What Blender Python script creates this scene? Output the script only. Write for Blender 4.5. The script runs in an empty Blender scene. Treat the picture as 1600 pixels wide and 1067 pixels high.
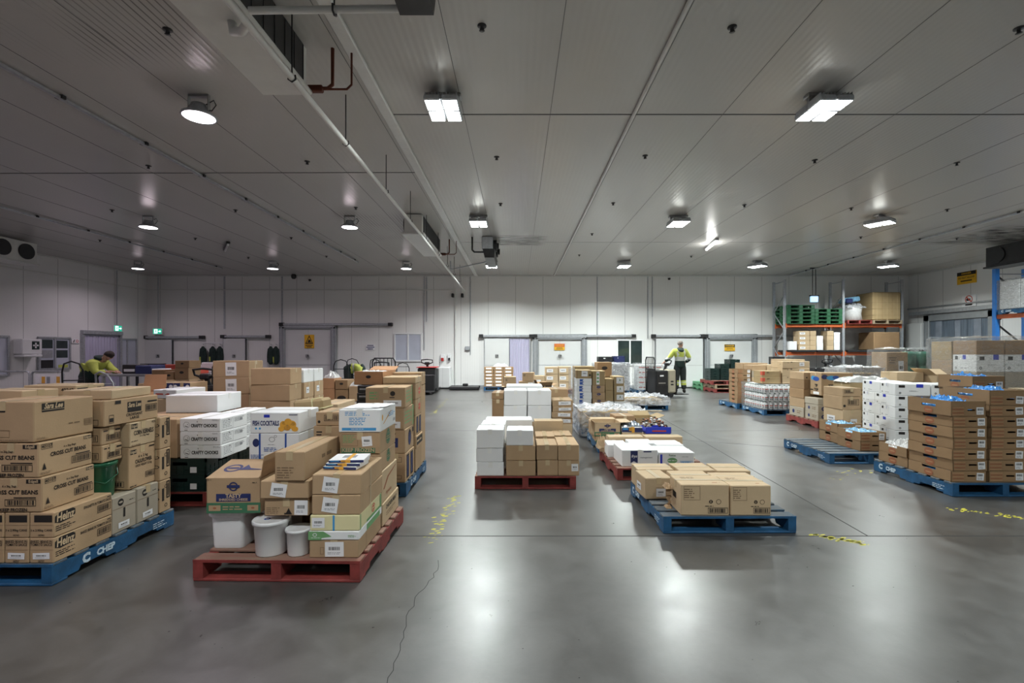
import bpy, bmesh, math, random
from mathutils import Vector, Matrix, noise
random.seed(7)
R = math.radians
F = 755.0                      # focal length in pixels of a 1600 px wide frame (17 mm lens on a 36 mm sensor)
CAMZ = 1.6
scn = bpy.context.scene
col = scn.collection
# ------------------------------------------------------------------ camera
cd = bpy.data.cameras.new('camera'); cam = bpy.data.objects.new('camera', cd); col.objects.link(cam)
cam.location = (0, 0, CAMZ); cam.rotation_euler = (R(90), 0, 0)
cd.sensor_width = 36; cd.lens = F * 36 / 1600
cd.shift_x = -8 / 1600.0; cd.shift_y = 13.5 / 1600.0
cd.clip_start = 0.05; cd.clip_end = 200
scn.camera = cam
# ------------------------------------------------------------------ world and exposure
w = bpy.data.worlds.new('world'); scn.world = w; w.use_nodes = True
w.node_tree.nodes['Background'].inputs[0].default_value = (0.02, 0.02, 0.02, 1)
w.node_tree.nodes['Background'].inputs[1].default_value = 1.0
vs = scn.view_settings
vs.view_transform = 'Standard'; vs.look = 'None'; vs.gamma = 1; vs.use_curve_mapping = False
vs.exposure = 0.0
LAMP_R = dict(power=190.0, glow=5.0, color=(0.93, 1.0, 0.97), gcolor=(0.98, 1.0, 0.93))      # square LED panels, right-hand bays
LAMP_L = dict(power=75.0, glow=4.0, color=(1.0, 0.84, 0.95), gcolor=(1.0, 0.82, 0.90))      # round high-bay lamps, left-hand bays

# ------------------------------------------------------------------ materials
M = {}
def new_mat(name):
    m = bpy.data.materials.new(name); m.use_nodes = True
    M[name] = m
    return m, m.node_tree, m.node_tree.nodes['Principled BSDF']
def N(nt, t, **kw):
    n = nt.nodes.new(t)
    for k, v in kw.items():
        if k in n.inputs: n.inputs[k].default_value = v
        else: setattr(n, k, v)
    return n
def S(b, name, v):
    if name in b.inputs: b.inputs[name].default_value = v
def mat(name, c, rough=0.6, metal=0.0, var=0.06, scale=6.0, rnd=0.0, bump=0.0, bscale=60, stretch=(1,1,1), spec=0.5, c2=None, emit=0, coat=0):
    """general procedural surface: base colour broken up by noise, a per-object random shift, optional bump"""
    m, nt, b = new_mat(name)
    tc = N(nt, 'ShaderNodeTexCoord'); mp = N(nt, 'ShaderNodeMapping'); mp.inputs['Scale'].default_value = stretch
    nt.links.new(tc.outputs['Object'], mp.inputs['Vector'])
    nz = N(nt, 'ShaderNodeTexNoise', Scale=scale, Detail=5.0, Roughness=0.6)
    nt.links.new(mp.outputs[0], nz.inputs['Vector'])
    rp = N(nt, 'ShaderNodeMapRange'); rp.inputs['From Min'].default_value = .3; rp.inputs['From Max'].default_value = .7
    nt.links.new(nz.outputs['Fac'], rp.inputs['Value'])
    mx = N(nt, 'ShaderNodeMix', data_type='RGBA')
    lo = c2 if c2 else tuple(x * (1 - var) for x in c)
    hi = c if c2 else tuple(min(1, x * (1 + var)) for x in c)
    mx.inputs['A'].default_value = (*lo, 1); mx.inputs['B'].default_value = (*hi, 1)
    nt.links.new(rp.outputs[0], mx.inputs['Factor'])
    out = mx.outputs['Result']
    if rnd:
        oi = N(nt, 'ShaderNodeObjectInfo'); mr = N(nt, 'ShaderNodeMapRange')
        mr.inputs['To Min'].default_value = 1 - rnd; mr.inputs['To Max'].default_value = 1 + rnd
        nt.links.new(oi.outputs['Random'], mr.inputs['Value'])
        hs = N(nt, 'ShaderNodeHueSaturation'); nt.links.new(mr.outputs[0], hs.inputs['Value']); nt.links.new(out, hs.inputs['Color'])
        out = hs.outputs['Color']
    nt.links.new(out, b.inputs['Base Color'])
    S(b, 'Roughness', rough); S(b, 'Metallic', metal); S(b, 'Specular IOR Level', spec); S(b, 'Coat Weight', coat)
    if bump:
        bz = N(nt, 'ShaderNodeTexNoise', Scale=bscale, Detail=3.0); nt.links.new(mp.outputs[0], bz.inputs['Vector'])
        bp = N(nt, 'ShaderNodeBump', Strength=bump); bp.inputs['Distance'].default_value = 0.01
        nt.links.new(bz.outputs['Fac'], bp.inputs['Height']); nt.links.new(bp.outputs[0], b.inputs['Normal'])
    if emit:
        b.inputs['Emission Color'].default_value = (*c, 1); b.inputs['Emission Strength'].default_value = emit
    return m
mat('card', (.42, .285, .165), .78, var=.07, scale=4, rnd=.09, bump=.08, bscale=90)
mat('card_pale', (.52, .385, .24), .75, var=.06, scale=4, rnd=.08, bump=.08, bscale=90)
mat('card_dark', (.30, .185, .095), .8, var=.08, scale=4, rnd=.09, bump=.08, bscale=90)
mat('card_orange', (.44, .235, .12), .78, var=.08, scale=4, rnd=.08)
mat('card_olive', (.36, .26, .135), .8, var=.07, scale=4, rnd=.07)
mat('card_grey', (.38, .33, .26), .8, var=.06, scale=4, rnd=.06)
mat('card_white', (.80, .81, .82), .6, var=.03, scale=3, rnd=.04, bump=.05, bscale=80)
mat('card_cream', (.72, .66, .38), .65, var=.04, scale=3)
mat('card_in', (.40, .27, .14), .85, var=.1)
mat('tape', (.52, .40, .24), .28, var=.06, coat=.4)
mat('tape_white', (.82, .82, .80), .3, var=.03, coat=.4)
mat('seam', (.16, .10, .05), .9)
mat('seam_white', (.45, .45, .45), .9)
mat('ink', (.014, .011, .010), .6, var=.3)
mat('ink_soft', (.20, .13, .075), .7, var=.2)
mat('ink_grey', (.30, .31, .33), .7, var=.2)
mat('ink_blue', (.02, .08, .35), .5)
mat('ink_navy', (.02, .03, .12), .5)
mat('ink_sky', (.05, .30, .62), .5)
mat('ink_royal', (.03, .05, .50), .4)
mat('ink_green', (.05, .17, .09), .55)
mat('ink_leaf', (.16, .36, .15), .55)
mat('ink_red', (.55, .07, .04), .5)
mat('ink_rust', (.34, .12, .055), .7, var=.15)
mat('ink_gold', (.75, .38, .05), .5)
mat('ink_amber', (.55, .27, .04), .6, var=.25, scale=60)
mat('paper', (.80, .80, .82), .55, var=.02)
mat('gloss_lid', (.35, .40, .46), .15, metal=.6, var=.4, scale=12)
mat('red_paint', (.22, .035, .03), .65, var=.3, scale=9, stretch=(1, 1, 1), bump=.15)
mat('blue_paint', (.012, .085, .20), .6, var=.3, scale=9, bump=.15)
mat('green_paint', (.10, .30, .15), .6, var=.25, scale=9)
mat('red_deck', (.25, .10, .075), .8, var=.3, scale=7, c2=(.24, .17, .12), stretch=(.4, 3, 1), bump=.3)
mat('blue_deck', (.045, .09, .14), .8, scale=7, c2=(.17, .165, .155), stretch=(.4, 3, 1), bump=.3)
mat('bare_deck', (.42, .33, .22), .85, scale=8, c2=(.28, .22, .15), stretch=(.4, 3, 1), bump=.3)
mat('chalk', (.55, .68, .78), .7, var=.25, scale=50)
mat('green_plastic', (.025, .11, .05), .4, var=.1)
mat('crate_green', (.006, .024, .021), .4, var=.15)
mat('bucket_green', (.01, .10, .045), .3, var=.1)
mat('white_plastic', (.78, .79, .80), .28, var=.02)
mat('black_plastic', (.018, .018, .02), .45, var=.2)
mat('dark_metal', (.03, .03, .032), .4, metal=.4, var=.2)
mat('steel', (.42, .43, .44), .35, metal=.85, var=.12, scale=20)
mat('galv', (.45, .47, .50), .45, metal=.6, var=.15, scale=14)
mat('pipe_white', (.66, .66, .64), .35, var=.04)
mat('copper', (.12, .035, .02), .45, metal=.5, var=.3)
mat('beige_plastic', (.42, .38, .29), .4, var=.05)
mat('red_plastic', (.40, .03, .025), .4, var=.1)
mat('orange_beam', (.52, .11, .03), .45, var=.15)
mat('blue_upright', (.03, .20, .62), .45, var=.1)
mat('door_white', (.62, .63, .63), .42, var=.025, scale=1.5)
mat('door_frame', (.33, .35, .37), .4, metal=.4, var=.08)
mat('curtain', (.50, .48, .64), .25, var=.08, scale=3, stretch=(8, 8, .5))
mat('glass_dark', (.03, .045, .045), .08, var=.3, scale=2)
mat('glass_light', (.50, .53, .62), .12, var=.08, scale=1.2)
mat('soot', (.03, .03, .028), .9)
mat('sign_yellow', (.75, .42, .02), .5)
mat('sign_green', (.02, .35, .22), .4, emit=1.2)
mat('sign_glow', (.75, 1.0, .95), .4, emit=1.6)
mat('skin', (.48, .28, .20), .55, var=.08)
mat('hair_dark', (.03, .022, .018), .8, var=.3)
mat('hair_grey', (.20, .17, .15), .8, var=.3)
mat('hivis', (.46, .52, .10), .75, var=.12, scale=9, bump=.4, bscale=14)
mat('jacket_dark', (.010, .026, .022), .8, var=.25, scale=9, bump=.4, bscale=14)
mat('trouser', (.018, .024, .024), .8, var=.25, scale=9, bump=.4, bscale=14)
mat('reflective', (.55, .57, .55), .35, metal=.3, var=.08)
mat('boot', (.02, .018, .016), .6)
mat('film_blue', (.04, .24, .62), .3, var=.5, scale=14, coat=.3)
mat('curtain_dark', (.12, .15, .19), .3, var=.3, scale=2, stretch=(1, 6, .4))
mat('glass_grey', (.22, .25, .30), .2, var=.2, scale=2)
mat('film_pale', (.22, .45, .66), .25, var=.4, scale=14, coat=.4)
mat('bag_white', (.60, .60, .60), .3, var=.12, scale=14, coat=.4)
mat('drum_green', (.03, .12, .08), .4, var=.15)
mat('screen_blue', (.35, .6, 1.0), .4, emit=1.5)
mat('gum', (.04, .04, .04), .9)

def rib_mat(name, c, rough, period, soots=(), var=.03, axis='X', spec=.5):
    """painted insulated panel with fine pressed ribs; soots = oily dirt streaks blown onto it by the fan units"""
    m, nt, b = new_mat(name)
    g = N(nt, 'ShaderNodeNewGeometry'); sx = N(nt, 'ShaderNodeSeparateXYZ'); nt.links.new(g.outputs['Position'], sx.inputs[0])
    nz = N(nt, 'ShaderNodeTexNoise', Scale=.5, Detail=4.0); nt.links.new(g.outputs['Position'], nz.inputs['Vector'])
    mx = N(nt, 'ShaderNodeMix', data_type='RGBA')
    mx.inputs['A'].default_value = (*[x * (1 - var) for x in c], 1); mx.inputs['B'].default_value = (*[x * (1 + var) for x in c], 1)
    nt.links.new(nz.outputs['Fac'], mx.inputs['Factor'])
    out = mx.outputs['Result']
    for (x0, x1, y0, y1, f, amt) in soots:      # rectangle with soft edges of width f
        fac = None
        for (k, a, bb) in (('X', x0, x1), ('Y', y0, y1)):
            for lo, s in ((a, 1), (bb, -1)):
                r = N(nt, 'ShaderNodeMapRange', interpolation_type='SMOOTHSTEP'); nt.links.new(sx.outputs[k], r.inputs['Value'])
                r.inputs['From Min'].default_value = lo - s * f * .5; r.inputs['From Max'].default_value = lo + s * f * .5
                if fac is None: fac = r.outputs[0]
                else:
                    mm = N(nt, 'ShaderNodeMath', operation='MULTIPLY'); nt.links.new(fac, mm.inputs[0]); nt.links.new(r.outputs[0], mm.inputs[1]); fac = mm.outputs[0]
        mp = N(nt, 'ShaderNodeMapping'); mp.inputs['Scale'].default_value = (1.2, 11, 1) if amt > .85 else (1, .5, 1)
        nt.links.new(g.outputs['Position'], mp.inputs['Vector'])
        n2 = N(nt, 'ShaderNodeTexNoise', Scale=1.5, Detail=4.0); nt.links.new(mp.outputs[0], n2.inputs['Vector'])
        r2 = N(nt, 'ShaderNodeMapRange'); nt.links.new(n2.outputs['Fac'], r2.inputs['Value'])
        r2.inputs['From Min'].default_value = .38; r2.inputs['From Max'].default_value = .58; r2.inputs['To Max'].default_value = amt
        if amt <= .85:                      # dirt caught in the valleys of the ribs
            mz = N(nt, 'ShaderNodeMath', operation='MULTIPLY'); mz.inputs[1].default_value = 2 * math.pi / period; nt.links.new(sx.outputs[axis], mz.inputs[0])
            sz = N(nt, 'ShaderNodeMath', operation='SINE'); nt.links.new(mz.outputs[0], sz.inputs[0])
            rz_ = N(nt, 'ShaderNodeMapRange'); nt.links.new(sz.outputs[0], rz_.inputs['Value']); rz_.inputs['From Min'].default_value = .6; rz_.inputs['From Max'].default_value = 1
            m0 = N(nt, 'ShaderNodeMath', operation='MULTIPLY'); nt.links.new(r2.outputs[0], m0.inputs[0]); nt.links.new(rz_.outputs[0], m0.inputs[1]); r2 = m0
        mm = N(nt, 'ShaderNodeMath', operation='MULTIPLY'); nt.links.new(fac, mm.inputs[0]); nt.links.new(r2.outputs[0], mm.inputs[1])
        m2 = N(nt, 'ShaderNodeMix', data_type='RGBA'); m2.inputs['B'].default_value = (.05, .045, .04, 1)
        nt.links.new(mm.outputs[0], m2.inputs['Factor']); nt.links.new(out, m2.inputs['A']); out = m2.outputs['Result']
    nt.links.new(out, b.inputs['Base Color']); S(b, 'Roughness', rough); S(b, 'Specular IOR Level', spec)
    mu = N(nt, 'ShaderNodeMath', operation='MULTIPLY'); mu.inputs[1].default_value = 2 * math.pi / period
    nt.links.new(sx.outputs[axis], mu.inputs[0])
    sn = N(nt, 'ShaderNodeMath', operation='SINE'); nt.links.new(mu.outputs[0], sn.inputs[0])
    bp = N(nt, 'ShaderNodeBump', Strength=.12); bp.inputs['Distance'].default_value = .004
    nt.links.new(sn.outputs[0], bp.inputs['Height']); nt.links.new(bp.outputs[0], b.inputs['Normal'])
    return m
rib_mat('ceiling_panel', (.49, .48, .46), .27, .075,
        soots=((-5.0, -2.66, 2.2, 5.3, .5, .7), (-4.2, -2.62, 11.2, 13.9, .5, .6), (-.60, .75, 13.4, 14.6, .35, .95), (12.3, 14.6, 12.4, 14.4, .6, .9)))
rib_mat('wall_panel', (.76, .76, .75), .38, .1, var=.02)
rib_mat('wall_panel_side', (.74, .74, .74), .4, .1, var=.02, axis='Y')
mat('joint', (.12, .12, .12), .7)
mat('flashing', (.62, .62, .61), .35)

def floor_mat():
    m, nt, b = new_mat('concrete')
    g = N(nt, 'ShaderNodeNewGeometry')
    n1 = N(nt, 'ShaderNodeTexNoise', Scale=.35, Detail=8.0, Roughness=.62, Distortion=.6)
    n2 = N(nt, 'ShaderNodeTexNoise', Scale=3.0, Detail=9.0, Roughness=.7, Distortion=.4)
    n3 = N(nt, 'ShaderNodeTexNoise', Scale=14.0, Detail=6.0, Roughness=.8)
    for n in (n1, n2, n3): nt.links.new(g.outputs['Position'], n.inputs['Vector'])
    cr = N(nt, 'ShaderNodeValToRGB'); e = cr.color_ramp.elements
    e[0].position = .38; e[0].color = (.040, .0385, .036, 1); e[1].position = .64; e[1].color = (.105, .103, .10, 1)
    a = N(nt, 'ShaderNodeMath', operation='MULTIPLY_ADD'); nt.links.new(n2.outputs['Fac'], a.inputs[0]); a.inputs[1].default_value = .45
    k = N(nt, 'ShaderNodeMath', operation='MULTIPLY'); nt.links.new(n1.outputs['Fac'], k.inputs[0]); k.inputs[1].default_value = .55
    nt.links.new(k.outputs[0], a.inputs[2]); nt.links.new(a.outputs[0], cr.inputs[0])
    # scuffs: sparse dark specks and tyre rub
    mp = N(nt, 'ShaderNodeMapping'); mp.inputs['Scale'].default_value = (3.0, 1.2, 1); mp.inputs['Rotation'].default_value = (0, 0, .5)
    nt.links.new(g.outputs['Position'], mp.inputs['Vector'])
    n4 = N(nt, 'ShaderNodeTexNoise', Scale=3.0, Detail=10.0, Roughness=.75); nt.links.new(mp.outputs[0], n4.inputs['Vector'])
    r4 = N(nt, 'ShaderNodeMapRange'); nt.links.new(n4.outputs['Fac'], r4.inputs['Value'])
    r4.inputs['From Min'].default_value = .56; r4.inputs['From Max'].default_value = .88; r4.inputs['To Max'].default_value = .6
    m2 = N(nt, 'ShaderNodeMix', data_type='RGBA'); m2.inputs['B'].default_value = (.04, .04, .038, 1)
    nt.links.new(r4.outputs[0], m2.inputs['Factor']); nt.links.new(cr.outputs[0], m2.inputs['A'])
    nt.links.new(m2.outputs['Result'], b.inputs['Base Color'])
    rr = N(nt, 'ShaderNodeMapRange'); nt.links.new(n2.outputs['Fac'], rr.inputs['Value'])
    rr.inputs['From Min'].default_value = .3; rr.inputs['From Max'].default_value = .7
    rr.inputs['To Min'].default_value = .27; rr.inputs['To Max'].default_value = .36
    nt.links.new(rr.outputs[0], b.inputs['Roughness']); S(b, 'Specular IOR Level', 1.0); S(b, 'Coat Weight', .3); S(b, 'Coat Roughness', .36)
    bp = N(nt, 'ShaderNodeBump', Strength=.05); bp.inputs['Distance'].default_value = .01
    nt.links.new(n3.outputs['Fac'], bp.inputs['Height']); nt.links.new(bp.outputs[0], b.inputs['Normal'])
floor_mat()
mat('floor_paint', (.55, .50, .05), .6, var=.3, scale=30)
mat('floor_joint', (.03, .03, .03), .8)

def film_mat():
    """clear stretch film: mostly see-through, with wrinkle highlights"""
    m, nt, b = new_mat('stretch_film')
    nt.nodes.remove(b); out = nt.nodes['Material Output']
    tr = N(nt, 'ShaderNodeBsdfTransparent'); gl = N(nt, 'ShaderNodeBsdfPrincipled')
    gl.inputs['Base Color'].default_value = (.34, .35, .36, 1); gl.inputs['Roughness'].default_value = .12; gl.inputs['Specular IOR Level'].default_value = 1.0
    tc = N(nt, 'ShaderNodeTexCoord'); mp = N(nt, 'ShaderNodeMapping'); mp.inputs['Scale'].default_value = (2.5, 2.5, 7)
    nt.links.new(tc.outputs['Object'], mp.inputs['Vector'])
    nz = N(nt, 'ShaderNodeTexNoise', Scale=4.0, Detail=7.0, Roughness=.65, Distortion=1.2); nt.links.new(mp.outputs[0], nz.inputs['Vector'])
    mr = N(nt, 'ShaderNodeMapRange'); mr.inputs['From Min'].default_value = .35; mr.inputs['From Max'].default_value = .72
    mr.inputs['To Min'].default_value = .06; mr.inputs['To Max'].default_value = .6
    nt.links.new(nz.outputs['Fac'], mr.inputs['Value'])
    bp = N(nt, 'ShaderNodeBump', Strength=.9); bp.inputs['Distance'].default_value = .03
    nt.links.new(nz.outputs['Fac'], bp.inputs['Height']); nt.links.new(bp.outputs[0], gl.inputs['Normal'])
    ms = N(nt, 'ShaderNodeMixShader'); nt.links.new(mr.outputs[0], ms.inputs[0])
    nt.links.new(tr.outputs[0], ms.inputs[1]); nt.links.new(gl.outputs[0], ms.inputs[2]); nt.links.new(ms.outputs[0], out.inputs[0])
film_mat()
def bag_mat():
    m, nt, b = new_mat('film_cloudy')
    nt.nodes.remove(b); out = nt.nodes['Material Output']
    tr = N(nt, 'ShaderNodeBsdfTransparent'); gl = N(nt, 'ShaderNodeBsdfPrincipled')
    gl.inputs['Base Color'].default_value = (.50, .51, .54, 1); gl.inputs['Roughness'].default_value = .22
    tc = N(nt, 'ShaderNodeTexCoord')
    nz = N(nt, 'ShaderNodeTexNoise', Scale=6.0, Detail=7.0, Distortion=1.5); nt.links.new(tc.outputs['Object'], nz.inputs['Vector'])
    mr = N(nt, 'ShaderNodeMapRange'); mr.inputs['From Min'].default_value = .3; mr.inputs['From Max'].default_value = .65
    mr.inputs['To Min'].default_value = .25; mr.inputs['To Max'].default_value = .85; nt.links.new(nz.outputs['Fac'], mr.inputs['Value'])
    bp = N(nt, 'ShaderNodeBump', Strength=1.0); bp.inputs['Distance'].default_value = .04
    nt.links.new(nz.outputs['Fac'], bp.inputs['Height']); nt.links.new(bp.outputs[0], gl.inputs['Normal'])
    ms = N(nt, 'ShaderNodeMixShader'); nt.links.new(mr.outputs[0], ms.inputs[0])
    nt.links.new(tr.outputs[0], ms.inputs[1]); nt.links.new(gl.outputs[0], ms.inputs[2]); nt.links.new(ms.outputs[0], out.inputs[0])
bag_mat()
def lens_mat(name, c, s):
    m, nt, b = new_mat(name); S(b, 'Base Color', (.8, .8, .8, 1))
    b.inputs['Emission Color'].default_value = (*c, 1); b.inputs['Emission Strength'].default_value = s
lens_mat('lens_white', (.95, 1, 1), 14); lens_mat('lens_lilac', (1, .95, 1), 7); lens_mat('lens_tube', (1, 1, .97), 8)

# ------------------------------------------------------------------ mesh builder
_tc = {}
def text_geo(s, bold=0.0, shear=0.0):
    k = (s, bold, shear)
    if k not in _tc:
        cu = bpy.data.curves.new('t', 'FONT'); cu.body = s; cu.size = 1; cu.resolution_u = 2
        cu.offset = bold; cu.shear = shear; cu.align_x = 'CENTER'; cu.align_y = 'CENTER'; cu.fill_mode = 'FRONT'
        o = bpy.data.objects.new('t', cu); me = o.to_mesh()
        vs_ = [v.co.copy() for v in me.vertices]; fs = [tuple(p.vertices) for p in me.polygons]
        wd = (max(v.x for v in vs_) - min(v.x for v in vs_)) if vs_ else 1
        o.to_mesh_clear(); bpy.data.objects.remove(o); bpy.data.curves.remove(cu)
        _tc[k] = (vs_, fs, wd)
    return _tc[k]
class MB:
    def __init__(s, org=(0, 0, 0)):
        s.v = []; s.f = []; s.m = []; s.names = []; s.org = Vector(org); s.sm = []
    def mi(s, m):
        if m not in s.names: s.names.append(m)
        return s.names.index(m)
    def add(s, vs, fs, m, smooth=False):
        o = len(s.v); s.v += [Vector(p) for p in vs]; i = s.mi(m)
        for f in fs: s.f.append(tuple(o + k for k in f)); s.m.append(i); s.sm.append(smooth)
        return s
    def quad(s, a, b, c, d, m): return s.add([a, b, c, d], [(0, 1, 2, 3)], m)
    def box(s, x0, x1, y0, y1, z0, z1, m, bev=0.0, mtx=None):
        if bev:
            b = min(bev, (x1 - x0) * .3, (y1 - y0) * .3, (z1 - z0) * .3)
            vs = []; idx = {}
            for ix in (0, 1):
                for iy in (0, 1):
                    for iz in (0, 1):
                        c = [(x0, x1)[ix], (y0, y1)[iy], (z0, z1)[iz]]; sg = [1 - 2 * ix, 1 - 2 * iy, 1 - 2 * iz]
                        for k in range(3):     # vertex lying on the face perpendicular to axis k
                            p = [c[a] + (0 if a == k else sg[a] * b) for a in range(3)]
                            idx[(ix, iy, iz, k)] = len(vs); vs.append(p)
            fs = []
            for k in range(3):
                a, b2 = [(1, 2), (2, 0), (0, 1)][k]
                for e in (0, 1):
                    def key(p, q):
                        t = [0, 0, 0]; t[k] = e; t[a] = p; t[b2] = q; return idx[(t[0], t[1], t[2], k)]
                    f = [key(0, 0), key(1, 0), key(1, 1), key(0, 1)]
                    fs.append(f if e else f[::-1])
            for k in range(3):                # edges along axis k
                a, b2 = [(1, 2), (2, 0), (0, 1)][k]
                for p in (0, 1):
                    for q in (0, 1):
                        def kk(e, n):
                            t = [0, 0, 0]; t[k] = e; t[a] = p; t[b2] = q; return idx[(t[0], t[1], t[2], n)]
                        f = [kk(0, a), kk(1, a), kk(1, b2), kk(0, b2)]
                        fs.append(f if (p ^ q) else f[::-1])
            for ix in (0, 1):
                for iy in (0, 1):
                    for iz in (0, 1):
                        f = [idx[(ix, iy, iz, n)] for n in range(3)]
                        fs.append(f if (ix + iy + iz) % 2 else f[::-1])
        else:
            vs = [(x, y, z) for z in (z0, z1) for y in (y0, y1) for x in (x0, x1)]
            fs = [(0, 2, 3, 1), (4, 5, 7, 6), (0, 1, 5, 4), (2, 6, 7, 3), (0, 4, 6, 2), (1, 3, 7, 5)]
        if mtx: vs = [mtx @ Vector(p) for p in vs]
        return s.add(vs, fs, m)
    def bar(s, p, q, w, h, m, up=(0, 0, 1)):
        p = Vector(p); q = Vector(q); d = (q - p).normalized(); up = Vector(up)
        if abs(d.dot(up)) > .99: up = Vector((0, 1, 0))
        sd = d.cross(up).normalized(); up = sd.cross(d)
        vs = [e + sd * a * w / 2 + up * b * h / 2 for e in (p, q) for (a, b) in ((-1, -1), (1, -1), (1, 1), (-1, 1))]
        return s.add(vs, [(0, 3, 2, 1), (4, 5, 6, 7), (0, 1, 5, 4), (1, 2, 6, 5), (2, 3, 7, 6), (3, 0, 4, 7)], m)
    def cyl(s, p, q, r, m, seg=12, r2=None, caps=True):
        return s.tube([p, q], [r, r if r2 is None else r2], m, seg, caps)
    def tube(s, path, r, m, seg=8, caps=True):
        P = [Vector(p) for p in path]; n = len(P); rs = r if isinstance(r, (list, tuple)) else [r] * n
        t0 = (P[1] - P[0]).normalized(); a = Vector((0, 0, 1)) if abs(t0.z) < .9 else Vector((1, 0, 0))
        u = t0.cross(a).normalized(); vs = []
        for i in range(n):
            t = ((P[min(i + 1, n - 1)] - P[i]).normalized() + (P[i] - P[max(i - 1, 0)]).normalized()).normalized()
            u = (u - t * u.dot(t)).normalized(); v = t.cross(u)
            for k in range(seg):
                an = 2 * math.pi * k / seg; vs.append(P[i] + (u * math.cos(an) + v * math.sin(an)) * rs[i])
        fs = [(i * seg + k, i * seg + (k + 1) % seg, (i + 1) * seg + (k + 1) % seg, (i + 1) * seg + k) for i in range(n - 1) for k in range(seg)]
        s.add(vs, fs, m, True)
        if caps: s.add(vs[:seg], [tuple(range(seg))[::-1]], m); s.add(vs[-seg:], [tuple(range(seg))], m)
        return s
    def lathe(s, prof, c, m, seg=20, sx=1, sy=1):
        vs = [(c[0] + r * math.cos(2 * math.pi * k / seg) * sx, c[1] + r * math.sin(2 * math.pi * k / seg) * sy, c[2] + z) for (r, z) in prof for k in range(seg)]
        fs = [(i * seg + k, i * seg + (k + 1) % seg, (i + 1) * seg + (k + 1) % seg, (i + 1) * seg + k) for i in range(len(prof) - 1) for k in range(seg)]
        return s.add(vs, fs, m, True)
    def disc(s, c, r, m, n=(0, 0, 1), seg=16, rx=None, inner=0):
        n = Vector(n).normalized(); u = n.cross(Vector((0, 0, 1))) if abs(n.z) < .9 else Vector((1, 0, 0)); u.normalize(); v = n.cross(u); c = Vector(c)
        pts = [c + u * math.cos(2 * math.pi * k / seg) * (rx or r) + v * math.sin(2 * math.pi * k / seg) * r for k in range(seg)]
        if not inner: return s.add(pts, [tuple(range(seg))], m)
        q = [c + (p - c) * inner for p in pts]
        return s.add(pts + q, [(k, (k + 1) % seg, seg + (k + 1) % seg, seg + k) for k in range(seg)], m)
    def text(s, st, c, u, v, size, m, bold=0.0, shear=0.0, maxw=None):
        vs, fs, wd = text_geo(st, bold, shear); c = Vector(c); u = Vector(u); v = Vector(v); k = size * 1.06
        ku = k if not maxw else min(k, maxw / wd)
        return s.add([c + u * p.x * ku + v * p.y * k for p in vs], fs, m)
    def build(s, name, parent=None, loc=None, rz=0.0):
        me = bpy.data.meshes.new(name)
        me.from_pydata([tuple(p - s.org) for p in s.v], [], s.f)
        for n in s.names: me.materials.append(M[n])
        me.polygons.foreach_set('material_index', s.m); me.polygons.foreach_set('use_smooth', s.sm); me.update()
        o = bpy.data.objects.new(name, me); col.objects.link(o)
        if parent is not None:
            o.parent = parent
            o.location = loc if loc is not None else (s.org - Vector(parent.get('_o', (0, 0, 0))))
        else:
            o.location = loc if loc is not None else s.org; o.rotation_euler = (0, 0, rz)
        return o
def tag(o, label=None, cat=None, group=None, kind=None):
    if label: o['label'] = label
    if cat: o['category'] = cat
    if group: o['group'] = group
    if kind: o['kind'] = kind
    return o
def empty(name, loc, rz=0.0, label=None, cat=None, group=None):
    o = bpy.data.objects.new(name, None); col.objects.link(o); o.location = loc; o.rotation_euler = (0, 0, rz); o.empty_display_size = .1
    return tag(o, label, cat, group)
def dup(root, loc=None, rz=None, label=None, group=None):
    r = root.copy(); col.objects.link(r)
    if loc is not None: r.location = loc
    if rz is not None: r.rotation_euler = (0, 0, rz)
    if label: r['label'] = label
    if group: r['group'] = group
    for ch in list(root.children):
        c = ch.copy(); col.objects.link(c); c.parent = r
        for g in ch.children:
            d = g.copy(); col.objects.link(d); d.parent = c
    return r
def fx(px, d): return (px - 808.0) * d / F
def fz(py, d): return CAMZ - (py - 547.0) * d / F

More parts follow.
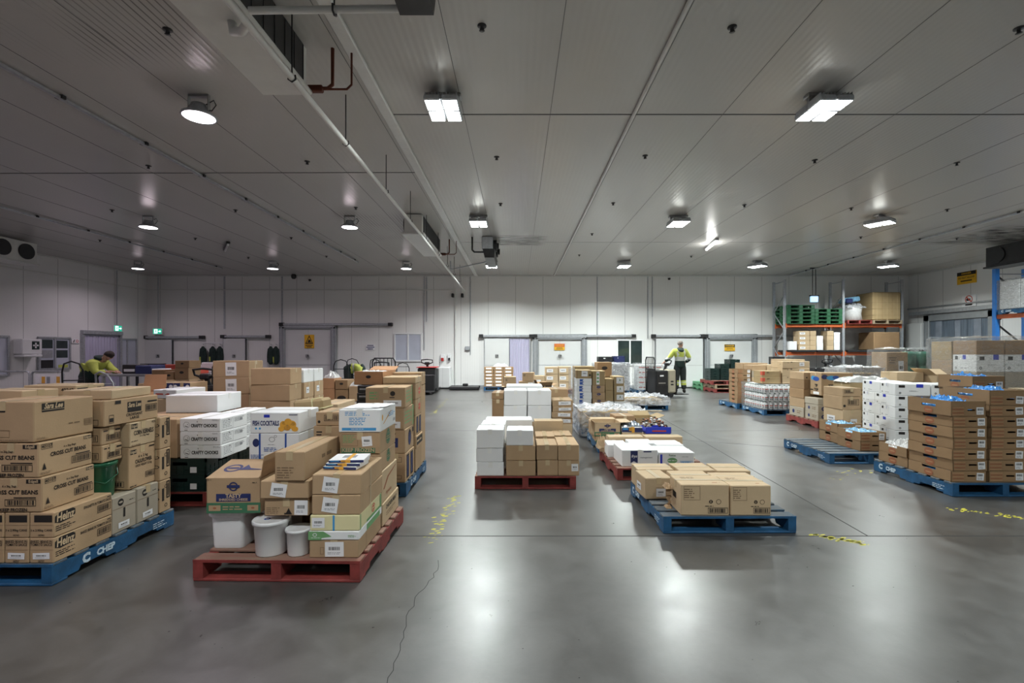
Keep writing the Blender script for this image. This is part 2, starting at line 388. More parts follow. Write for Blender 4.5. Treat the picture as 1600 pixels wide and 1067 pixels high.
# ------------------------------------------------------------------ lamps and room lights (the hall's lamps, plus an added fill for the ceiling)
def area(loc, size, power, color, spread=166, shape='SQUARE', parent=None):
    l = bpy.data.lights.new('lamp_light', 'AREA'); l.shape = shape; l.size = size; l.energy = power; l.color = color; l.spread = R(spread)
    o = bpy.data.objects.new('lamp_light', l); col.objects.link(o); o.location = loc
    if parent: o.parent = parent
    return o
def glow(loc, power, color, r=.12, parent=None):
    l = bpy.data.lights.new('lamp_glow', 'POINT'); l.energy = power; l.color = color; l.shadow_soft_size = r
    o = bpy.data.objects.new('lamp_glow', l); col.objects.link(o); o.location = loc
    if parent: o.parent = parent
CEIL = 4.77
ROWS = [(-5.0, 'behind the camera'), (0.6, 'overhead'), (6.0, 'nearest row'), (11.4, 'middle row'), (17.2, 'row by back wall')]
def make_panel_lamp():
    r = empty('led_panel_lamp', (0, 0, CEIL), 0, 'x', 'ceiling lamp')
    b = MB()
    b.box(-.22, .22, -.06, .06, -.05, 0, 'steel', .01)
    for sx in (-.17, .17): b.box(sx - .015, sx + .015, -.02, .02, -.16, -.03, 'steel')
    b.build('mounting_bracket', r, (0, 0, 0))
    for ox, oy in ((-.105, -.14), (.105, -.14), (-.105, .14), (.105, .14)):
        h = MB(); h.box(ox - .1, ox + .1, oy - .135, oy + .135, -.2, -.13, 'galv', .015)
        for k in range(5): h.box(ox - .08 + k * .04 - .004, ox - .08 + k * .04 + .004, oy - .12, oy + .12, -.13, -.10, 'galv')
        ho = h.build('led_module', r, (0, 0, 0))
        e = MB()
        for a in (-1, 1):
            e.box(ox + a * .045 - .038, ox + a * .045 + .038, oy - .115, oy + .115, -.206, -.2, 'lens_white')
        e.build('lens', ho, (0, 0, 0))
    return r
def make_round_lamp():
    r = empty('high_bay_lamp', (0, 0, CEIL), 0, 'x', 'ceiling lamp')
    b = MB(); b.bar((-.12, 0, -.015), (.12, 0, -.015), .05, .03, 'steel')
    for s_ in (-.12, .12): b.bar((s_, 0, 0), (s_ * 1.05, 0, -.2), .045, .012, 'steel', (1, 0, 0))
    b.build('yoke', r, (0, 0, 0))
    h = MB(); h.lathe([(0, -.12), (.085, -.12), (.09, -.16), (.11, -.18), (.12, -.21), (.19, -.25), (.2, -.275), (.18, -.28)], (0, 0, 0), 'galv', 28)
    for k in range(12):
        a = 2 * math.pi * k / 12; h.bar((.05 * math.cos(a), .05 * math.sin(a), -.115), (.1 * math.cos(a), .1 * math.sin(a), -.2), .006, .03, 'galv')
    h.build('housing', r, (0, 0, 0))
    e = MB(); e.lathe([(0, -.2825), (.15, -.2825), (.178, -.279)], (0, 0, 0), 'lens_lilac', 28); e.build('lens', r, (0, 0, 0))
    c = MB(); c.tube([(.08, 0, -.13), (.17, .02, -.06), (.2, .02, -.12), (.16, 0, -.2), (.11, 0, -.19)], .007, 'black_plastic'); c.build('cable', r, (0, 0, 0))
    return r
LX = {-13.5: 'first', -8.7: 'second', -3.95: 'third', -.91: 'first', 3.8: 'second', 8.55: 'third', 13.2: 'fourth'}
pl = rl = None
GAIN = {-5.0: .2, 0.6: .5, 6.0: .52, 11.4: 1.15, 17.2: 1.7}      # the rows are not equally bright: the near fittings are dimmed
for (ry, rn) in ROWS:
    for X, on in LX.items():
        rnd_ = X < -2
        if ry < 0 and abs(X) > 9: continue
        kind = 'round lamp' if rnd_ else 'square LED lamp'
        side = 'left-hand' if rnd_ else 'right-hand'
        lab = f'{kind}, {on} of the {side} lamps, {rn}'
        if rnd_:
            if rl is None: rl = make_round_lamp(); o = rl
            else: o = dup(rl)
            P = LAMP_L; zz = CEIL - .292
        else:
            if pl is None: pl = make_panel_lamp(); o = pl
            else: o = dup(pl)
            P = LAMP_R; zz = CEIL - .215
        o.location = (X, ry, CEIL); o['label'] = lab; o['group'] = kind + 's under the ceiling'
        if X > 6: o.rotation_euler = (0, 0, R(35))
        area((X, ry, zz), .36, P['power'] * (GAIN[ry] * {8.55: .8, 13.2: .65}.get(X, 1) if not rnd_ else min(GAIN[ry], .5)), P['color'], 150)
        glow((X, ry, zz - .03), P['glow'] * (.4 if ry < 1 else .35 if ry > 17 else 1), P['gcolor'])  # extra point light under each lens, added to brighten the ceiling
# ================================================================== the hall
XL, XR, YB, YF = -15.7, 16.6, 20.5, -9.0
def W(px): return (px - 808) * YB / F          # a column of the photograph on the back wall
def Z(py): return CAMZ - (py - 547) * YB / F
def struct(o): return tag(o, kind='structure')
b = MB()
b.box(XL - .3, XR + .3, YF - .3, YB + .3, -.3, 0, 'concrete')
for (x0, y0, x1, y1) in ((XL, 4.16, XR, 4.16), (XL, 9.6, XR, 9.6), (XL, 15.3, XR, 15.3), (3.02, 4.16, 3.9, YB), (-4.9, 4.16, -4.9, YB), (XR, 2.6, 2.5, 8.8)):
    b.bar((x0, y0, -.0005), (x1, y1, -.0005), .012, .003, 'floor_joint')
pts = [(-.62, 2.25)]                            # the long crack wandering towards the camera
for k in range(26): pts.append((pts[-1][0] + random.uniform(-.02, .024) + .004, pts[-1][1] + .055))
for p, q in zip(pts, pts[1:]): b.bar((*p, -.0008), (*q, -.0008), .004, .003, 'floor_joint')
def flakes(x0, y0, x1, y1, n, w, sz):           # worn yellow paint left on the slab
    for k in range(n):
        t = random.random(); x = x0 + (x1 - x0) * t + random.gauss(0, w); y = y0 + (y1 - y0) * t + random.gauss(0, w)
        a = random.uniform(0, 3.14); s1 = sz * random.uniform(.3, 1.2); s2 = s1 * random.uniform(.15, .5)
        ps = []
        for j in range(6):
            an = a + j * math.pi / 3; rr = random.uniform(.6, 1)
            ps.append((x + s1 * rr * math.cos(an) * .8 - s2 * rr * math.sin(an) * .5, y + s2 * rr * math.sin(an) + s1 * rr * math.cos(an) * .3, .0006))
        b.add(ps, [tuple(range(6))], 'floor_paint')
flakes(-.72, 4.1, -.68, 5.3, 70, .04, .035); flakes(2.55, 4.2, 2.9, 3.98, 60, .025, .045); flakes(2.2, 8.3, 2.6, 7.2, 60, .05, .06)
flakes(4.35, 4.9, 4.9, 4.55, 60, .035, .04); flakes(5.1, 4.7, 4.95, 4.3, 14, .03, .03); flakes(3.9, 6.0, 4.6, 6.4, 18, .08, .04)
flakes(2.1, 9.5, 2.5, 10.3, 40, .08, .06); flakes(-2.1, 12, -2.3, 16, 60, .03, .05)
for k in range(70):                              # small litter and tyre crumbs
    x = random.uniform(-3, 4); y = random.uniform(1.9, 4.2); s1 = random.uniform(.003, .011)
    b.add([(x, y, .0008), (x + s1, y + s1 * .3, .0008), (x + s1 * .8, y + s1, .0008), (x - s1 * .2, y + s1 * .6, .0008)], [(0, 1, 2, 3)], 'gum')
struct(b.build('floor', None, (0, 0, 0)))

c = MB()
c.box(XL - .3, XR + .3, YF - .3, YB + .3, CEIL, CEIL + .3, 'ceiling_panel')
k = -15
while 1.605 + 1.16 * k < XR:
    x = 1.605 + 1.16 * k; k += 1
    if x > XL: c.bar((x, YF, CEIL - .0005), (x, YB, CEIL - .0005), .007, .004, 'joint')
c.bar((XL, 8.7, CEIL - .001), (-1.72, 8.62, CEIL - .001), .02, .01, 'joint'); c.bar((-1.72, 6.5, CEIL - .001), (XR, 6.5, CEIL - .001), .02, .01, 'joint')
for y in (14.2,): c.bar((-1.72, y, CEIL - .001), (XR, y, CEIL - .001), .006, .004, 'joint')
struct(c.build('ceiling', None, (0, 0, 0)))
t = MB(); t.box(-1.80, -1.66, YF, YB, CEIL - .05, CEIL, 'flashing', .01); struct(t.build('trim_1', None, (0, 0, 0)))

wb = MB(); wb.box(XL - .3, XR + .3, YB, YB + .3, 0, CEIL, 'wall_panel')
x = W(230) + .55
while x < XR:
    wb.box(x - .004, x + .004, YB - .002, YB + .01, 0, CEIL, 'joint'); x += 1.16
for px in (351, 441): wb.box(W(px) - .03, W(px) + .03, YB - .03, YB + .02, 2.5, CEIL, 'galv')
wb.box(XL, XR, YB - .05, YB + .01, CEIL - .05, CEIL, 'flashing')
struct(wb.build('wall_back', None, (0, 0, 0)))
wl = MB(); wl.box(XL - .3, XL, YF - .3, YB + .3, 0, CEIL, 'wall_panel_side')
y = YF
while y < YB: wl.box(XL - .01, XL + .002, y - .004, y + .004, 0, CEIL, 'joint'); y += 1.16
wl.box(XL - .01, XL + .04, YF, YB, CEIL - .06, CEIL, 'flashing'); struct(wl.build('wall_left', None, (0, 0, 0)))
wr = MB(); wr.box(XR, XR + .3, YF - .3, YB + .3, 0, CEIL, 'wall_panel_side')
y = YF
while y < YB: wr.box(XR - .002, XR + .01, y - .004, y + .004, 0, CEIL, 'joint'); y += 1.16
wr.box(XR - .04, XR + .01, YF, YB, CEIL - .06, CEIL, 'flashing'); wr.box(XR - .05, XR, YF, YB, 3.3, 3.36, 'galv')
wr.box(XR - .03, XR, YF, 15.9, 2.62, 2.68, 'galv'); wr.box(XR - .03, XR, 19.9, YB, 2.62, 2.68, 'galv')
struct(wr.build('wall_right', None, (0, 0, 0)))
wf = MB(); wf.box(XL - .3, XR + .3, YF - .3, YF, 0, CEIL, 'wall_panel'); struct(wf.build('wall_front', None, (0, 0, 0)))
bb = MB(); bb.box(XL, XR, YB - .04, YB, 0, .12, 'galv', .01); struct(bb.build('baseboard_back', None, (0, 0, 0)))
bb = MB(); bb.box(XL, XL + .04, YF, YB, 0, .12, 'galv', .01); struct(bb.build('baseboard_left', None, (0, 0, 0)))
bb = MB(); bb.box(XR - .04, XR, YF, 16.7, 0, .12, 'galv', .01); bb.box(XR - .04, XR, 19.6, YB, 0, .12, 'galv', .01); struct(bb.build('baseboard_right', None, (0, 0, 0)))

# ---- sliding cold-room doors on the back wall
dn = [0]
def sliding_door(x0, x1, ytop, rail0, rail1, ry, sign=None, frame=False, y_=YB, handle=.35):
    dn[0] += 1
    d = MB(); X0, X1, zt = W(x0), W(x1), Z(ytop)
    if frame:
        fw = .24
        for a, bq in ((X0 - fw, X0), (X1, X1 + fw)):
            d.box(a, bq, y_ - .14, y_, 0, zt + fw, 'door_frame', .02); d.box(a + .08, a + .13, y_ - .16, y_ - .02, 0, zt + fw - .06, 'galv')
        d.box(X0 - fw, X1 + fw, y_ - .14, y_, zt, zt + fw, 'door_frame', .02); d.box(X0 - fw + .05, X1 + fw - .05, y_ - .16, y_ - .13, zt + .08, zt + .13, 'galv')
        d.box(X0, X1, y_ - .05, y_ + .02, 0, zt, 'door_white')
        d.box(X0, X1, y_ - .055, y_ - .03, .96, .985, 'galv'); d.box((X0 + X1) / 2 - .006, (X0 + X1) / 2 + .006, y_ - .053, y_, .1, zt, 'seam_white')
    else:
        d.box(X0, X1, y_ - .13, y_ - .03, .04, zt, 'door_white', .015)
        d.box(X0, X0 + .025, y_ - .135, y_ - .02, .04, zt, 'galv'); d.box(X1 - .025, X1, y_ - .135, y_ - .02, .04, zt, 'galv')
        d.box(X0, X1, y_ - .134, y_ - .125, .95, .97, 'seam_white')
    o = d.build(f'door_{dn[0]}', None, (0, 0, 0)); struct(o)
    r = MB(); r.box(W(rail0), W(rail1), y_ - .17, y_ - .02, Z(ry) - .045, Z(ry) + .045, 'galv', .01)
    for px in (rail0, rail1): r.box(W(px) - .09, W(px) + .09, y_ - .19, y_ - .01, Z(ry) - .07, Z(ry) + .07, 'black_plastic', .01)
    r.build('sliding_rail', o, (0, 0, 0))
    h = MB(); hx = X0 + (X1 - X0) * .5
    h.box(hx - .07, hx + .07, y_ - .16, y_ - .12, 1.28, 1.42, 'steel', .01); h.bar((hx + .04, y_ - .17, 1.33), (hx + .04, y_ - .2, 1.4), .02, .02, 'black_plastic'); h.build('handle', o, (0, 0, 0))
    return o
sliding_door(228.5, 272, 531, 228.5, 318, 527)
sliding_door(351, 386, 529, 351, 421, 526)
sliding_door(447, 518, 514, 442, 611, 507, frame=True)
sliding_door(757, 796, 529, 752, 830, 525)
sliding_door(841, 908, 531, 836, 989, 525, frame=True)
sliding_door(1023, 1097, 529, 1020, 1096, 525)
sliding_door(1108, 1173, 531, 1101, 1243, 525, frame=True)
def plastic_curtain(name, n, X0, X1, zt, vertical=False):
    c = MB(); nS = 12; wd = (X1 - X0) / nS
    for k in range(nS):
        for j in range(4):
            a = X0 + wd * (k + j / 4); bq = a + wd / 4; ya = .02 * math.sin(j / 4 * math.pi) + (.006 if k % 2 else 0); yb = .02 * math.sin((j + 1) / 4 * math.pi) + (.006 if k % 2 else 0)
            if vertical: c.quad((XL + .03 + ya, bq, .03), (XL + .03 + ya, a, .03), (XL + .03 + ya, a, zt), (XL + .03 + yb, bq, zt), 'curtain')
            else: c.quad((a, YB - .03 - ya, .03), (bq, YB - .03 - yb, .03), (bq, YB - .03 - yb, zt), (a, YB - .03 - ya, zt), 'curtain')
    return c
# curtained doorway beside door_4
d = MB(); X0, X1 = W(796), W(827)
d.box(X0, X1, YB - .012, YB + .02, .02, 2.1, 'door_white'); d.box(X0 - .03, X0, YB - .08, YB, 0, 2.12, 'galv'); d.box(X1, X1 + .05, YB - .08, YB, 0, 2.12, 'galv'); d.box(X0, X1, YB - .08, YB, 2.09, 2.15, 'galv')
o = struct(d.build('door_8', None, (0, 0, 0))); plastic_curtain('c', 12, X0, X1, 2.1).build('strip_curtain', o, (0, 0, 0))
# curtained doorway in the left wall
d = MB(); Y0, Y1 = 17.45, 19.0
for a, bq in ((Y0 - .1, Y0), (Y1, Y1 + .1)): d.box(XL, XL + .1, a, bq, 0, 2.2, 'galv')
d.box(XL, XL + .14, Y0 - .1, Y1 + .1, 2.18, 2.32, 'galv', .01); d.box(XL - .02, XL + .015, Y0, Y1, .02, 2.2, 'glass_light')
o = struct(d.build('door_9', None, (0, 0, 0))); plastic_curtain('c', 12, Y0, Y1, 2.14, True).build('strip_curtain', o, (0, 0, 0))
# big loading doorway in the right wall
d = MB(); Y0, Y1 = 16.9, 19.3; zt = 2.75
for a, bq in ((Y0 - .28, Y0), (Y1, Y1 + .28)): d.box(XR - .16, XR, a, bq, 0, zt + .25, 'door_frame', .02)
d.box(XR - .16, XR, Y0 - .28, Y1 + .28, zt, zt + .25, 'door_frame', .02)
d.box(XR - .02, XR + .02, Y0, Y1, .02, zt, 'glass_dark')
d.box(XR - .24, XR - .1, Y0 - .3, 20.2, zt + .28, zt + .42, 'galv', .01)
o = struct(d.build('door_10', None, (0, 0, 0)))
c = MB()
for k in range(9):
    a = Y0 + (Y1 - Y0) * k / 9; c.box(XR - .09 - .015 * (k % 2), XR - .08 - .015 * (k % 2), a, a + .29, .03, zt, 'curtain_dark' if k % 3 != 1 else 'glass_grey')  # strips coloured dark to stand for the dim interior behind them
c.build('strip_curtain', o, (0, 0, 0))
c = MB(); c.box(XR - .3, XR - .17, Y1 + .2, Y1 + 1.0, .05, 2.7, 'door_white', .02); c.build('sliding_leaf', o, (0, 0, 0))

# ---- windows
wn = [0]
def window_back(x0, x1, y0, y1, glass):
    wn[0] += 1; g = MB(); X0, X1, Z1, Z0 = W(x0), W(x1), Z(y0), Z(y1); xm = (X0 + X1) / 2
    g.box(X0, X1, YB - .03, YB + .02, Z0, Z1, glass); o = struct(g.build(f'window_{wn[0]}', None, (0, 0, 0)))
    f = MB(); fw = .05
    for a, bq in ((X0 - fw, X0 + .01), (X1 - .01, X1 + fw), (xm - .03, xm + .03)): f.box(a, bq, YB - .06, YB, Z0, Z1, 'white_plastic')
    for a, bq in ((Z0 - fw, Z0 + .01), (Z1 - .01, Z1 + fw)): f.box(X0 - fw, X1 + fw, YB - .06, YB, a, bq, 'white_plastic')
    f.build('window_frame', o, (0, 0, 0)); return o
window_back(618, 658, 522, 563, 'glass_light'); window_back(965, 1003, 532, 569, 'glass_dark')
def window_left(Y0, Y1, Z0, Z1, glass):
    wn[0] += 1; g = MB(); ym = (Y0 + Y1) / 2
    g.box(XL - .02, XL + .03, Y0, Y1, Z0, Z1, glass); o = struct(g.build(f'window_{wn[0]}', None, (0, 0, 0)))
    f = MB(); fw = .05
    for a, bq in ((Y0 - fw, Y0 + .01), (Y1 - .01, Y1 + fw), (ym - .03, ym + .03)): f.box(XL, XL + .06, a, bq, Z0, Z1, 'galv')
    for a, bq in ((Z0 - fw, Z0 + .01), (Z1 - .01, Z1 + fw)): f.box(XL, XL + .06, Y0 - fw, Y1 + fw, a, bq, 'galv')
    f.build('window_frame', o, (0, 0, 0)); return o
window_left(12.6, 14.85, .85, 2.0, 'glass_light'); wB = window_left(15.85, 16.9, .98, 2.0, 'glass_light'); window_left(18.95, 19.85, .9, 2.02, 'glass_light')
p = MB()
for (a, bq, z0, z1, m) in ((15.92, 16.3, 1.66, 1.95, 'glass_dark'), (16.42, 16.84, 1.66, 1.93, 'glass_dark'), (15.92, 16.3, 1.34, 1.6, 'ink_grey'), (16.42, 16.84, 1.34, 1.6, 'glass_dark'), (15.9, 16.32, 1.0, 1.27, 'black_plastic'), (16.5, 16.85, 1.0, 1.1, 'hivis')):
    p.box(XL + .031, XL + .036, a, bq, z0, z1, m)
p.build('posted_notices', wB, (0, 0, 0))

# ---- notices and small wall fittings
def sign(name, X0, X1, Z0, Z1, m, label, rows, wall='back', cat='sign', out=.03):
    """rows: (u0,u1,v0,v1,material) rectangles or ('t',text,u,v,size,material)"""
    s = MB()
    if wall == 'back': O = Vector((X0, YB - out, Z0)); u = Vector((X1 - X0, 0, 0)); n = Vector((0, -1, 0)); wd = X1 - X0
    elif wall == 'left': O = Vector((XL + .03, X0, Z0)); u = Vector((0, X1 - X0, 0)); n = Vector((1, 0, 0)); wd = abs(X1 - X0)
    else: O = Vector((XR - .03, X0, Z0)); u = Vector((0, X1 - X0, 0)); n = Vector((-1, 0, 0)); wd = abs(X1 - X0)
    v = Vector((0, 0, Z1 - Z0))
    def q(u0, u1, v0, v1, m_, k): s.quad(O + u * u0 + v * v0 + n * k, O + u * u1 + v * v0 + n * k, O + u * u1 + v * v1 + n * k, O + u * u0 + v * v1 + n * k, m_)
    P = [O - n * .028, O - n * .028 + u, O - n * .028 + u + v, O - n * .028 + v]; Q = [O, O + u, O + u + v, O + v]
    s.add(P + Q, [(0, 1, 2, 3), (4, 5, 6, 7), (0, 1, 5, 4), (1, 2, 6, 5), (2, 3, 7, 6), (3, 0, 4, 7)], m)
    for i, r in enumerate(rows):
        k = .002 + .001 * i
        if r[0] == 't': s.text(r[1], O + u * r[2] + v * r[3] + n * k, u.normalized(), (0, 0, 1), r[4], r[5], .02, maxw=wd * .85)
        elif r[0] == 'o': s.disc(O + u * r[1] + v * r[2] + n * k, r[3], r[4], n, inner=r[5] if len(r) > 5 else 0)
        elif r[0] == 'p': s.add([O + u * a + v * bq + n * k for a, bq in r[1]], [tuple(range(len(r[1])))], r[2])
        else: q(*r, k)
    return tag(s.build(name, None, None), label, cat)
sign('warning_sign', W(477), W(492), Z(544), Z(523), 'sign_yellow', 'yellow warning sign with black triangle on the framed door at left', [('p', [(.08, .32), (.92, .32), (.5, .97)], 'ink'), ('p', [(.22, .4), (.78, .4), (.5, .84)], 'sign_yellow'), ('p', [(.32, .42), (.7, .42), (.6, .62), (.44, .66)], 'ink'), (.12, .88, .19, .25, 'ink'), (.25, .75, .07, .13, 'ink')], out=.085)
sign('danger_sign', W(866), W(882), Z(547), Z(537), 'sign_yellow', 'red and yellow danger sign on the middle framed door', [(0, 1, .52, 1, 'ink_red'), ('t', 'DANGER', .5, .76, .09, 'sign_yellow'), (.2, .8, .3, .38, 'ink'), (.15, .85, .14, .2, 'ink')], out=.085)
sign('danger_sign', W(1131), W(1147), Z(548), Z(538), 'sign_yellow', 'black and yellow danger sign on the right-hand framed door', [(0, 1, .55, 1, 'ink'), ('t', 'DANGER', .5, .78, .09, 'sign_yellow'), (.2, .8, .34, .42, 'ink'), (.15, .85, .16, .22, 'ink')], out=.085)
sign('notice_sign', W(572), W(586), Z(547), Z(538), 'paper', 'white notice with three lines of text beside the left framed door', [(.15, .85, .74, .88, 'ink_navy'), (.05, .95, .44, .58, 'ink_navy'), (.2, .8, .14, .28, 'ink_navy')])
sign('warning_sign', 18.2, 17.45, 4.05, 4.5, 'sign_yellow', 'yellow danger sign high on the right-hand wall', [(0, 1, .7, 1, 'ink'), ('t', 'DANGER', .5, .85, .09, 'sign_yellow'), ('t', 'DO NOT ALLOW', .5, .5, .09, 'ink'), (.2, .8, .2, .3, 'ink')], 'right')
sign('prohibition_sign', 18.0, 17.45, 3.2, 3.62, 'paper', 'white no forklifts sign with red circle above the right-hand doorway', [('o', .5, .62, .15, 'ink_red', .8), (.32, .62, .5, .7, 'ink'), ('p', [(.3, .82), (.36, .87), (.72, .42), (.66, .37)], 'ink_red'), (.25, .75, .1, .22, 'ink')], 'right')
sign('wall_sign', 17.0, 17.3, 1.84, 2.0, 'paper', 'small white sign with black and red symbols on left wall', [('p', [(.15, .2), (.28, .2), (.42, .8), (.3, .8)], 'ink'), ('o', .7, .5, .05, 'ink_red', .6)], 'left')
sign('notice_board', 20.25, 19.85, 1.55, 2.05, 'paper', 'white chart pinned by the right-hand doorway', [(.05, .95, .88, .96, 'ink_green'), (.1, .4, .5, .8, 'card_orange'), (.6, .9, .6, .8, 'ink_grey'), (.1, .5, .1, .4, 'ink_grey')], 'right')
# first-aid cabinet on the left wall
r = empty('first_aid_cabinet', (XL + .006, 15.35, 1.35), 0, 'grey first aid cabinet with cross on the left wall', 'cabinet')
c = MB(); c.box(.001, .3, -.32, .32, .12, .6, 'white_plastic', .02); c.box(0, .34, -.3, .3, .03, .11, 'white_plastic', .02); c.build('body', r, (0, 0, 0))
e = MB(); e.box(.301, .305, -.02, .22, .27, .53, 'crate_green'); e.box(.306, .308, .075, .125, .31, .49, 'paper'); e.box(.306, .308, .01, .19, .375, .425, 'paper'); e.build('cross_emblem', r, (0, 0, 0))
# exit signs
def exit_sign(loc, rz, label, hang=0, bracket=False):
    r = empty('exit_sign', loc, rz, label, 'exit sign', 'green exit signs')
    b = MB(); b.box(-.19, .19, -.04, .04, -.12, .12, 'white_plastic', .01)
    b.build('case', r, (0, 0, 0))
    p = MB(); p.box(-.18, .18, -.046, -.041, -.11, .11, 'sign_green')
    p.box(-.13, .01, -.049, -.047, -.09, .09, 'sign_glow')          # running figure in a doorway
    p.disc((-.05, -.05, .055), .018, 'sign_green', (0, -1, 0)); 
    for a, bq, w_ in (((-.05, .04), (-.065, -.02), .03), ((-.065, -.02), (-.1, -.07), .018), ((-.065, -.02), (-.025, -.045), .018), ((-.025, -.045), (-.03, -.085), .016), ((-.05, .03), (-.015, .0), .014), ((-.055, .03), (-.09, .01), .014)):
        p.bar((a[0], -.05, a[1]), (bq[0], -.05, bq[1]), w_, .002, 'sign_green', (0, 1, 0))
    p.bar((.04, -.049, 0), (.13, -.049, 0), .025, .002, 'sign_glow', (0, 1, 0)); p.add([(.1, -.05, .045), (.1, -.05, -.045), (.16, -.05, 0)], [(0, 1, 2)], 'sign_glow')
    p.build('pictogram', r, (0, 0, 0))
    if hang:
        h = MB(); h.cyl((0, 0, .12), (0, 0, hang), .02, 'galv'); h.build('drop_pole', r, (0, 0, 0))
    return r
exit_sign((XL + .05, 18.9, 2.45), R(90), 'green exit sign fixed to left wall above strip curtain')
exit_sign((W(253), YB - .22, Z(518)), 0, 'green exit sign hanging on a pole by back left corner', CEIL - Z(518))
# conduits
def pipe(name, pts, r, m, label, cat='conduit', seg=8):
    b = MB(pts[0]); b.tube(pts, r, m, seg); return tag(b.build(name), label, cat)
pipe('conduit', [(XL + .03, 2, 4.15), (XL + .03, YB - .04, 4.15)], .022, 'pipe_white', 'thin horizontal conduit running along the left wall')
pipe('conduit', [(XL + .03, YB - .06, 4.15), (W(713), YB - .06, 4.15)], .022, 'pipe_white', 'thin horizontal conduit across the left of the back wall')
pipe('conduit', [(XL + .05, 18.9, 2.6), (XL + .05, 18.9, 4.72)], .018, 'galv', 'vertical conduit feeding the exit sign on left wall')
for px, zl, t_ in ((663, 1.6, 'vertical conduit left of a close pair by the small window'), (667, 2.8, 'vertical conduit right of a close pair by the small window'), (735, 1.4, 'vertical conduit above the grey switch box'),
                   (933, 2.2, 'vertical conduit between middle framed door and dark window'), (1012, 2.1, 'vertical conduit left of the sliding door behind the driver'), (1019, 3.0, 'short vertical conduit right of the dark window')):
    pipe('conduit', [(W(px), YB - .03, zl), (W(px), YB - .03, CEIL - .05)], .02, 'galv', t_)
pipe('conduit', [(1.605 - .05, -3, CEIL - .03), (1.605 - .05, YB - .05, CEIL - .03)], .025, 'flashing', 'long pale conduit on ceiling running towards back wall', seg=6)
def clipped(x, y0, y1, label):
    r = empty('ceiling_conduit', (x, y0, CEIL - .04), 0, label, 'conduit')
    b = MB(); b.bar((0, 0, 0), (0, y1 - y0, 0), .05, .035, 'galv'); b.build('channel', r, (0, 0, 0))
    k = MB(); y = .6
    while y < y1 - y0: k.bar((-.05, y, .01), (.05, y, .01), .05, .045, 'dark_metal'); y += 1.35
    k.build('clips', r, (0, 0, 0))
clipped(-5.67, 0, 17.2, 'long clipped conduit on ceiling, left of the round lamps nearest the centre'); clipped(-11.3, 4, 18.5, 'long clipped conduit on ceiling nearest the left wall'); clipped(11.45, 5, 20.3, 'long clipped conduit on ceiling above the orange rack')
# switch gear, dispensers
def wallbox(name, px0, px1, py0, py1, m, label, cat, dep=.12, extra=None):
    b = MB((W(px0), YB - dep, Z(py1))); b.box(W(px0), W(px1), YB - dep, YB - .001, Z(py1), Z(py0), m, .015)
    if extra: extra(b)
    return tag(b.build(name), label, cat)
wallbox('switch_box', 727, 734, 541, 547, 'galv', 'grey switch box on back wall above the black scale', 'switch box')
wallbox('soap_dispenser', 689, 695, 553, 563, 'white_plastic', 'white soap dispenser with red nozzle on back wall', 'dispenser', extra=lambda b: b.box(W(690), W(694), YB - .16, YB - .1, Z(564), Z(559), 'red_plastic', .01))
wallbox('paper_dispenser', 700, 705, 553, 563, 'white_plastic', 'white dispenser with dark nozzle right of the red one', 'dispenser', extra=lambda b: b.box(W(701), W(704), YB - .16, YB - .1, Z(563), Z(559), 'black_plastic', .01))
b = MB((W(684), YB - .55, 0)); b.box(W(684), W(706), YB - .55, YB - .06, .04, .9, 'white_plastic', .02); b.box(W(684) + .02, W(706) - .02, YB - .57, YB - .54, .08, .86, 'door_white'); b.box(W(695) - .005, W(695) + .005, YB - .575, YB - .56, .08, .86, 'seam_white')
b.tube([(W(688), YB - .2, .9), (W(688), YB - .2, 1.1), (W(690), YB - .3, 1.12)], .015, 'steel'); tag(b.build('sink_cabinet'), 'white cabinet with a tap below the wall dispensers', 'cabinet')
r = empty('floor_scale', ((W(706) + W(752)) / 2, YB - .75, 0), 0, 'low black platform scale on floor against back wall', 'scale')
b = MB(); b.box(-.6, .6, -.45, .45, .03, .13, 'black_plastic', .015); b.build('platform', r, (0, 0, 0)); b = MB(); b.box(-.1, .12, .1, .3, .13, .22, 'black_plastic', .02); b.build('readout', r, (0, 0, 0))
# two black junction ends with the thin pipe coming down (centre)
pipe('drop_pipe', [(W(712), YB - .09, .1), (W(712), YB - .09, 4.1)], .03, 'pipe_white', 'white down pipe right of the drain pipe end', 'pipe')
for px, l_ in ((708, 'left'), (723, 'right')):
    b = MB((W(px), YB - .14, Z(466))); b.box(W(px) - .05, W(px) + .05, YB - .2, YB, Z(465), Z(459), 'black_plastic', .02); tag(b.build('pipe_trap'), f'small black pipe trap on back wall, {l_} one of the pair', 'pipe fitting')
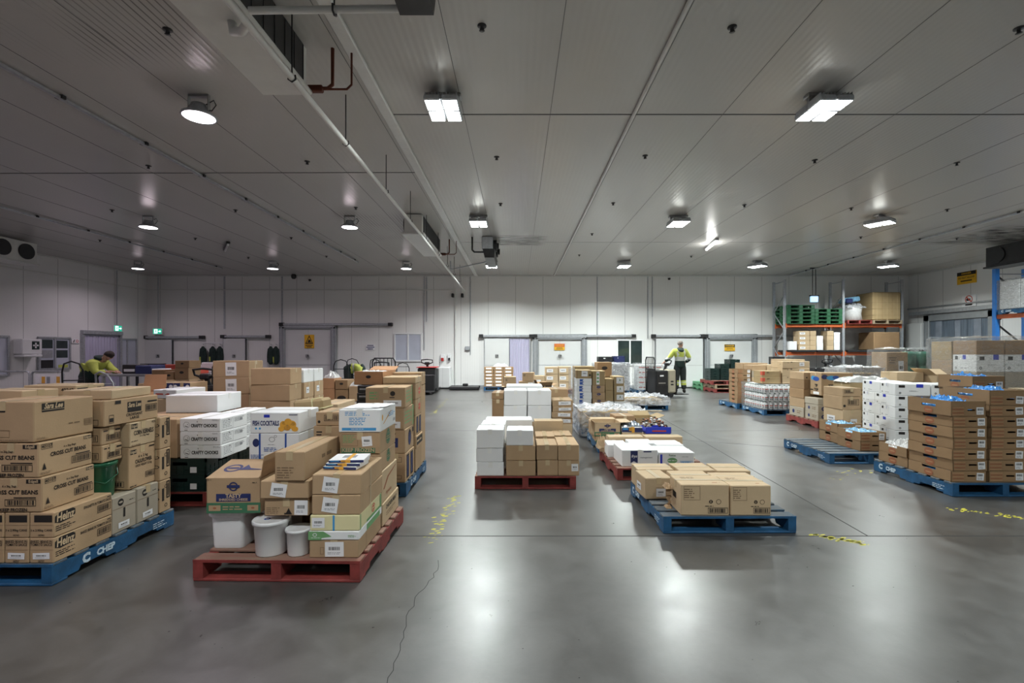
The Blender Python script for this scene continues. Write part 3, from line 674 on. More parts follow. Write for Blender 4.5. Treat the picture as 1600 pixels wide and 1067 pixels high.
# cameras and sprinklers
r = empty('dome_camera', (W(464), YB - .3, CEIL), 0, 'black camera under ceiling above left framed door', 'security camera')
b = MB(); b.lathe([(0, -.2), (.06, -.19), (.1, -.13), (.1, -.04), (.07, 0)], (0, 0, 0), 'black_plastic', 16); b.build('dome', r, (0, 0, 0))
for px, py, t_ in ((485, 438, 'tiny black camera high on back wall, left half'), (1045, 436, 'small black camera high on back wall above the driver')):
    b = MB((W(px), YB - .1, Z(py))); b.lathe([(0, -.05), (.05, -.03), (.06, .03), (0, .05)], (W(px), YB - .06, Z(py)), 'black_plastic'); tag(b.build('security_camera'), t_, 'security camera')
sp = None
ORDW = ['leftmost', 'second from left', 'third from left', 'fourth from left', 'fifth from left', 'sixth from left', 'seventh from left', 'eighth from left']
SPR = [('the row nearest the camera', [(262, 46), (753, 40), (1144, 42), (1592, 44)]), ('the second row from the camera', [(232, 259), (480, 252), (776, 245), (1008, 243), (1273, 250), (1495, 254)]),
       ('the middle row', [(175, 328), (368, 328), (556, 324), (782, 318), (958, 317), (1163, 320), (1330, 325), (1480, 327)]),
       ('the fourth row', [(156, 375), (305, 372), (455, 371), (925, 365), (1345, 370), (1495, 372)]), ('the row nearest the back wall', [(388, 402), (510, 400), (905, 398), (1080, 400)])]
for rowname, pts_ in SPR:
    for i, (px, py) in enumerate(pts_):
        y = 3.17 * F / (547 - py); x = fx(px, y)
        if sp is None:
            b = MB((0, 0, 0)); b.lathe([(.045, 0), (.045, -.008), (.018, -.01), (.014, -.04), (.01, -.04), (.01, -.045), (.028, -.05), (0, -.052)], (0, 0, 0), 'dark_metal', 12)
            b.bar((-.018, 0, -.02), (-.018, 0, -.047), .005, .005, 'dark_metal'); b.bar((.018, 0, -.02), (.018, 0, -.047), .005, .005, 'dark_metal')
            o = sp = b.build('sprinkler_head', None, (x, y, CEIL))
        else: o = sp.copy(); col.objects.link(o); o.location = (x, y, CEIL)
        tag(o, f'dark ceiling sprinkler head, {ORDW[i]} in {rowname}', 'sprinkler', 'ceiling sprinkler heads')
# tube lights
def tube_light(x, y, lit, rz, label):
    r = empty('tube_light', (x, y, CEIL), rz, label, 'ceiling lamp')
    b = MB(); b.box(-.05, .05, -.62, .62, -.06, 0, 'galv' if lit else 'black_plastic', .01); b.build('housing', r, (0, 0, 0))
    b = MB(); b.cyl((0, -.58, -.08), (0, .58, -.08), .03, 'lens_tube' if lit else 'white_plastic', 12); b.build('tube', r, (0, 0, 0))
    if lit: glow((x, y, CEIL - .18), 25, (1, 1, .96), .1)
tube_light(5.75, 14.3, True, R(-8), 'lit fluorescent tube light on the ceiling, right of centre'); tube_light(fx(354, 14.6), 14.6, False, R(35), 'unlit fluorescent tube light on the left ceiling')
# ---- evaporator units hanging under the ceiling
def evaporator(x, y0, ln, label, fans=4, wd=.42, ht=.44):
    r = empty('cooling_unit', (x, y0, CEIL), 0, label, 'cooling unit')
    b = MB(); b.box(0, wd, 0, ln, -ht, -.02, 'pipe_white', .01)
    b.box(wd, wd + .012, .12, ln - .1, -ht + .03, -.04, 'black_plastic')
    for k in range(14):
        y = .14 + (ln - .26) * k / 13; b.box(wd + .012, wd + .018, y, y + .012, -ht + .04, -.05, 'dark_metal')
    b.build('casing', r, (0, 0, 0))
    t = MB(); t.box(-.06, wd + .05, -.04, ln + .04, -ht - .05, -ht, 'pipe_white', .015); t.build('drip_tray', r, (0, 0, 0))
    for k in range(fans):
        f = MB(); cy = ln * (k + .5) / fans; rr = min(.2, ln / fans * .42)
        ring = [(0, rr), (0, rr)]
        f.cyl((-.005, cy, -ht / 2), (-.05, cy, -ht / 2), rr, 'black_plastic', 24); f.cyl((-.05, cy, -ht / 2), (-.07, cy, -ht / 2), rr * .3, 'dark_metal', 12)
        for q in range(3): 
            a = q * 2.1; f.bar((-.06, cy, -ht / 2), (-.06, cy + rr * math.cos(a), -ht / 2 + rr * math.sin(a)), .012, .012, 'galv', (1, 0, 0))
        f.build('fan', r, (0, 0, 0))
    for ox in (.05, wd - .05):
        for oy in (.1, ln - .1):
            h = MB(); h.cyl((ox, oy, -.05), (ox, oy, 0), .01, 'dark_metal', 6); h.build('hanger', r, (0, 0, 0))
    p = MB()
    for (o1, rr) in ((.26, .02), (.46, .012)):
        p.tube([(wd - .02, ln + .03, -ht + .0 + rr), (wd + o1 - .05, ln + .03, -ht + rr), (wd + o1, ln + .03, -ht + .06), (wd + o1, ln + .03, 0)], rr, 'copper', 8)
    p.box(wd, wd + .16, ln, ln + .06, -ht - .02, -ht + .05, 'copper', .01)
    p.build('copper_pipe', r, (0, 0, 0))
evaporator(-2.62, 2.3, 2.75, 'large white cooling unit with black coil, nearest the camera at top', 4)
evaporator(-2.62, 11.2, 2.6, 'white cooling unit with black coil under ceiling beyond the drain pipe', 4)
def unit_small(x, y0, label, ln=1.6):
    r = empty('cooling_unit', (x, y0, CEIL), 0, label, 'cooling unit')
    b = MB(); b.box(0, .3, 0, ln, -.36, -.02, 'galv', .01); b.build('casing', r, (0, 0, 0))
    t = MB(); t.add([(.02, -.02, -.36), (.36, -.02, -.36), (.36, ln + .02, -.36), (.02, ln + .02, -.36), (.08, .02, -.6), (.34, .02, -.6), (.34, ln - .02, -.6), (.08, ln - .02, -.6)],
                    [(0, 1, 2, 3), (7, 6, 5, 4), (0, 4, 5, 1), (1, 5, 6, 2), (2, 6, 7, 3), (3, 7, 4, 0)], 'dark_metal'); t.build('drip_tray', r, (0, 0, 0))
    for k in range(2):
        f = MB(); cy = ln * (k + .5) / 2; f.cyl((.3, cy, -.2), (.4, cy, -.2), .17, 'black_plastic', 20); f.cyl((.4, cy, -.2), (.46, cy, -.2), .09, 'black_plastic', 12); f.build('fan', r, (0, 0, 0))
    p = MB(); p.tube([(.05, .15, -.42), (-.22, .15, -.42), (-.28, .15, -.36), (-.28, .15, 0)], .025, 'black_plastic'); p.build('copper_pipe', r, (0, 0, 0))
unit_small(-.98, 13.4, 'small grey cooling unit with two black fans and soot streaks beside it')
unit_small(-.98, 2.28, 'black cooling unit corner at top edge, joined to the white drain pipe', 1.45)
def unit_wall(x, y0, ln, s, label, z=CEIL - .62):
    r = empty('cooling_unit', (x, y0, z), 0, label, 'cooling unit')
    b = MB(); b.box(min(0, s * .5), max(0, s * .5), 0, ln, 0, .58, 'pipe_white' if s > 0 else 'black_plastic', .01); b.build('casing', r, (0, 0, 0))
    n = 3
    for k in range(n):
        cy = ln * (k + .5) / n; f = MB(); f.cyl((s * .5, cy, .3), (s * .54, cy, .3), .22, 'black_plastic', 24); f.build('fan', r, (0, 0, 0))
    h = MB()
    for oy in (.1, ln - .1): h.cyl((s * .2, oy, .56), (s * .2, oy, -z + CEIL), .01, 'dark_metal', 6)
    h.build('hanger', r, (0, 0, 0))
    t = MB(); t.box(min(-.02 * s, s * .56), max(-.02 * s, s * .56), -.03, ln + .03, -.05, 0, 'pipe_white' if s > 0 else 'dark_metal', .01); t.build('drip_tray', r, (0, 0, 0))
unit_wall(-14.55, 12.2, 1.95, 1, 'white cooling unit with black fan at the far left ceiling', 4.12); unit_wall(14.75, 12.4, 2.3, -1, 'black cooling unit near the ceiling at far right', 4.12)
# ---- drain pipes
r = empty('drain_pipe', (-2.12, 2.6, 4.17), 0, 'long white drain pipe hung on rods below the cooling units', 'pipe')
b = MB(); b.tube([(0, -.1, 0), (0, 8, -.03), (-.08, 17.6, -.10)], .03, 'pipe_white', 10); b.build('pipe_run', r, (0, 0, 0))
b = MB(); b.tube([(-.22, 1.35, .18), (-.2, 1.35, .03), (-.1, 1.3, .0), (0, 1.2, 0)], .035, 'pipe_white', 10); b.lathe([(.045, 0), (.045, .05)], (-.22, 1.35, .15), 'galv'); b.build('elbow', r, (0, 0, 0))
for d_ in (4.55, 5.98, 7.82, 9.6, 11.3, 13.0, 14.7, 16.3, 17.9):
    y = d_ - 2.6; h = MB(); h.cyl((0, y, .03), (0, y, CEIL - 4.18), .007, 'dark_metal', 6); h.tube([(-.03, y, .02), (-.036, y, -.02), (0, y, -.045), (.036, y, -.02), (.03, y, .02)], .008, 'dark_metal', 6); h.build('hanger_rod', r, (0, 0, 0))
r = empty('drain_pipe', (-2.05, 3.7, 4.2), 0, 'white drain pipe crossing near the top of the hall', 'pipe')
b = MB(); b.cyl((0, 0, 0), (1.25, .02, .03), .027, 'pipe_white', 12); b.build('pipe_run', r, (0, 0, 0))
b = MB(); b.tube([(1.25, .02, .03), (1.33, .02, .03), (1.36, .02, .1), (1.36, .02, .12)], .033, 'galv', 10); b.build('elbow', r, (0, 0, 0))
b = MB(); b.cyl((.65, 0, .03), (.65, 0, CEIL - 4.2), .006, 'dark_metal', 6); b.tube([(.65, -.035, .03), (.65, -.035, -.02), (.65, 0, -.035), (.65, .035, -.02), (.65, .035, .04)], .008, 'dark_metal', 6); b.build('hanger_rod', r, (0, 0, 0))
pipe('drain_pipe', [(-2.35, 17.0, CEIL - .04), (-2.35, 17.0, 4.45), (-2.3, 16.8, 4.4), (-.7, 15.03, 4.4)], .02, 'galv', 'thin grey drain pipe running from the small fan unit', 'pipe')
# ================================================================== cartons
def face(b6, which):
    x0, x1, y0, y1, z0, z1 = b6
    e = .0012
    return {'F': (Vector((x0, y0 - e, z0)), Vector((1, 0, 0)), Vector((0, 0, 1)), Vector((0, -1, 0)), x1 - x0, z1 - z0),
            'R': (Vector((x1 + e, y0, z0)), Vector((0, 1, 0)), Vector((0, 0, 1)), Vector((1, 0, 0)), y1 - y0, z1 - z0),
            'L': (Vector((x0 - e, y1, z0)), Vector((0, -1, 0)), Vector((0, 0, 1)), Vector((-1, 0, 0)), y1 - y0, z1 - z0),
            'T': (Vector((x0, y0, z1 + e)), Vector((1, 0, 0)), Vector((0, 1, 0)), Vector((0, 0, 1)), x1 - x0, y1 - y0)}[which]
def rect(b, fr, u0, u1, v0, v1, m, k=0.0, rot=0):
    O, u, v, n, W_, H_ = fr
    c = ((u0 + u1) / 2, (v0 + v1) / 2); ca, sa = math.cos(R(rot)), math.sin(R(rot)); ps = []
    for a, q in ((u0, v0), (u1, v0), (u1, v1), (u0, v1)):
        da, dq = a - c[0], q - c[1]; ps.append(O + u * (c[0] + da * ca - dq * sa) + v * (c[1] + da * sa + dq * ca) + n * k)
    fl = u.cross(v).dot(n) < 0
    b.add(ps, [(3, 2, 1, 0) if fl else (0, 1, 2, 3)], m)
def outline(b, fr, u0, u1, v0, v1, m, t=.003, k=0):
    rect(b, fr, u0, u1, v0, v0 + t, m, k); rect(b, fr, u0, u1, v1 - t, v1, m, k); rect(b, fr, u0, u0 + t, v0, v1, m, k); rect(b, fr, u1 - t, u1, v0, v1, m, k)
_br = random.Random(3)
def barcode(b, fr, u0, u1, v0, v1, m='ink', k=.0004, frame=True, rot=0):
    if frame: outline(b, fr, u0, u1, v0, v1, m, max(.002, (v1 - v0) * .07), k); pad = (u1 - u0) * .08
    else: pad = 0
    x = u0 + pad; st = (u1 - u0 - 2 * pad) / 26
    while x < u1 - pad - st:
        w_ = st * _br.choice((.5, .9, 1.5)); rect(b, fr, x, x + w_, v0 + (v1 - v0) * .16, v1 - (v1 - v0) * .16, m, k); x += w_ + st * _br.choice((.5, .8, 1.1))
def lines(b, fr, u0, u1, v0, v1, n, m='ink_soft', k=.0004):
    h = (v1 - v0) / n
    for i in range(n):
        a = u0; e = u1 - (u1 - u0) * _br.uniform(0, .35)
        while a < e:
            w_ = min(_br.uniform(.3, 1.1) * h * 3, e - a); rect(b, fr, a, a + w_, v1 - (i + .72) * h, v1 - (i + .28) * h, m, k); a += w_ + h * .5
def prints(b, fr, ops, k0=0.0):
    """u,v of every op run 0..1 across and up the face"""
    O, u, v, n, W_, H_ = fr
    for i, op in enumerate(ops):
        t = op[0]; a = op[1:]; k = k0 + .0003 * i
        if t == 'r': rect(b, fr, a[0] * W_, a[1] * W_, a[2] * H_, a[3] * H_, a[4], k, a[5] if len(a) > 5 else 0)
        elif t == 'o': outline(b, fr, a[0] * W_, a[1] * W_, a[2] * H_, a[3] * H_, a[4], .003, k)
        elif t == 'b': barcode(b, fr, a[0] * W_, a[1] * W_, a[2] * H_, a[3] * H_, a[4] if len(a) > 4 else 'ink', k)
        elif t == 'l': lines(b, fr, a[0] * W_, a[1] * W_, a[2] * H_, a[3] * H_, a[4], a[5] if len(a) > 5 else 'ink_soft', k)
        elif t == 't':    # text, u, v, size (m), material, bold, shear, max width fraction
            c = O + u * a[1] * W_ + v * a[2] * H_ + n * k
            b.text(a[0], c, u, v, a[3], a[4], a[5] if len(a) > 5 else .02, a[6] if len(a) > 6 else 0, (a[7] if len(a) > 7 else .9) * W_)
        elif t == 'e':    # ellipse u v rx ry(fractions of H) m inner
            b.disc(O + u * a[0] * W_ + v * a[1] * H_ + n * k, a[3] * H_, a[4], n, 20, rx=a[2] * H_, inner=a[5] if len(a) > 5 else 0)
        elif t == 'p': b.add([O + u * p * W_ + v * q * H_ + n * k for p, q in a[0]], [tuple(range(len(a[0])))], a[1])
def BR(s, mt='ink'): return s
ST = {}
def style(name, m, top='tape', **faces): ST[name] = (m, top, faces)
lab_ = lambda u0, u1, v0, v1: ('LAB', u0, u1, v0, v1)
style('plain', 'card'); style('pale', 'card_pale'); style('dark', 'card_dark'); style('olive', 'card_olive'); style('white', 'card_white', 'tape'); style('grey', 'card_grey'); style('orange', 'card_orange')
style('plain_lab', 'card', F=[lab_(.42, .58, .3, .85)]); style('pale_lab', 'card_pale', F=[lab_(.7, .95, .35, .8)], L=[lab_(.1, .3, .3, .8)])
style('corner_lab', 'card', F=[lab_(.63, .95, .3, .78)]); style('strip_lab', 'card', F=[lab_(.3, .9, .25, .8)]); style('top_lab', 'card_olive', F=[('r', 0, .08, .0, 1, 'card_dark'), lab_(.35, .75, .25, .9), ('e', .9, .4, .12, .12, 'ink')])
style('side_lab', 'card', F=[('l', .1, .5, .6, .85, 3), lab_(.55, .8, .2, .7)], R=[lab_(.2, .5, .3, .7)])
style('right_lab', 'card_pale', F=[lab_(.62, .8, .3, .85), ('e', .2, .8, .06, .06, 'ink'), ('r', .3, .36, .84, .94, 'ink')], L=[('e', .8, .6, .05, .1, 'ink')])
style('beans', 'card', F=[('o', .03, .24, .82, .95, 'ink'), ('t', '40107', .135, .885, .028, 'ink', .02, 0, .18), ('r', .72, .98, .84, .96, 'ink'), ('t', 'Edgell', .85, .9, .026, 'card_pale', .02), ('t', '6 x 2kg Bags', .42, .76, .018, 'ink'), ('t', 'CROSS CUT BEANS', .5, .58, .036, 'ink', .03, 0, .93), ('b', .34, .9, .18, .38), ('r', .5, .9, .41, .44, 'ink'), ('p', [(.05, .2), (.14, .2), (.095, .42)], 'ink'), ('r', .03, .16, .14, .17, 'ink'), ('t', 'KEEP FROZEN', .5, .07, .028, 'ink', .03)],
      R=[('o', .05, .24, .8, .95, 'ink'), ('t', '40107', .145, .875, .028, 'ink', .02, 0, .18), ('r', .82, .98, .86, .96, 'ink'), ('t', 'Edgell', .9, .91, .024, 'card_pale', .02), ('t', '6 x 2kg Bags', .55, .77, .018, 'ink'), ('t', 'CROSS CUT BEANS', .53, .6, .036, 'ink', .03, 0, .66), ('b', .58, .96, .18, .4), ('r', .66, .94, .43, .46, 'ink'), ('p', [(.06, .2), (.13, .2), (.095, .4)], 'ink'), ('l', .03, .25, .06, .14, 2)])
_hz = [('p', [(.02, .58), (.02, .82), (.1, .95), (.3, .95), (.34, .88), (.34, .68), (.3, .55), (.1, .5)], 'ink'), ('t', 'Heinz', .18, .73, .075, 'card_pale', .03, .1, .28), ('l', .03, .35, .2, .44, 3, 'ink'), ('b', .72, .97, .3, .62), ('r', .9, .97, .86, .9, 'ink')]
style('heinz_s', 'card', 'none', F=[('r', .2, .95, .62, .9, 'ink'), ('r', 0, 1, .5, .51, 'ink_soft'), ('t', '3 x 2.95kg CANS', .5, .3, .02, 'ink', .02), ('t', '00743', .5, .1, .016, 'ink')], R=_hz + [('t', 'SPAGHETTI IN TOMATO SAUCE', .73, .75, .026, 'ink', .02, 0, .5)])
style('heinz_b', 'card', 'none', F=[('t', 'BAKED BEANS IN', .5, .86, .024, 'ink', .02), ('t', 'TOMATO SAUCE', .5, .74, .024, 'ink', .02), ('r', 0, 1, .53, .54, 'ink_soft'), lab_(.15, .85, .17, .42), ('t', '00737', .5, .08, .016, 'ink')], R=_hz + [('t', 'BAKED BEANS IN TOMATO SAUCE', .7, .75, .026, 'ink', .02, 0, .55)])
_sl = [('r', .12, .48, .72, .94, 'ink'), ('t', 'Sara Lee', .3, .86, .05, 'card_pale', .03, .35, .3), ('r', .12, .48, .765, .775, 'card_pale'), ('l', .55, .8, .3, .38, 1, 'ink_soft'), ('b', .82, .97, .22, .4, 'ink_soft'), ('l', .04, .22, .04, .1, 2)]
style('sara', 'card', F=[('r', -.0, .55, .74, .94, 'ink'), ('t', 'Sara Lee', .25, .87, .05, 'card_pale', .03, .35, .5), ('r', 0, .55, .785, .795, 'card_pale'), ('l', .45, .95, .04, .07, 1), ('o', .45, .62, .12, .3, 'ink_soft')], R=_sl)
style('sara_open', 'card', F=[('e', .6, .6, .1, .15, 'ink', .7), ('b', .1, .9, .05, .28)], R=[('r', .4, .66, .42, .84, 'ink'), ('t', 'Sara Lee', .53, .7, .05, 'card_pale', .03, .3, .24), ('t', 'CROISSANT', .53, .32, .03, 'ink'), ('t', 'LARGE', .53, .18, .03, 'ink'), ('b', .74, .97, .35, .65), ('r', .78, .97, .74, .8, 'ink'), ('o', .08, .16, .1, .42, 'ink'), ('r', .09, .15, .15, .3, 'ink'), ('r', .18, .28, .82, .95, 'ink')])
style('corn', 'card_pale', F=[('r', .05, .3, .85, .97, 'ink'), ('b', .1, .8, .05, .25)], R=[('r', .05, .28, .75, .95, 'ink'), ('t', 'Edgell', .165, .85, .03, 'card_pale', .02, 0, .2), ('t', 'CORN KERNELS', .52, .55, .05, 'ink', .03, 0, .75), ('t', '6 x 2kg Bags', .55, .4, .02, 'ink'), ('t', '40242', .9, .9, .025, 'ink', .01, 0, .15), ('l', .05, .3, .2, .26, 1, 'ink'), ('l', .05, .55, .04, .1, 1)])
style('corn_f', 'card_pale', F=[('r', .03, .2, .62, .85, 'ink'), ('t', 'Edgell', .115, .73, .03, 'card_pale', .02, 0, .14), ('t', 'CORN KERNELS', .35, .25, .06, 'ink', .03, 0, .5), ('t', '40242', .85, .75, .04, 'ink', .02)], R=[('r', .05, .4, .6, .85, 'ink'), ('t', '40242', .85, .75, .04, 'ink', .02, 0, .3)])
style('cauli', 'card', F=[('o', .1, .7, .8, .92, 'ink'), ('b', .1, .9, .06, .2)], R=[('r', .06, .28, .82, .93, 'ink'), ('t', 'Edgell', .17, .875, .03, 'card_pale', .02, 0, .2), ('t', '6 x 2 kg', .52, .74, .03, 'ink'), ('t', 'CAULIFLOWER', .54, .62, .042, 'ink', .03, 0, .62), ('t', 'GROSS WEIGHT 13.5 kg', .54, .52, .026, 'ink', .02, 0, .6), ('b', .6, .96, .18, .32), ('l', .04, .28, .03, .08, 1, 'ink'), ('r', .75, .95, .92, .95, 'ink')])
style('smiley', 'card_grey', F=[('e', .5, .8, .1, .1, 'ink')], R=[('e', .35, .82, .1, .1, 'ink'), ('e', .35, .82, .07, .03, 'card_grey'), ('r', .02, .98, .66, .672, 'ink_soft'), ('r', .45, .53, .38, .64, 'ink'), lab_(.25, .7, .1, .26), ('l', .7, .95, .78, .82, 1, 'ink')])
style('upright', 'card', F=[('r', .15, .3, .55, .85, 'ink'), ('e', .7, .75, .1, .05, 'ink', .7), ('e', .7, .45, .1, .05, 'ink', .7), ('r', .4, .6, .48, .54, 'ink')], R=[('r', .2, .4, .35, .75, 'ink'), ('b', .6, .9, .4, .95), ('e', .55, .8, .06, .06, 'ink', .7), ('e', .55, .2, .06, .06, 'ink', .7)])
style('stall', 'card', F=[('b', .2, .9, .2, .6), ('l', .1, .7, .7, .9, 2, 'ink')], R=[('l', .1, .45, .72, .88, 1, 'ink'), ('r', .7, .95, .74, .84, 'ink'), ('b', .25, .95, .2, .6)])
style('crafty', 'card_white', F=[('e', .17, .5, .24, .24, 'ink', .93), ('e', .2, .55, .03, .03, 'ink'), ('p', [(.12, .42), (.2, .34), (.21, .38), (.14, .45)], 'ink'), ('e', .45, .76, .07, .07, 'ink'), ('r', .12, .2, .1, .14, 'ink'), ('t', 'CRAFTY CHOOKS', .6, .45, .045, 'ink', .035, 0, .64), ('l', .8, .97, .82, .94, 2, 'ink_grey')],
      R=[('o', .05, .45, .1, .85, 'ink_grey'), ('l', .08, .4, .2, .8, 5, 'ink_grey'), ('e', .3, .8, .05, .05, 'ink'), ('l', .5, .9, .5, .85, 4, 'ink_grey'), ('r', .7, .8, .55, .75, 'ink_grey')])
style('fish', 'card_white', F=[('r', .28, .4, .76, .9, 'ink_royal'), ('t', 'FISH COCKTAILS', .32, .48, .05, 'ink_navy', .04, 0, .54), ('e', .12, .24, .05, .05, 'ink_sky'), ('e', .2, .24, .05, .05, 'ink_sky'), ('e', .68, .4, .17, .2, 'ink_gold'), ('e', .86, .42, .2, .2, 'ink_gold'), ('e', .76, .26, .16, .12, 'ink_amber'), ('e', .7, .5, .1, .08, 'ink_amber'), ('e', .88, .46, .12, .08, 'ink_amber'), ('e', .92, .22, .16, .12, 'ink_gold'), ('e', .78, .56, .18, .16, 'ink_gold'), ('e', .64, .22, .14, .12, 'ink_gold'), ('r', .8, .97, .88, .91, 'ink_navy')], T=[('r', .1, .9, .3, .7, 'card_white')])
style('bluestrap', 'card_white', F=[('e', .14, .65, .13, .16, 'ink_navy'), ('e', .46, .78, .12, .1, 'ink_grey', .8), ('e', .53, .9, .06, .05, 'ink_grey', .7), ('l', .38, .58, .56, .6, 1, 'ink_grey'), ('l', .3, .62, .3, .48, 3, 'ink_blue'), ('l', .04, .3, .04, .2, 4, 'ink_blue'), ('r', .2, .235, 0, 1, 'ink_blue'), ('r', .72, .755, 0, 1, 'ink_blue')], T=[('r', .2, .235, 0, 1, 'ink_blue'), ('r', .72, .755, 0, 1, 'ink_blue')])
style('whiteblue', 'card_white', F=[('l', .15, .75, .72, .92, 3, 'ink_sky'), ('l', .25, .65, .3, .66, 5, 'ink_sky'), ('r', .08, .9, .08, .2, 'ink_sky'), ('l', .3, .65, .12, .17, 1, 'paper')], R=[('e', .12, .6, .1, .14, 'ink_gold'), ('p', [(.15, .3), (.2, .3), (.7, .75), (.66, .78)], 'ink_gold'), ('l', .5, .95, .5, .75, 3, 'ink_sky'), ('b', .8, .97, .2, .35, 'ink_grey')])
style('keepfrozen', 'card', F=[('r', .04, .88, .04, .28, 'ink_green'), ('t', 'KEEP FROZEN', .46, .17, .04, 'card_pale', .03), ('o', .05, .45, .36, .92, 'ink_soft'), ('l', .08, .4, .5, .88, 5, 'ink_leaf'), ('LAB2', .55, .8, .36, .82), ('t', '7', .6, .58, .04, 'ink_navy', .03)],
      R=[('e', .5, .55, .42, .32, 'ink_green'), ('e', .5, .55, .36, .26, 'card', .92), ('l', .3, .7, .45, .66, 2, 'card'), ('p', [(.4, .86), (.6, .86), (.5, 1)], 'ink_green')])
style('swoosh', 'card_pale', F=[('l', .1, .8, .4, .8, 4)], R=[('p', [(.1, .42), (.35, .72), (.9, .88), (.9, .84), (.4, .66), (.15, .38)], 'ink_rust'), ('t', 'Vegetables', .42, .22, .04, 'ink_rust', .01, .2, .7)])
style('veg', 'card_pale', F=[('l', .2, .8, .3, .7, 3)], R=[('t', 'CHICKEN MEAT', .5, .7, .045, 'ink', .03, .1, .8), ('l', .2, .8, .3, .5, 2)])
style('wht_lab', 'card', F=[('LAB', .35, .65, .1, .9)], R=[('r', .4, .46, 0, 1, 'tape')])
style('cream', 'card_cream', F=[('r', .46, .5, 0, 1, 'ink_sky'), ('LAB', .04, .3, .2, .85)], R=[('r', .03, .06, 0, 1, 'ink_leaf'), ('e', .6, .55, .4, .3, 'ink_red'), ('e', .6, .55, .32, .22, 'card_cream', .8), ('l', .35, .85, .45, .65, 1, 'card_cream'), ('r', .3, .9, .02, .2, 'ink_leaf'), ('r', .92, .98, 0, 1, 'ink_leaf')])
style('greenlid', 'card_white', F=[('p', [(0, 0), (.26, 0), (.26, .22), (.46, .4), (.3, 1), (0, 1)], 'ink_leaf'), ('e', .13, .6, .25, .2, 'card_white', .7), ('l', .06, .24, .2, .32, 1, 'card_white'), ('l', .78, .94, .3, .6, 3, 'ink_leaf')], R=[('r', .3, .9, .1, .8, 'ink_leaf')])
style('base_lab', 'card', F=[('LAB', .32, .7, .08, .9), ('o', .22, .3, .2, .6, 'ink_soft')], R=[('r', .3, .31, 0, 1, 'ink_soft')])
style('tasty', 'card', F=[('r', 0, 1, 0, .3, 'ink_green'), ('r', .04, .26, .07, .23, 'card'), ('r', .76, .96, .07, .23, 'card'), ('e', .15, .15, .05, .03, 'ink_rust'), ('e', .86, .15, .05, .03, 'ink_rust'), ('l', .3, .7, .08, .22, 2, 'card'), ('r', .18, .82, .34, .56, 'ink_navy'), ('t', 'TASTY', .5, .495, .035, 'card_pale', .04), ('t', 'SHREDDED CHEESE', .5, .39, .022, 'card_pale', .02), ('e', .5, .77, .13, .13, 'ink_navy', .72), ('r', .38, .62, .73, .81, 'ink_navy'), ('l', .85, .97, .86, .9, 1, 'ink'), ('l', .02, .12, .95, .98, 1, 'ink')], T=[('e', .28, .5, .22, .18, 'ink_navy', .72), ('r', .18, .38, .46, .54, 'ink_navy'), ('p', [(.42, .45), (.95, .42), (.6, .6), (.44, .68)], 'ink_navy')])
style('lab_tilt', 'card', F=[('LABT', .22, .54, .12, .86)], R=[('r', .4, .44, 0, 1, 'tape')])
style('fragile', 'card', F=[('l', .05, .4, .1, .5, 4), ('p', [(.48, .1), (.62, .1), (.55, .45)], 'ink'), ('r', .45, .62, .08, .16, 'ink'), ('LAB', .68, .98, .05, .88)])
style('longbox', 'card', top='tapeg', F=[('l', .08, .7, .08, .5, 5)], R=[('l', .45, .85, .4, .7, 1)])
style('greenprint', 'card', F=[('l', .1, .32, .4, .8, 3, 'ink_leaf'), ('o', .1, .32, .45, .78, 'ink_leaf'), ('e', .68, .7, .12, .12, 'ink'), ('l', .6, .76, .46, .56, 1, 'ink'), ('LAB', .45, .9, .08, .38)], R=[('l', .1, .85, .2, .85, 4, 'ink_leaf'), ('r', .9, 1, 0, 1, 'ink_leaf')])
style('ovalred', 'card', F=[], R=[('e', .6, .5, .3, .24, 'ink_red'), ('l', .42, .78, .42, .58, 1, 'card_pale')])
style('tallprint', 'card', F=[('o', .2, .8, .7, .88, 'ink'), ('o', .2, .8, .12, .25, 'ink')], R=[('r', .12, .4, .1, .92, 'ink'), ('r', .18, .34, .16, .86, 'ink_navy'), ('r', .55, .85, .1, .92, 'ink'), ('r', .61, .79, .16, .86, 'ink_navy')])
style('crisps', 'card', F=[('r', .05, .8, .25, .65, 'ink_navy'), ('l', .1, .8, .75, .9, 1, 'ink')], R=[('e', .5, .55, .3, .35, 'ink'), ('e', .5, .5, .24, .28, 'ink_navy'), ('r', .8, .95, .7, .9, 'ink')])
style('darkprint', 'card', F=[('b', .1, .6, .4, .8)], R=[('r', .05, .98, .25, .85, 'ink'), ('l', .1, .9, .4, .7, 1, 'card_pale')])
style('eggs', 'card_pale', F=[('t', 'eggs', .75, .45, .09, 'ink', .02)], R=[('t', 'pacefarmeggs', .6, .5, .07, 'ink', .03, .1, .7), ('e', .13, .3, .16, .16, 'ink', .6)])
style('stripe_blue', 'card', F=[('r', 0, 1, .45, .98, 'ink_navy'), ('l', .2, .6, .6, .8, 1, 'paper'), ('e', .1, .72, .14, .14, 'paper'), ('e', .85, .72, .14, .14, 'paper')])
style('boxlogo', 'card_white', L=[('r', .1, .22, .7, .92, 'ink'), ('r', .42, .56, .72, .98, 'ink_royal'), ('e', .14, .2, .07, .07, 'ink', .5), ('l', .35, .6, .15, .25, 1, 'ink_grey')], F=[('r', .1, .28, .68, .9, 'ink'), ('r', .6, .8, .7, 1, 'ink_royal'), ('e', .14, .22, .08, .08, 'ink', .5), ('l', .4, .7, .35, .45, 2, 'ink_grey')])
style('oils', 'card_white', F=[('p', [(.24, .2), (.33, .32), (.44, .2), (.44, .95), (.24, .95)], 'ink_navy'), ('t', 'frys', .34, .62, .045, 'paper', .02, .3, .16), ('t', 'management', .68, .55, .028, 'ink_grey', .02, 0, .42), ('r', .6, .82, .86, .93, 'ink_navy')])
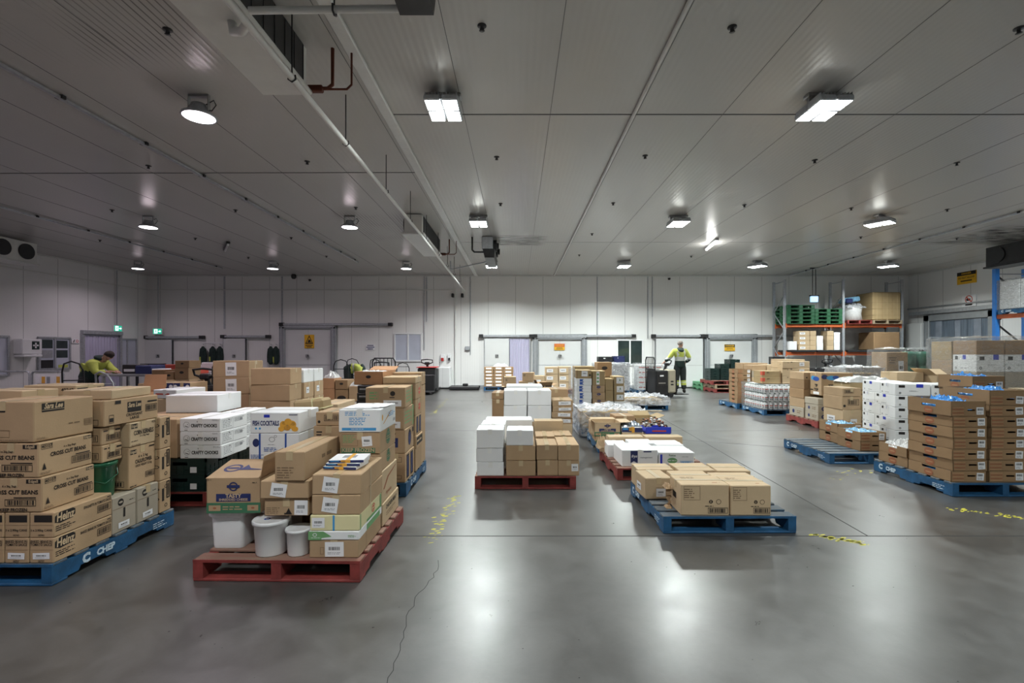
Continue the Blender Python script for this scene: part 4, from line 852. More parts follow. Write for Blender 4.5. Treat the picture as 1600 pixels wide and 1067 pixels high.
style('peters', 'card_white', F=[('r', .04, .1, .08, .85, 'ink_royal'), ('e', .38, .42, .35, .2, 'ink_leaf'), ('l', .26, .5, .36, .48, 1, 'paper'), ('t', 'Patties', .38, .78, .03, 'ink_green', .02, 0, .3), ('b', .6, .95, .12, .4, 'ink_sky'), ('l', .65, .85, .65, .72, 1, 'ink_grey')])
style('reddot', 'card_white', F=[('r', .7, .95, .2, .5, 'ink_red')], L=[('r', .1, .25, .6, .8, 'ink_red')])
style('rec', 'card_pale', F=[('l', .06, .28, .55, .88, 5), ('o', .06, .4, .5, .95, 'ink_soft'), ('e', .62, .45, .06, .06, 'ink', .6), ('r', .58, .66, .44, .46, 'ink'), ('e', .78, .45, .08, .08, 'ink', .85), ('l', .5, .75, .28, .33, 1, 'ink'), ('b', .56, .97, .07, .26)], L=[('r', .3, .6, .4, .6, 'ink')], T=[('l', .15, .45, .55, .8, 3), ('l', .7, .9, .15, .25, 1, 'ink_rust')])
style('rec_l', 'card_pale', F=[('LAB', .4, .75, .12, .5)], L=[('LAB', .2, .6, .25, .6)])
style('strip_blue', 'card_white', F=[('p', [(.2, .1), (.48, .1), (.38, .3), (.48, .5), (.2, .5)], 'ink_blue'), ('p', [(.2, .55), (.48, .55), (.38, .72), (.48, .9), (.2, .9)], 'ink_blue'), ('r', .0, 1, .49, .5, 'ink_grey')])
style('ovalblue', 'card', F=[('e', .5, .75, .3, .18, 'ink_navy'), ('l', .3, .7, .7, .8, 1, 'card_pale'), ('l', .3, .7, .35, .45, 1)])
style('greenlid2', 'card_olive', F=[('r', .3, .55, .05, .95, 'paper'), ('e', .42, .75, .08, .08, 'ink_leaf'), ('e', .42, .5, .08, .08, 'ink_leaf'), ('e', .42, .25, .08, .08, 'ink_leaf')])
style('tree_lab', 'card_olive', F=[('r', .25, .9, .2, .9, 'paper'), ('p', [(.5, .5), (.66, .5), (.58, .8)], 'ink_green'), ('l', .35, .8, .3, .4, 1, 'ink_grey')])
style('tiptop', 'card', L=[('t', 'TIP', .55, .42, .07, 'ink', .06), ('t', 'TOP', .55, .24, .07, 'ink', .06), ('e', .3, .75, .18, .1, 'ink_sky'), ('e', .55, .72, .24, .1, 'ink_blue'), ('r', .3, .8, .03, .15, 'paper'), ('r', .05, .3, .2, .25, 'ink')], F=[('t', 'TIP', .3, .42, .07, 'ink', .06), ('t', 'TOP', .3, .24, .07, 'ink', .06), ('e', .1, .82, .14, .1, 'ink_navy'), ('e', .32, .78, .22, .1, 'ink_sky'), ('e', .45, .8, .14, .08, 'ink_blue'), ('LAB', .68, .85, .55, .85), ('r', .1, .45, .03, .13, 'paper')])
style('ovalgrey', 'card_grey', L=[('e', .3, .5, .22, .22, 'ink_navy'), ('l', .55, .9, .3, .7, 2)], F=[('e', .25, .5, .26, .26, 'ink_navy', .3), ('r', .4, .9, .25, .75, 'paper')])
style('tp', 'card_dark', F=[('r', .2, .8, .3, .8, 'paper')])
style('amz', 'card', F=[('r', 0, 1, .62, 1, 'ink'), ('r', .46, .5, .62, 1, 'tape'), ('l', .7, .9, .75, .85, 1, 'paper')])
style('redlab', 'card_olive', F=[('r', .02, .14, .35, .95, 'ink_red'), ('l', .25, .4, .6, .9, 2, 'ink'), ('r', .94, 1, 0, 1, 'card_dark')], L=[('r', .8, 1, .35, .95, 'ink_red')])
style('poplab', 'card_pale', F=[('LAB', .1, .6, .25, .7)]); style('painted_hole', 'card_dark', F=[('e', .5, .6, .2, .12, 'ink')])  # last style: black oval painted on for the dark of a hand hole
style('upc', 'card', F=[('b', .3, .9, .35, .8), ('e', .12, .3, .1, .1, 'ink')]); style('mark', 'card', F=[('l', .1, .3, .55, .8, 2, 'ink'), ('r', .45, .452, 0, 1, 'ink_soft')])
style('wraptan', 'card_olive', F=[('l', .1, .4, .5, .8, 2), ('r', .6, .8, .3, .6, 'paper')])
style('glossy_pack', 'card_white', F=[('r', 0, 1, .1, .9, 'ink_navy'), ('r', .35, .55, .3, 1, 'ink_amber'), ('r', .48, .62, 0, 1, 'ink_gold'), ('r', .05, .3, .5, .8, 'ink_sky')], T=[('r', .05, .95, .1, .9, 'paper'), ('r', .3, .7, .3, .7, 'ink_grey'), ('r', .48, .6, 0, 1, 'ink_gold')])
style('crateb', 'black_plastic', 'none', F=[('l', .1, .8, .25, .75, 1, 'ink_grey'), ('r', .88, 1, .1, .9, 'paper')])
style('redtext', 'card_white', F=[('l', .1, .9, .3, .7, 1, 'ink_red')])
ALL = []
def carton(x0, x1, y0, y1, z0, h, st, label, group=None, rz=0.0, near=None, cat='box', name='cardboard_box', top=None, rx=0.0, ry=0.0):
    """closed carton; corners in world metres; returns the top-level mesh"""
    m, tp, faces = ST[st]; tp = top or tp
    cx, cy = (x0 + x1) / 2, (y0 + y1) / 2; w_, d_ = x1 - x0, y1 - y0
    if near is None: near = y0 < 9.0
    b = MB((0, 0, 0)); q = (-w_ / 2, w_ / 2, -d_ / 2, d_ / 2, 0, h)
    b.box(*q, m, min(.006, h * .08))
    if name == 'cardboard_box': name = 'white_carton' if m == 'card_white' else 'cardboard_box' if st in ('plain', 'pale', 'dark', 'olive', 'grey', 'orange', 'wraptan', 'mark') else 'printed_carton'
    kids = []
    white = m in ('card_white', 'white_plastic', 'card_cream')
    if tp != 'none':
        tf = face(q, 'T'); sm = 'seam_white' if white else 'seam'
        along = w_ >= d_
        if along: rect(b, tf, .004, w_ - .004, d_ / 2 - .0012, d_ / 2 + .0012, sm, .0)
        else: rect(b, tf, w_ / 2 - .0012, w_ / 2 + .0012, .004, d_ - .004, sm, .0)
        if near and (tp.startswith('tape')):
            t = MB((0, 0, 0)); tm = 'tape_white' if white else 'tape'; tw = .024
            if along:
                t.box(-w_ / 2 - .0022, w_ / 2 + .0022, -tw, tw, h + .0006, h + .0022, tm)
                for s_ in (-1, 1): t.box(min(s_ * (w_ / 2 + .0006), s_ * (w_ / 2 + .0022)), max(s_ * (w_ / 2 + .0006), s_ * (w_ / 2 + .0022)), -tw, tw, h - min(.06, h * .5), h + .0022, tm)
            else:
                t.box(-tw, tw, -d_ / 2 - .0022, d_ / 2 + .0022, h + .0006, h + .0022, tm)
                for s_ in (-1, 1): t.box(-tw, tw, min(s_ * (d_ / 2 + .0006), s_ * (d_ / 2 + .0022)), max(s_ * (d_ / 2 + .0006), s_ * (d_ / 2 + .0022)), h - min(.06, h * .5), h + .0022, tm)
            kids.append(('tape', t))
    for fk, ops in faces.items():
        fr = face(q, fk); plain = []
        for op in ops:
            if op[0].startswith('LAB'):
                u0, u1, v0, v1 = [a * s_ for a, s_ in zip(op[1:5], (fr[4], fr[4], fr[5], fr[5]))]
                t = MB((0, 0, 0)) if near else b; k = .0016
                rot = {'LABT': -9, 'LAB2': 5}.get(op[0], _br.uniform(-2, 2))
                rect(t, fr, u0, u1, v0, v1, 'paper', k, rot)
                um, vm = (u0 + u1) / 2, (v0 + v1) / 2; du, dv = u1 - u0, v1 - v0
                barcode(t, fr, um - du * .3, um + du * .3, vm - dv * .12, vm + dv * .22, 'ink', k + .0005, False)
                if near: lines(t, fr, um - du * .36, um + du * .36, vm - dv * .36, vm - dv * .18, 2, 'ink_grey', k + .0005)
                if near: kids.append(('shipping_label', t))
            else: plain.append(op)
        prints(b, fr, plain)
    o = b.build(name, None, (cx, cy, z0), 0); o.rotation_euler = (rx, ry, rz)
    tag(o, label, cat, group)
    for n_, t in kids: t.build(n_, o, (0, 0, 0))
    return o
NUM = ['bottom', 'second', 'third', 'fourth', 'fifth', 'sixth', 'seventh', 'eighth', 'ninth']
def column(x0, x1, y0, d_, z0, hs, sts, what, where, group=None, jit=1.2, near=None, cat='box', name='cardboard_box', gap=.002):
    """a stack of cartons resting on each other; the label names the box by its place in this stack"""
    z = z0; n = len(hs); rr = random.Random(int((x0 * 97 + y0 * 31 + z0 * 7) * 100)); out = []
    for i, h in enumerate(hs):
        st = sts if isinstance(sts, str) else sts[i]
        wh = what if isinstance(what, str) else what[i]
        pos = '' if n == 1 else ('top' if i == n - 1 else NUM[i])
        if n == 1: lab = f'{wh} {where}'
        else: lab = f'{wh}, {pos} in stack {where}'
        jx = rr.uniform(-.004, .004) * jit; jy = rr.uniform(-.006, .006) * jit
        out.append(carton(x0 + jx, x1 + jx, y0 + jy, y0 + d_ + jy, z, h, st, lab, group, R(rr.uniform(-1, 1) * jit), near, cat, name)); z += h + gap
    return out
def open_box(x0, x1, y0, y1, z0, h, m, label, group=None, flaps=(60, 60, 60, 60), rz=0.0, st=None, cat='open box', fill=None, fl=None, name='open_box', inner='card_in'):
    """carton with its lid flaps up; flaps = opening angles from vertical for front, back, left, right (None = no flap)"""
    w_, d_ = x1 - x0, y1 - y0; t = .006; b = MB((0, 0, 0))
    b.box(-w_ / 2, w_ / 2, -d_ / 2, d_ / 2, 0, t, m)
    b.box(-w_ / 2, w_ / 2, -d_ / 2, -d_ / 2 + t, 0, h, m); b.box(-w_ / 2, w_ / 2, d_ / 2 - t, d_ / 2, 0, h, m)
    b.box(-w_ / 2, -w_ / 2 + t, -d_ / 2, d_ / 2, 0, h, m); b.box(w_ / 2 - t, w_ / 2, -d_ / 2, d_ / 2, 0, h, m)
    if st:
        for fk, ops in ST[st][2].items():
            if fk != 'T': prints(b, face((-w_ / 2, w_ / 2, -d_ / 2, d_ / 2, 0, h), fk), [o_ for o_ in ops if not o_[0].startswith('LAB')])
    o = b.build(name, None, ((x0 + x1) / 2, (y0 + y1) / 2, z0), rz); tag(o, label, cat, group)
    fl = fl or min(w_, d_) * .48
    specs = [((-w_ / 2, -d_ / 2), (w_ / 2, -d_ / 2), (0, -1)), ((w_ / 2, d_ / 2), (-w_ / 2, d_ / 2), (0, 1)), ((-w_ / 2, d_ / 2), (-w_ / 2, -d_ / 2), (-1, 0)), ((w_ / 2, -d_ / 2), (w_ / 2, d_ / 2), (1, 0))]
    for (p, q, n_), an in zip(specs, flaps):
        if an is None: continue
        up = Vector((n_[0] * math.sin(R(an)), n_[1] * math.sin(R(an)), math.cos(R(an)))) * fl
        nn = Vector((n_[0] * math.cos(R(an)), n_[1] * math.cos(R(an)), -math.sin(R(an)))) * .002
        a = Vector((*p, h)); c = Vector((*q, h)); ins = (c - a).normalized() * .008
        P = [a + nn, c + nn, c + up - ins + nn, a + up + ins + nn]; Q = [v_ - nn * 2 for v_ in P]
        f = MB((0, 0, 0)); f.add(P + Q, [(0, 1, 2, 3), (7, 6, 5, 4), (0, 4, 5, 1), (1, 5, 6, 2), (2, 6, 7, 3), (3, 7, 4, 0)], m); f.build('flap', o, (0, 0, 0))
    if fill: heap(w_ * .46, d_ * .46, fill[1], fill[0], o, h * .72, fill[2] if len(fill) > 2 else 'plastic_liner', seed=int(abs(x0) * 50))
    return o
def heap_geo(b, cx, cy, hw, hd, hh, m, z, seed=0, n=30, rough=.5, edge=.15):
    ns = []
    for j in range(n + 1):
        for i in range(n + 1):
            u = i / n * 2 - 1; v = j / n * 2 - 1
            e = max(abs(u), abs(v)); f_ = max(0, 1 - e ** 4)
            k = noise.noise(Vector((u * 3 + seed, v * 3, seed * .7))) * rough + noise.noise(Vector((u * 9 + seed, v * 9, 3))) * rough * .5 + noise.noise(Vector((u * 16 + v * 5, v * 22 + seed, 3))) * rough * .35
            ns.append((cx + u * hw, cy + v * hd, z + hh * (f_ * (.6 + k) + (1 - f_) * (edge * k))))
    b.add(ns, [(j * (n + 1) + i, j * (n + 1) + i + 1, (j + 1) * (n + 1) + i + 1, (j + 1) * (n + 1) + i) for j in range(n) for i in range(n)], m, False)
def heap(hw, hd, hh, m, parent, z, name, seed=0):
    b = MB((0, 0, 0)); heap_geo(b, 0, 0, hw, hd, hh, m, z, seed)
    return b.build(name, parent, (0, 0, 0))
# ------------------------------------------------------------------ pallets
def pallet(x0, y0, colr, label, rz=0.0, logo=True, z=0.0, cat='pallet', size=1.165, group=None, grime=True):
    """near left corner at x0,y0; deck boards run left-right, three solid bearers run front-back"""
    pm = {'red': 'red_paint', 'blue': 'blue_paint', 'green': 'green_paint', 'wood': 'bare_deck'}[colr]; dm = {'red': 'red_deck', 'blue': 'blue_deck', 'green': 'green_paint', 'wood': 'bare_deck'}[colr]
    r = empty('pallet', (x0, y0, z), rz, label, cat, group); s_ = size
    d = MB((0, 0, 0)); n = 7; bw = .118; gp = (s_ - n * bw) / (n - 1)
    for k in range(n):
        y = k * (bw + gp); d.box(.001, s_ - .001, y, y + bw, .131, .15, dm, .004)
    d.box(.0, s_, -.002, .012, .1305, .1495, pm)
    d.build('deck_boards', r, (0, 0, 0))
    for i, x in enumerate((0, s_ / 2 - .035, s_ - .07)):
        g = MB((0, 0, 0)); prof = [(0, .0), (.2, 0), (.22, .03), (.42, .03), (.44, 0), (.72, 0), (.74, .03), (.94, .03), (.96, 0), (s_, 0)]
        prof = [(p, max(q, .0) + .02) for p, q in prof]
        lo = [(x + a, p, q) for p, q in prof for a in (0, .07)]; hi = [(x + a, p, .131) for p, q in prof for a in (0, .07)]; L_ = len(lo)
        g.add(lo + hi, [(2 * k, 2 * k + 1, 2 * k + 3, 2 * k + 2)[::-1] for k in range(len(prof) - 1)] + [(2 * k, 2 * k + 2, L_ + 2 * k + 2, L_ + 2 * k)[::-1] for k in range(len(prof) - 1)] + [(2 * k + 1, 2 * k + 3, L_ + 2 * k + 3, L_ + 2 * k + 1) for k in range(len(prof) - 1)] + [(0, 1, L_ + 1, L_), (L_ - 2, L_ - 1, 2 * L_ - 1, 2 * L_ - 2)[::-1], (L_, L_ + 1, 2 * L_ - 1, 2 * L_ - 2)], pm)
        if logo and colr == 'blue' and i != 1:
            fr = (Vector((0 if i == 0 else s_, s_ if i == 0 else 0, .02)), Vector((0, -1 if i == 0 else 1, 0)), Vector((0, 0, 1)), Vector((-1 if i == 0 else 1, 0, 0)), s_, .11)
            c0 = .16 if i == 0 else .28
            prints(g, fr, [('t', 'CHEP', c0 + .09, .55, .062, 'chalk', .05, .0, .3), ('t', 'C', c0 - .055, .55, .082, 'chalk', .07), ('l', .78, .92, .2, .7, 3, 'chalk')], .002)
        g.build('bearer', r, (0, 0, 0))
    l = MB((0, 0, 0))
    for y in (0, s_ / 2 - .06, s_ - .12): l.box(0, s_, y, y + .12, .001, .02, pm, .004)
    l.build('base_boards', r, (0, 0, 0)); r['_b'] = 1; del r['_b']
    return r
def wrap(x0, x1, y0, y1, z0, z1, label, m='stretch_film', seed=0, amp=.025, name='stretch_wrap', n=18, cat='plastic wrap', sag=0.0, top=True):
    """film round a load: a crumpled shell a little outside the goods"""
    b = MB(((x0 + x1) / 2, (y0 + y1) / 2, z0)); per = []
    cs = [(x0, y0), (x1, y0), (x1, y1), (x0, y1)]
    for k in range(4):
        a, c = cs[k], cs[(k + 1) % 4]
        for i in range(n): per.append((a[0] + (c[0] - a[0]) * i / n, a[1] + (c[1] - a[1]) * i / n))
    nz = 14; vs_ = []; mx, my = (x0 + x1) / 2, (y0 + y1) / 2
    for j in range(nz + 1):
        z = z0 + (z1 - z0) * j / nz
        for (x, y) in per:
            k = abs(noise.noise(Vector((x * 5 + seed, y * 5, z * 9)))) * amp + .012
            dx, dy = x - mx, y - my; l_ = math.hypot(dx, dy); zz = z + (noise.noise(Vector((x * 4, y * 4, seed))) * sag if j > nz * .5 else 0)
            vs_.append((x + dx / l_ * k, y + dy / l_ * k, zz))
    P = len(per)
    b.add(vs_, [(j * P + i, j * P + (i + 1) % P, (j + 1) * P + (i + 1) % P, (j + 1) * P + i) for j in range(nz) for i in range(P)], m, True)
    if top:
        nn = 16; g = []
        for j in range(nn + 1):
            for i in range(nn + 1):
                x = x0 + (x1 - x0) * i / nn; y = y0 + (y1 - y0) * j / nn; g.append((x, y, z1 + .004 + abs(noise.noise(Vector((x * 6 + seed, y * 6, 1)))) * (amp * 1.5 + abs(sag))))
        b.add(g, [(j * (nn + 1) + i, j * (nn + 1) + i + 1, (j + 1) * (nn + 1) + i + 1, (j + 1) * (nn + 1) + i) for j in range(nn) for i in range(nn)], m, True)
    return tag(b.build(name), label, cat)
# ================================================================== loads standing on the floor
GP = .15
# ---- P1: blue pallet at the left front with printed food cartons
pallet(-4.315, 3.27, 'blue', 'blue wooden pallet under printed food cartons at the near left')
g1 = 'printed cartons on the near left blue pallet'
xs = [-3.315, -3.485, -3.655, -3.825, -3.995, -4.165]
cn = ['right-hand', 'second from right', 'third from right', 'fourth from right', 'fifth from right', 'leftmost']
for i, x in enumerate(xs):
    for j, (zz, st, what) in enumerate(((.151, 'heinz_b', 'long brown baked beans carton'), (.324, 'heinz_s', 'long brown canned spaghetti carton'))):
        carton(x, x + .163, 3.285, 3.76, zz, .17, st, f'{what} on end, {cn[i]} of the front row, {"lower" if j == 0 else "upper"} layer', g1)
for k, (z, dx, ry) in enumerate(((.498, 0, 0), (.733, -.018, R(1.2)))):
    carton(-3.61 + dx, -3.235 + dx, 3.285, 3.70, z, .232, 'beans', f'cross cut beans carton with barcode, {"lower" if k == 0 else "upper"} of two at the corner', g1, R(.6 - k))
    carton(-4.02 + dx, -3.63 + dx, 3.29, 3.70, z, .232, 'beans', f'cross cut beans carton, {"lower" if k == 0 else "upper"} of two at the left frame edge', g1)
carton(-3.72, -3.28, 3.29, 3.74, .972, .275, 'sara', 'big tan carton with black cake brand panel, topmost at near left', g1, R(-1.5))
carton(-4.2, -3.75, 3.29, 3.74, .972, .22, 'plain', 'plain tan carton on top at the left edge of the frame', g1)
carton(-3.405, -3.17, 3.78, 4.02, .151, .285, 'smiley', 'greyish carton with dark smile print and barcode, left of two on the blue pallet edge', g1)
carton(-3.41, -3.17, 4.03, 4.27, .151, .29, 'smiley', 'greyish carton with dark smile print and barcode, right of two on the blue pallet edge', g1)
for k in range(3):
    carton(-3.27, -3.17, 4.285, 4.42, .151 + k * .284, .281, 'upright', f'narrow upright carton, {["bottom", "middle", "top"][k]} of the rear corner stack on near left pallet', g1)
    carton(-3.42, -3.28, 4.285, 4.42, .151 + k * .284, .281, 'plain', f'narrow brown carton, {["bottom", "middle", "top"][k]} one behind the rear corner stack', g1)
# green bucket
def bucket(x, y, z, r_, h, m, label, lid=True, handle=True, sx=1, sy=1, rz=0, cat='bucket', sq=False):
    o = empty('bucket', (x, y, z), rz, label, cat); b = MB()
    if sq:
        def rr(w_, d_, zz, n=6, rad=.03):
            out = []
            for (cx, cy, a0) in ((w_ - rad, d_ - rad, 0), (-w_ + rad, d_ - rad, 90), (-w_ + rad, -d_ + rad, 180), (w_ - rad, -d_ + rad, 270)):
                for i in range(n): a = R(a0 + 90 * i / (n - 1)); out.append((cx + rad * math.cos(a), cy + rad * math.sin(a), zz))
            return out
        rings = [rr(r_ * .88, sy * .88, 0), rr(r_ * .9, sy * .9, .02), rr(r_ * .96, sy * .96, h - .05), rr(r_, sy, h - .045), rr(r_, sy, h - .03)]
        L_ = len(rings[0])
        for a, c in zip(rings, rings[1:]): b.add(a + c, [(i, (i + 1) % L_, L_ + (i + 1) % L_, L_ + i) for i in range(L_)], m, True)
        b.add(rings[0], [tuple(range(L_))[::-1]], m); b.build('tub_body', o, (0, 0, 0))
        t = MB(); rings = [rr(r_ + .006, sy + .006, h - .04), rr(r_ + .01, sy + .01, h - .03), rr(r_ + .008, sy + .008, h - .004), rr(r_ - .01, sy - .01, h)]
        for a, c in zip(rings, rings[1:]): t.add(a + c, [(i, (i + 1) % L_, L_ + (i + 1) % L_, L_ + i) for i in range(L_)], m, True)
        t.add(rings[-1], [tuple(range(L_))], m); t.add(rings[0], [tuple(range(L_))[::-1]], m); t.build('lid', o, (0, 0, 0)); return o
    b.lathe([(0, 0), (r_ * .84, 0), (r_ * .87, .008), (r_ * .97, h * .86), (r_ * 1.0, h * .87), (r_ * 1.0, h * .9), (r_ * .98, h * .91)], (0, 0, 0), m, 32, sx, sy); b.build('body', o, (0, 0, 0))
    t = MB(); t.lathe([(r_ * .98, h * .88), (r_ * 1.07, h * .89), (r_ * 1.08, h * .97), (r_ * 1.03, h), (r_ * .95, h * .985), (0, h * .99)], (0, 0, 0), m, 32, sx, sy); t.build('lid', o, (0, 0, 0))
    if handle:
        t = MB(); t.tube([(r_ * 1.02 * sx, 0, h * .85), (r_ * .95 * sx, -r_ * .5 * sy, h * .6), (0, -r_ * 1.08 * sy, h * .42), (-r_ * .95 * sx, -r_ * .5 * sy, h * .6), (-r_ * 1.02 * sx, 0, h * .85)], .004, m, 6); t.build('handle', o, (0, 0, 0))
    return o
bucket(-3.335, 3.845, .438, .115, .275, 'bucket_green', 'dark green lidded bucket wedged between cartons near the beans', rz=R(60))
for k in range(2): carton(-3.50, -3.24 - .012 * k, 3.77, 3.965, .716 + k * .137, .134, 'stall', f'small printed carton, {"lower" if k == 0 else "upper"} of two on the green bucket lid', g1, R(k * 2))
carton(-3.57, -3.205, 3.985, 4.28, .446, .345, 'cauli', 'cauliflower carton with black print on the greyish cartons', g1)
carton(-3.56, -3.20, 3.985, 4.28, .794, .20, 'corn', 'corn kernels carton on top of the cauliflower carton', g1, R(1))
carton(-3.66, -3.22, 3.775, 4.33, .998, .205, 'sara_open', 'long croissant carton with toothed lid edge above the corn carton', g1, R(-1), top='none')
carton(-3.62, -3.25, 3.84, 4.3, 1.205, .075, 'pale', 'shallow pale carton resting on the croissant carton', g1, R(4), top='tape')
carton(-4.3, -3.68, 3.79, 4.05, .151, .98, 'plain', 'tall brown carton hidden inside the near left load', g1)
carton(-4.3, -3.68, 4.06, 4.43, .151, .99, 'plain', 'tall brown carton at the back inside the near left load', g1)
carton(-4.28, -3.82, 3.79, 4.05, 1.133, .15, 'eggs', 'yellowish eggs carton behind the plain top carton at far left', g1, R(-10))
carton(-4.16, -3.72, 4.07, 4.36, 1.143, .16, 'corn_f', 'carton with black corn print standing behind the big cake carton', g1)
# ---- P21: crates and chicken cartons
pallet(-4.31, 4.94, 'red', 'shadowed red pallet under the dark green crates at left')
g2 = 'dark green crates under the chicken cartons'
def crate(x0, x1, y0, y1, z, h, m, label, group=None, tagged=False, cat='crate'):
    """ribbed plastic crate with hand holes and a rim"""
    w_, d_ = x1 - x0, y1 - y0; t = .012; b = MB()
    b.box(-w_ / 2, w_ / 2, -d_ / 2, d_ / 2, 0, t, m)
    for s_ in (-1, 1):
        for ax in (0, 1):
            a, c = (w_, d_) if ax == 0 else (d_, w_)
            def bx(u0, u1, z0, z1, o0, o1, mm=m):
                lo, hi = sorted((s_ * (c / 2 - o0), s_ * (c / 2 - o1)))
                if ax == 0: b.box(u0, u1, lo, hi, z0, z1, mm)
                else: b.box(lo, hi, u0, u1, z0, z1, mm)
            hw = a * .14
            bx(-a / 2, a / 2, 0, h * .58, 0.004, .012 + .004); bx(-a / 2, -hw, h * .58, h * .8, .004, .016); bx(hw, a / 2, h * .58, h * .8, .004, .016); bx(-a / 2, a / 2, h * .8, h, 0, .018)
            n = max(3, int(a / .07))
            for k in range(n + 1):
                u = -a / 2 + .01 + (a - .02) * k / n
                if abs(u) > hw or True: bx(u - .004, u + .004, .01, h * .56, 0, .006)
            bx(-a / 2, a / 2, h * .3, h * .33, -.002, .006)
    if tagged: b.box(w_ * .2, w_ * .32, -d_ / 2 - .003, -d_ / 2, h * .15, h * .5, 'paper')
    return tag(b.build('crate', None, ((x0 + x1) / 2, (y0 + y1) / 2, z)), label, cat, group)
for i, x in enumerate((-4.29, -3.73)):
    for k in range(2):
        for j, y in enumerate((4.95, 5.54)):
            crate(x, x + .545, y, y + .57, .151 + k * .168, .166, 'crate_green', f'dark green plastic crate, {["left", "right"][i]} {["front", "rear"][j]} {["bottom", "top"][k]} one under chicken cartons', g2, i == 1 and j == 0)
g3 = 'white chicken cartons with black logo'
for k in range(3):
    carton(-3.46, -3.04, 4.955, 5.44, .487 + k * .138, .136, 'crafty', f'white carton with chick logo, {["bottom", "middle", "top"][k]} of the front three', g3, R((1.5, 0, -.7)[k]))
    carton(-3.34, -3.08, 5.46, 5.93, .487 + k * .138, .136, 'crafty', f'white chicken carton, {["bottom", "middle", "top"][k]} of three behind the front three', g3)
carton(-4.28, -3.50, 4.97, 5.44, .487, .40, 'plain', 'brown carton left of the white chicken cartons', g3)
carton(-4.1, -3.52, 5.47, 6.0, .487, .40, 'plain', 'brown carton beneath the big blank white carton', g3)
carton(-3.99, -3.42, 5.48, 6.0, .889, .20, 'white', 'big blank white carton behind the chicken cartons', g3, R(3))
# ---- P2: red pallet, centre left, nearest
pallet(-2.245, 3.345, 'red', 'weathered red pallet with white tubs and mixed cartons, nearest the camera', R(-1.2))
g = 'mixed cartons on the near red pallet'
o = bucket(-2.12, 3.69, .151, .125, .275, 'white_plastic', 'square white lidded tub on the near corner of the red pallet', sq=True, sy=.17)
o = bucket(-1.80, 3.73, .151, .11, .275, 'white_plastic', 'square white tub hidden behind the round tubs', sq=True, sy=.12)
o = bucket(-1.765, 3.475, .151, .118, .245, 'white_plastic', 'larger round white lidded tub at the front of the red pallet', handle=False)
m_ = MB(); m_.disc((-.02, -.02, .243), .022, 'ink_blue', inner=.5); m_.build('lid_mark', o, (0, 0, 0))
bucket(-1.56, 3.455, .151, .085, .185, 'white_plastic', 'smaller round white tub beside the labelled carton stack', handle=False)
carton(-1.45, -1.105, 3.37, 3.915, .151, .125, 'base_lab', 'bottom brown carton with barcode label, front right of the near red pallet', g)
carton(-1.455, -1.10, 3.365, 3.92, .278, .06, 'greenlid', 'white lid tray with green print under the cream carton', g, top='none', cat='tray', name='cardboard_tray')
carton(-1.445, -1.10, 3.37, 3.91, .340, .108, 'cream', 'cream carton with blue strap and red oval on near red pallet', g, top='none')
carton(-1.435, -1.095, 3.375, 3.93, .450, .138, 'lab_tilt', 'brown carton with tilted white label, lower of two by the tubs', g)
carton(-1.435, -1.095, 3.375, 3.93, .590, .142, 'lab_tilt', 'brown carton with tilted white label, directly under the seafood packs', g, R(.8))
for k in range(3): carton(-1.40 + .01 * k, -1.15 + .01 * k, 3.50 + k * .012, 3.72 + k * .012, .734 + k * .022, .021, 'glossy_pack', f'glossy blue and orange frozen food pack, {["bottom", "middle", "top"][k]} of three on brown carton', 'frozen food packs on the carton', R(-6 + 5 * k), top='none', cat='food pack', name='food_pack', near=False)
carton(-1.79, -1.475, 3.42, 3.80, .428, .125, 'fragile', 'brown carton with white barcode label resting on the round tub lids', g)
carton(-1.81, -1.47, 3.40, 3.80, .555, .125, 'lab_tilt', 'brown carton with tilted label under the long taped carton', g, R(1))
carton(-1.695, -1.485, 3.385, 4.03, .682, .205, 'longbox', 'long taped brown carton pointing away from camera on near red pallet', g, R(-.8))
open_box(-2.235, -1.855, 3.475, 3.80, .428, .25, 'card', 'tan cheese carton with green band and half-closed lid flaps', g, (None, 84, None, 8), R(2), 'tasty')
lid_of = [o_ for o_ in bpy.data.objects if o_.get('label', '').startswith('tan cheese carton')][0]
b = MB((-2.05, 3.63, .682)); b.add([(-2.235, 3.47, .681), (-1.86, 3.48, .681), (-1.87, 3.80, .745), (-2.24, 3.79, .745), (-2.235, 3.47, .676), (-1.86, 3.48, .676), (-1.87, 3.80, .740), (-2.24, 3.79, .740)], [(0, 1, 2, 3), (7, 6, 5, 4), (0, 4, 5, 1), (1, 5, 6, 2), (2, 6, 7, 3), (3, 7, 4, 0)], 'card')
O_ = Vector((-2.235, 3.47, .682)); fr = (O_, Vector((1, .02, 0)).normalized(), Vector((0, .32, .064)).normalized(), Vector((0, -.064, .32)).normalized(), .375, .325)
prints(b, fr, [('e', .28, .5, .2, .2, 'ink_navy', .7), ('r', .17, .39, .46, .54, 'ink_navy'), ('p', [(.44, .4), (.92, .42), (.62, .5), (.5, .68)], 'ink_navy')])
o = b.build('lid_flap', None, (-2.05, 3.63, .682)); bpy.context.view_layer.update(); o.parent = lid_of; o.matrix_parent_inverse = lid_of.matrix_world.inverted()
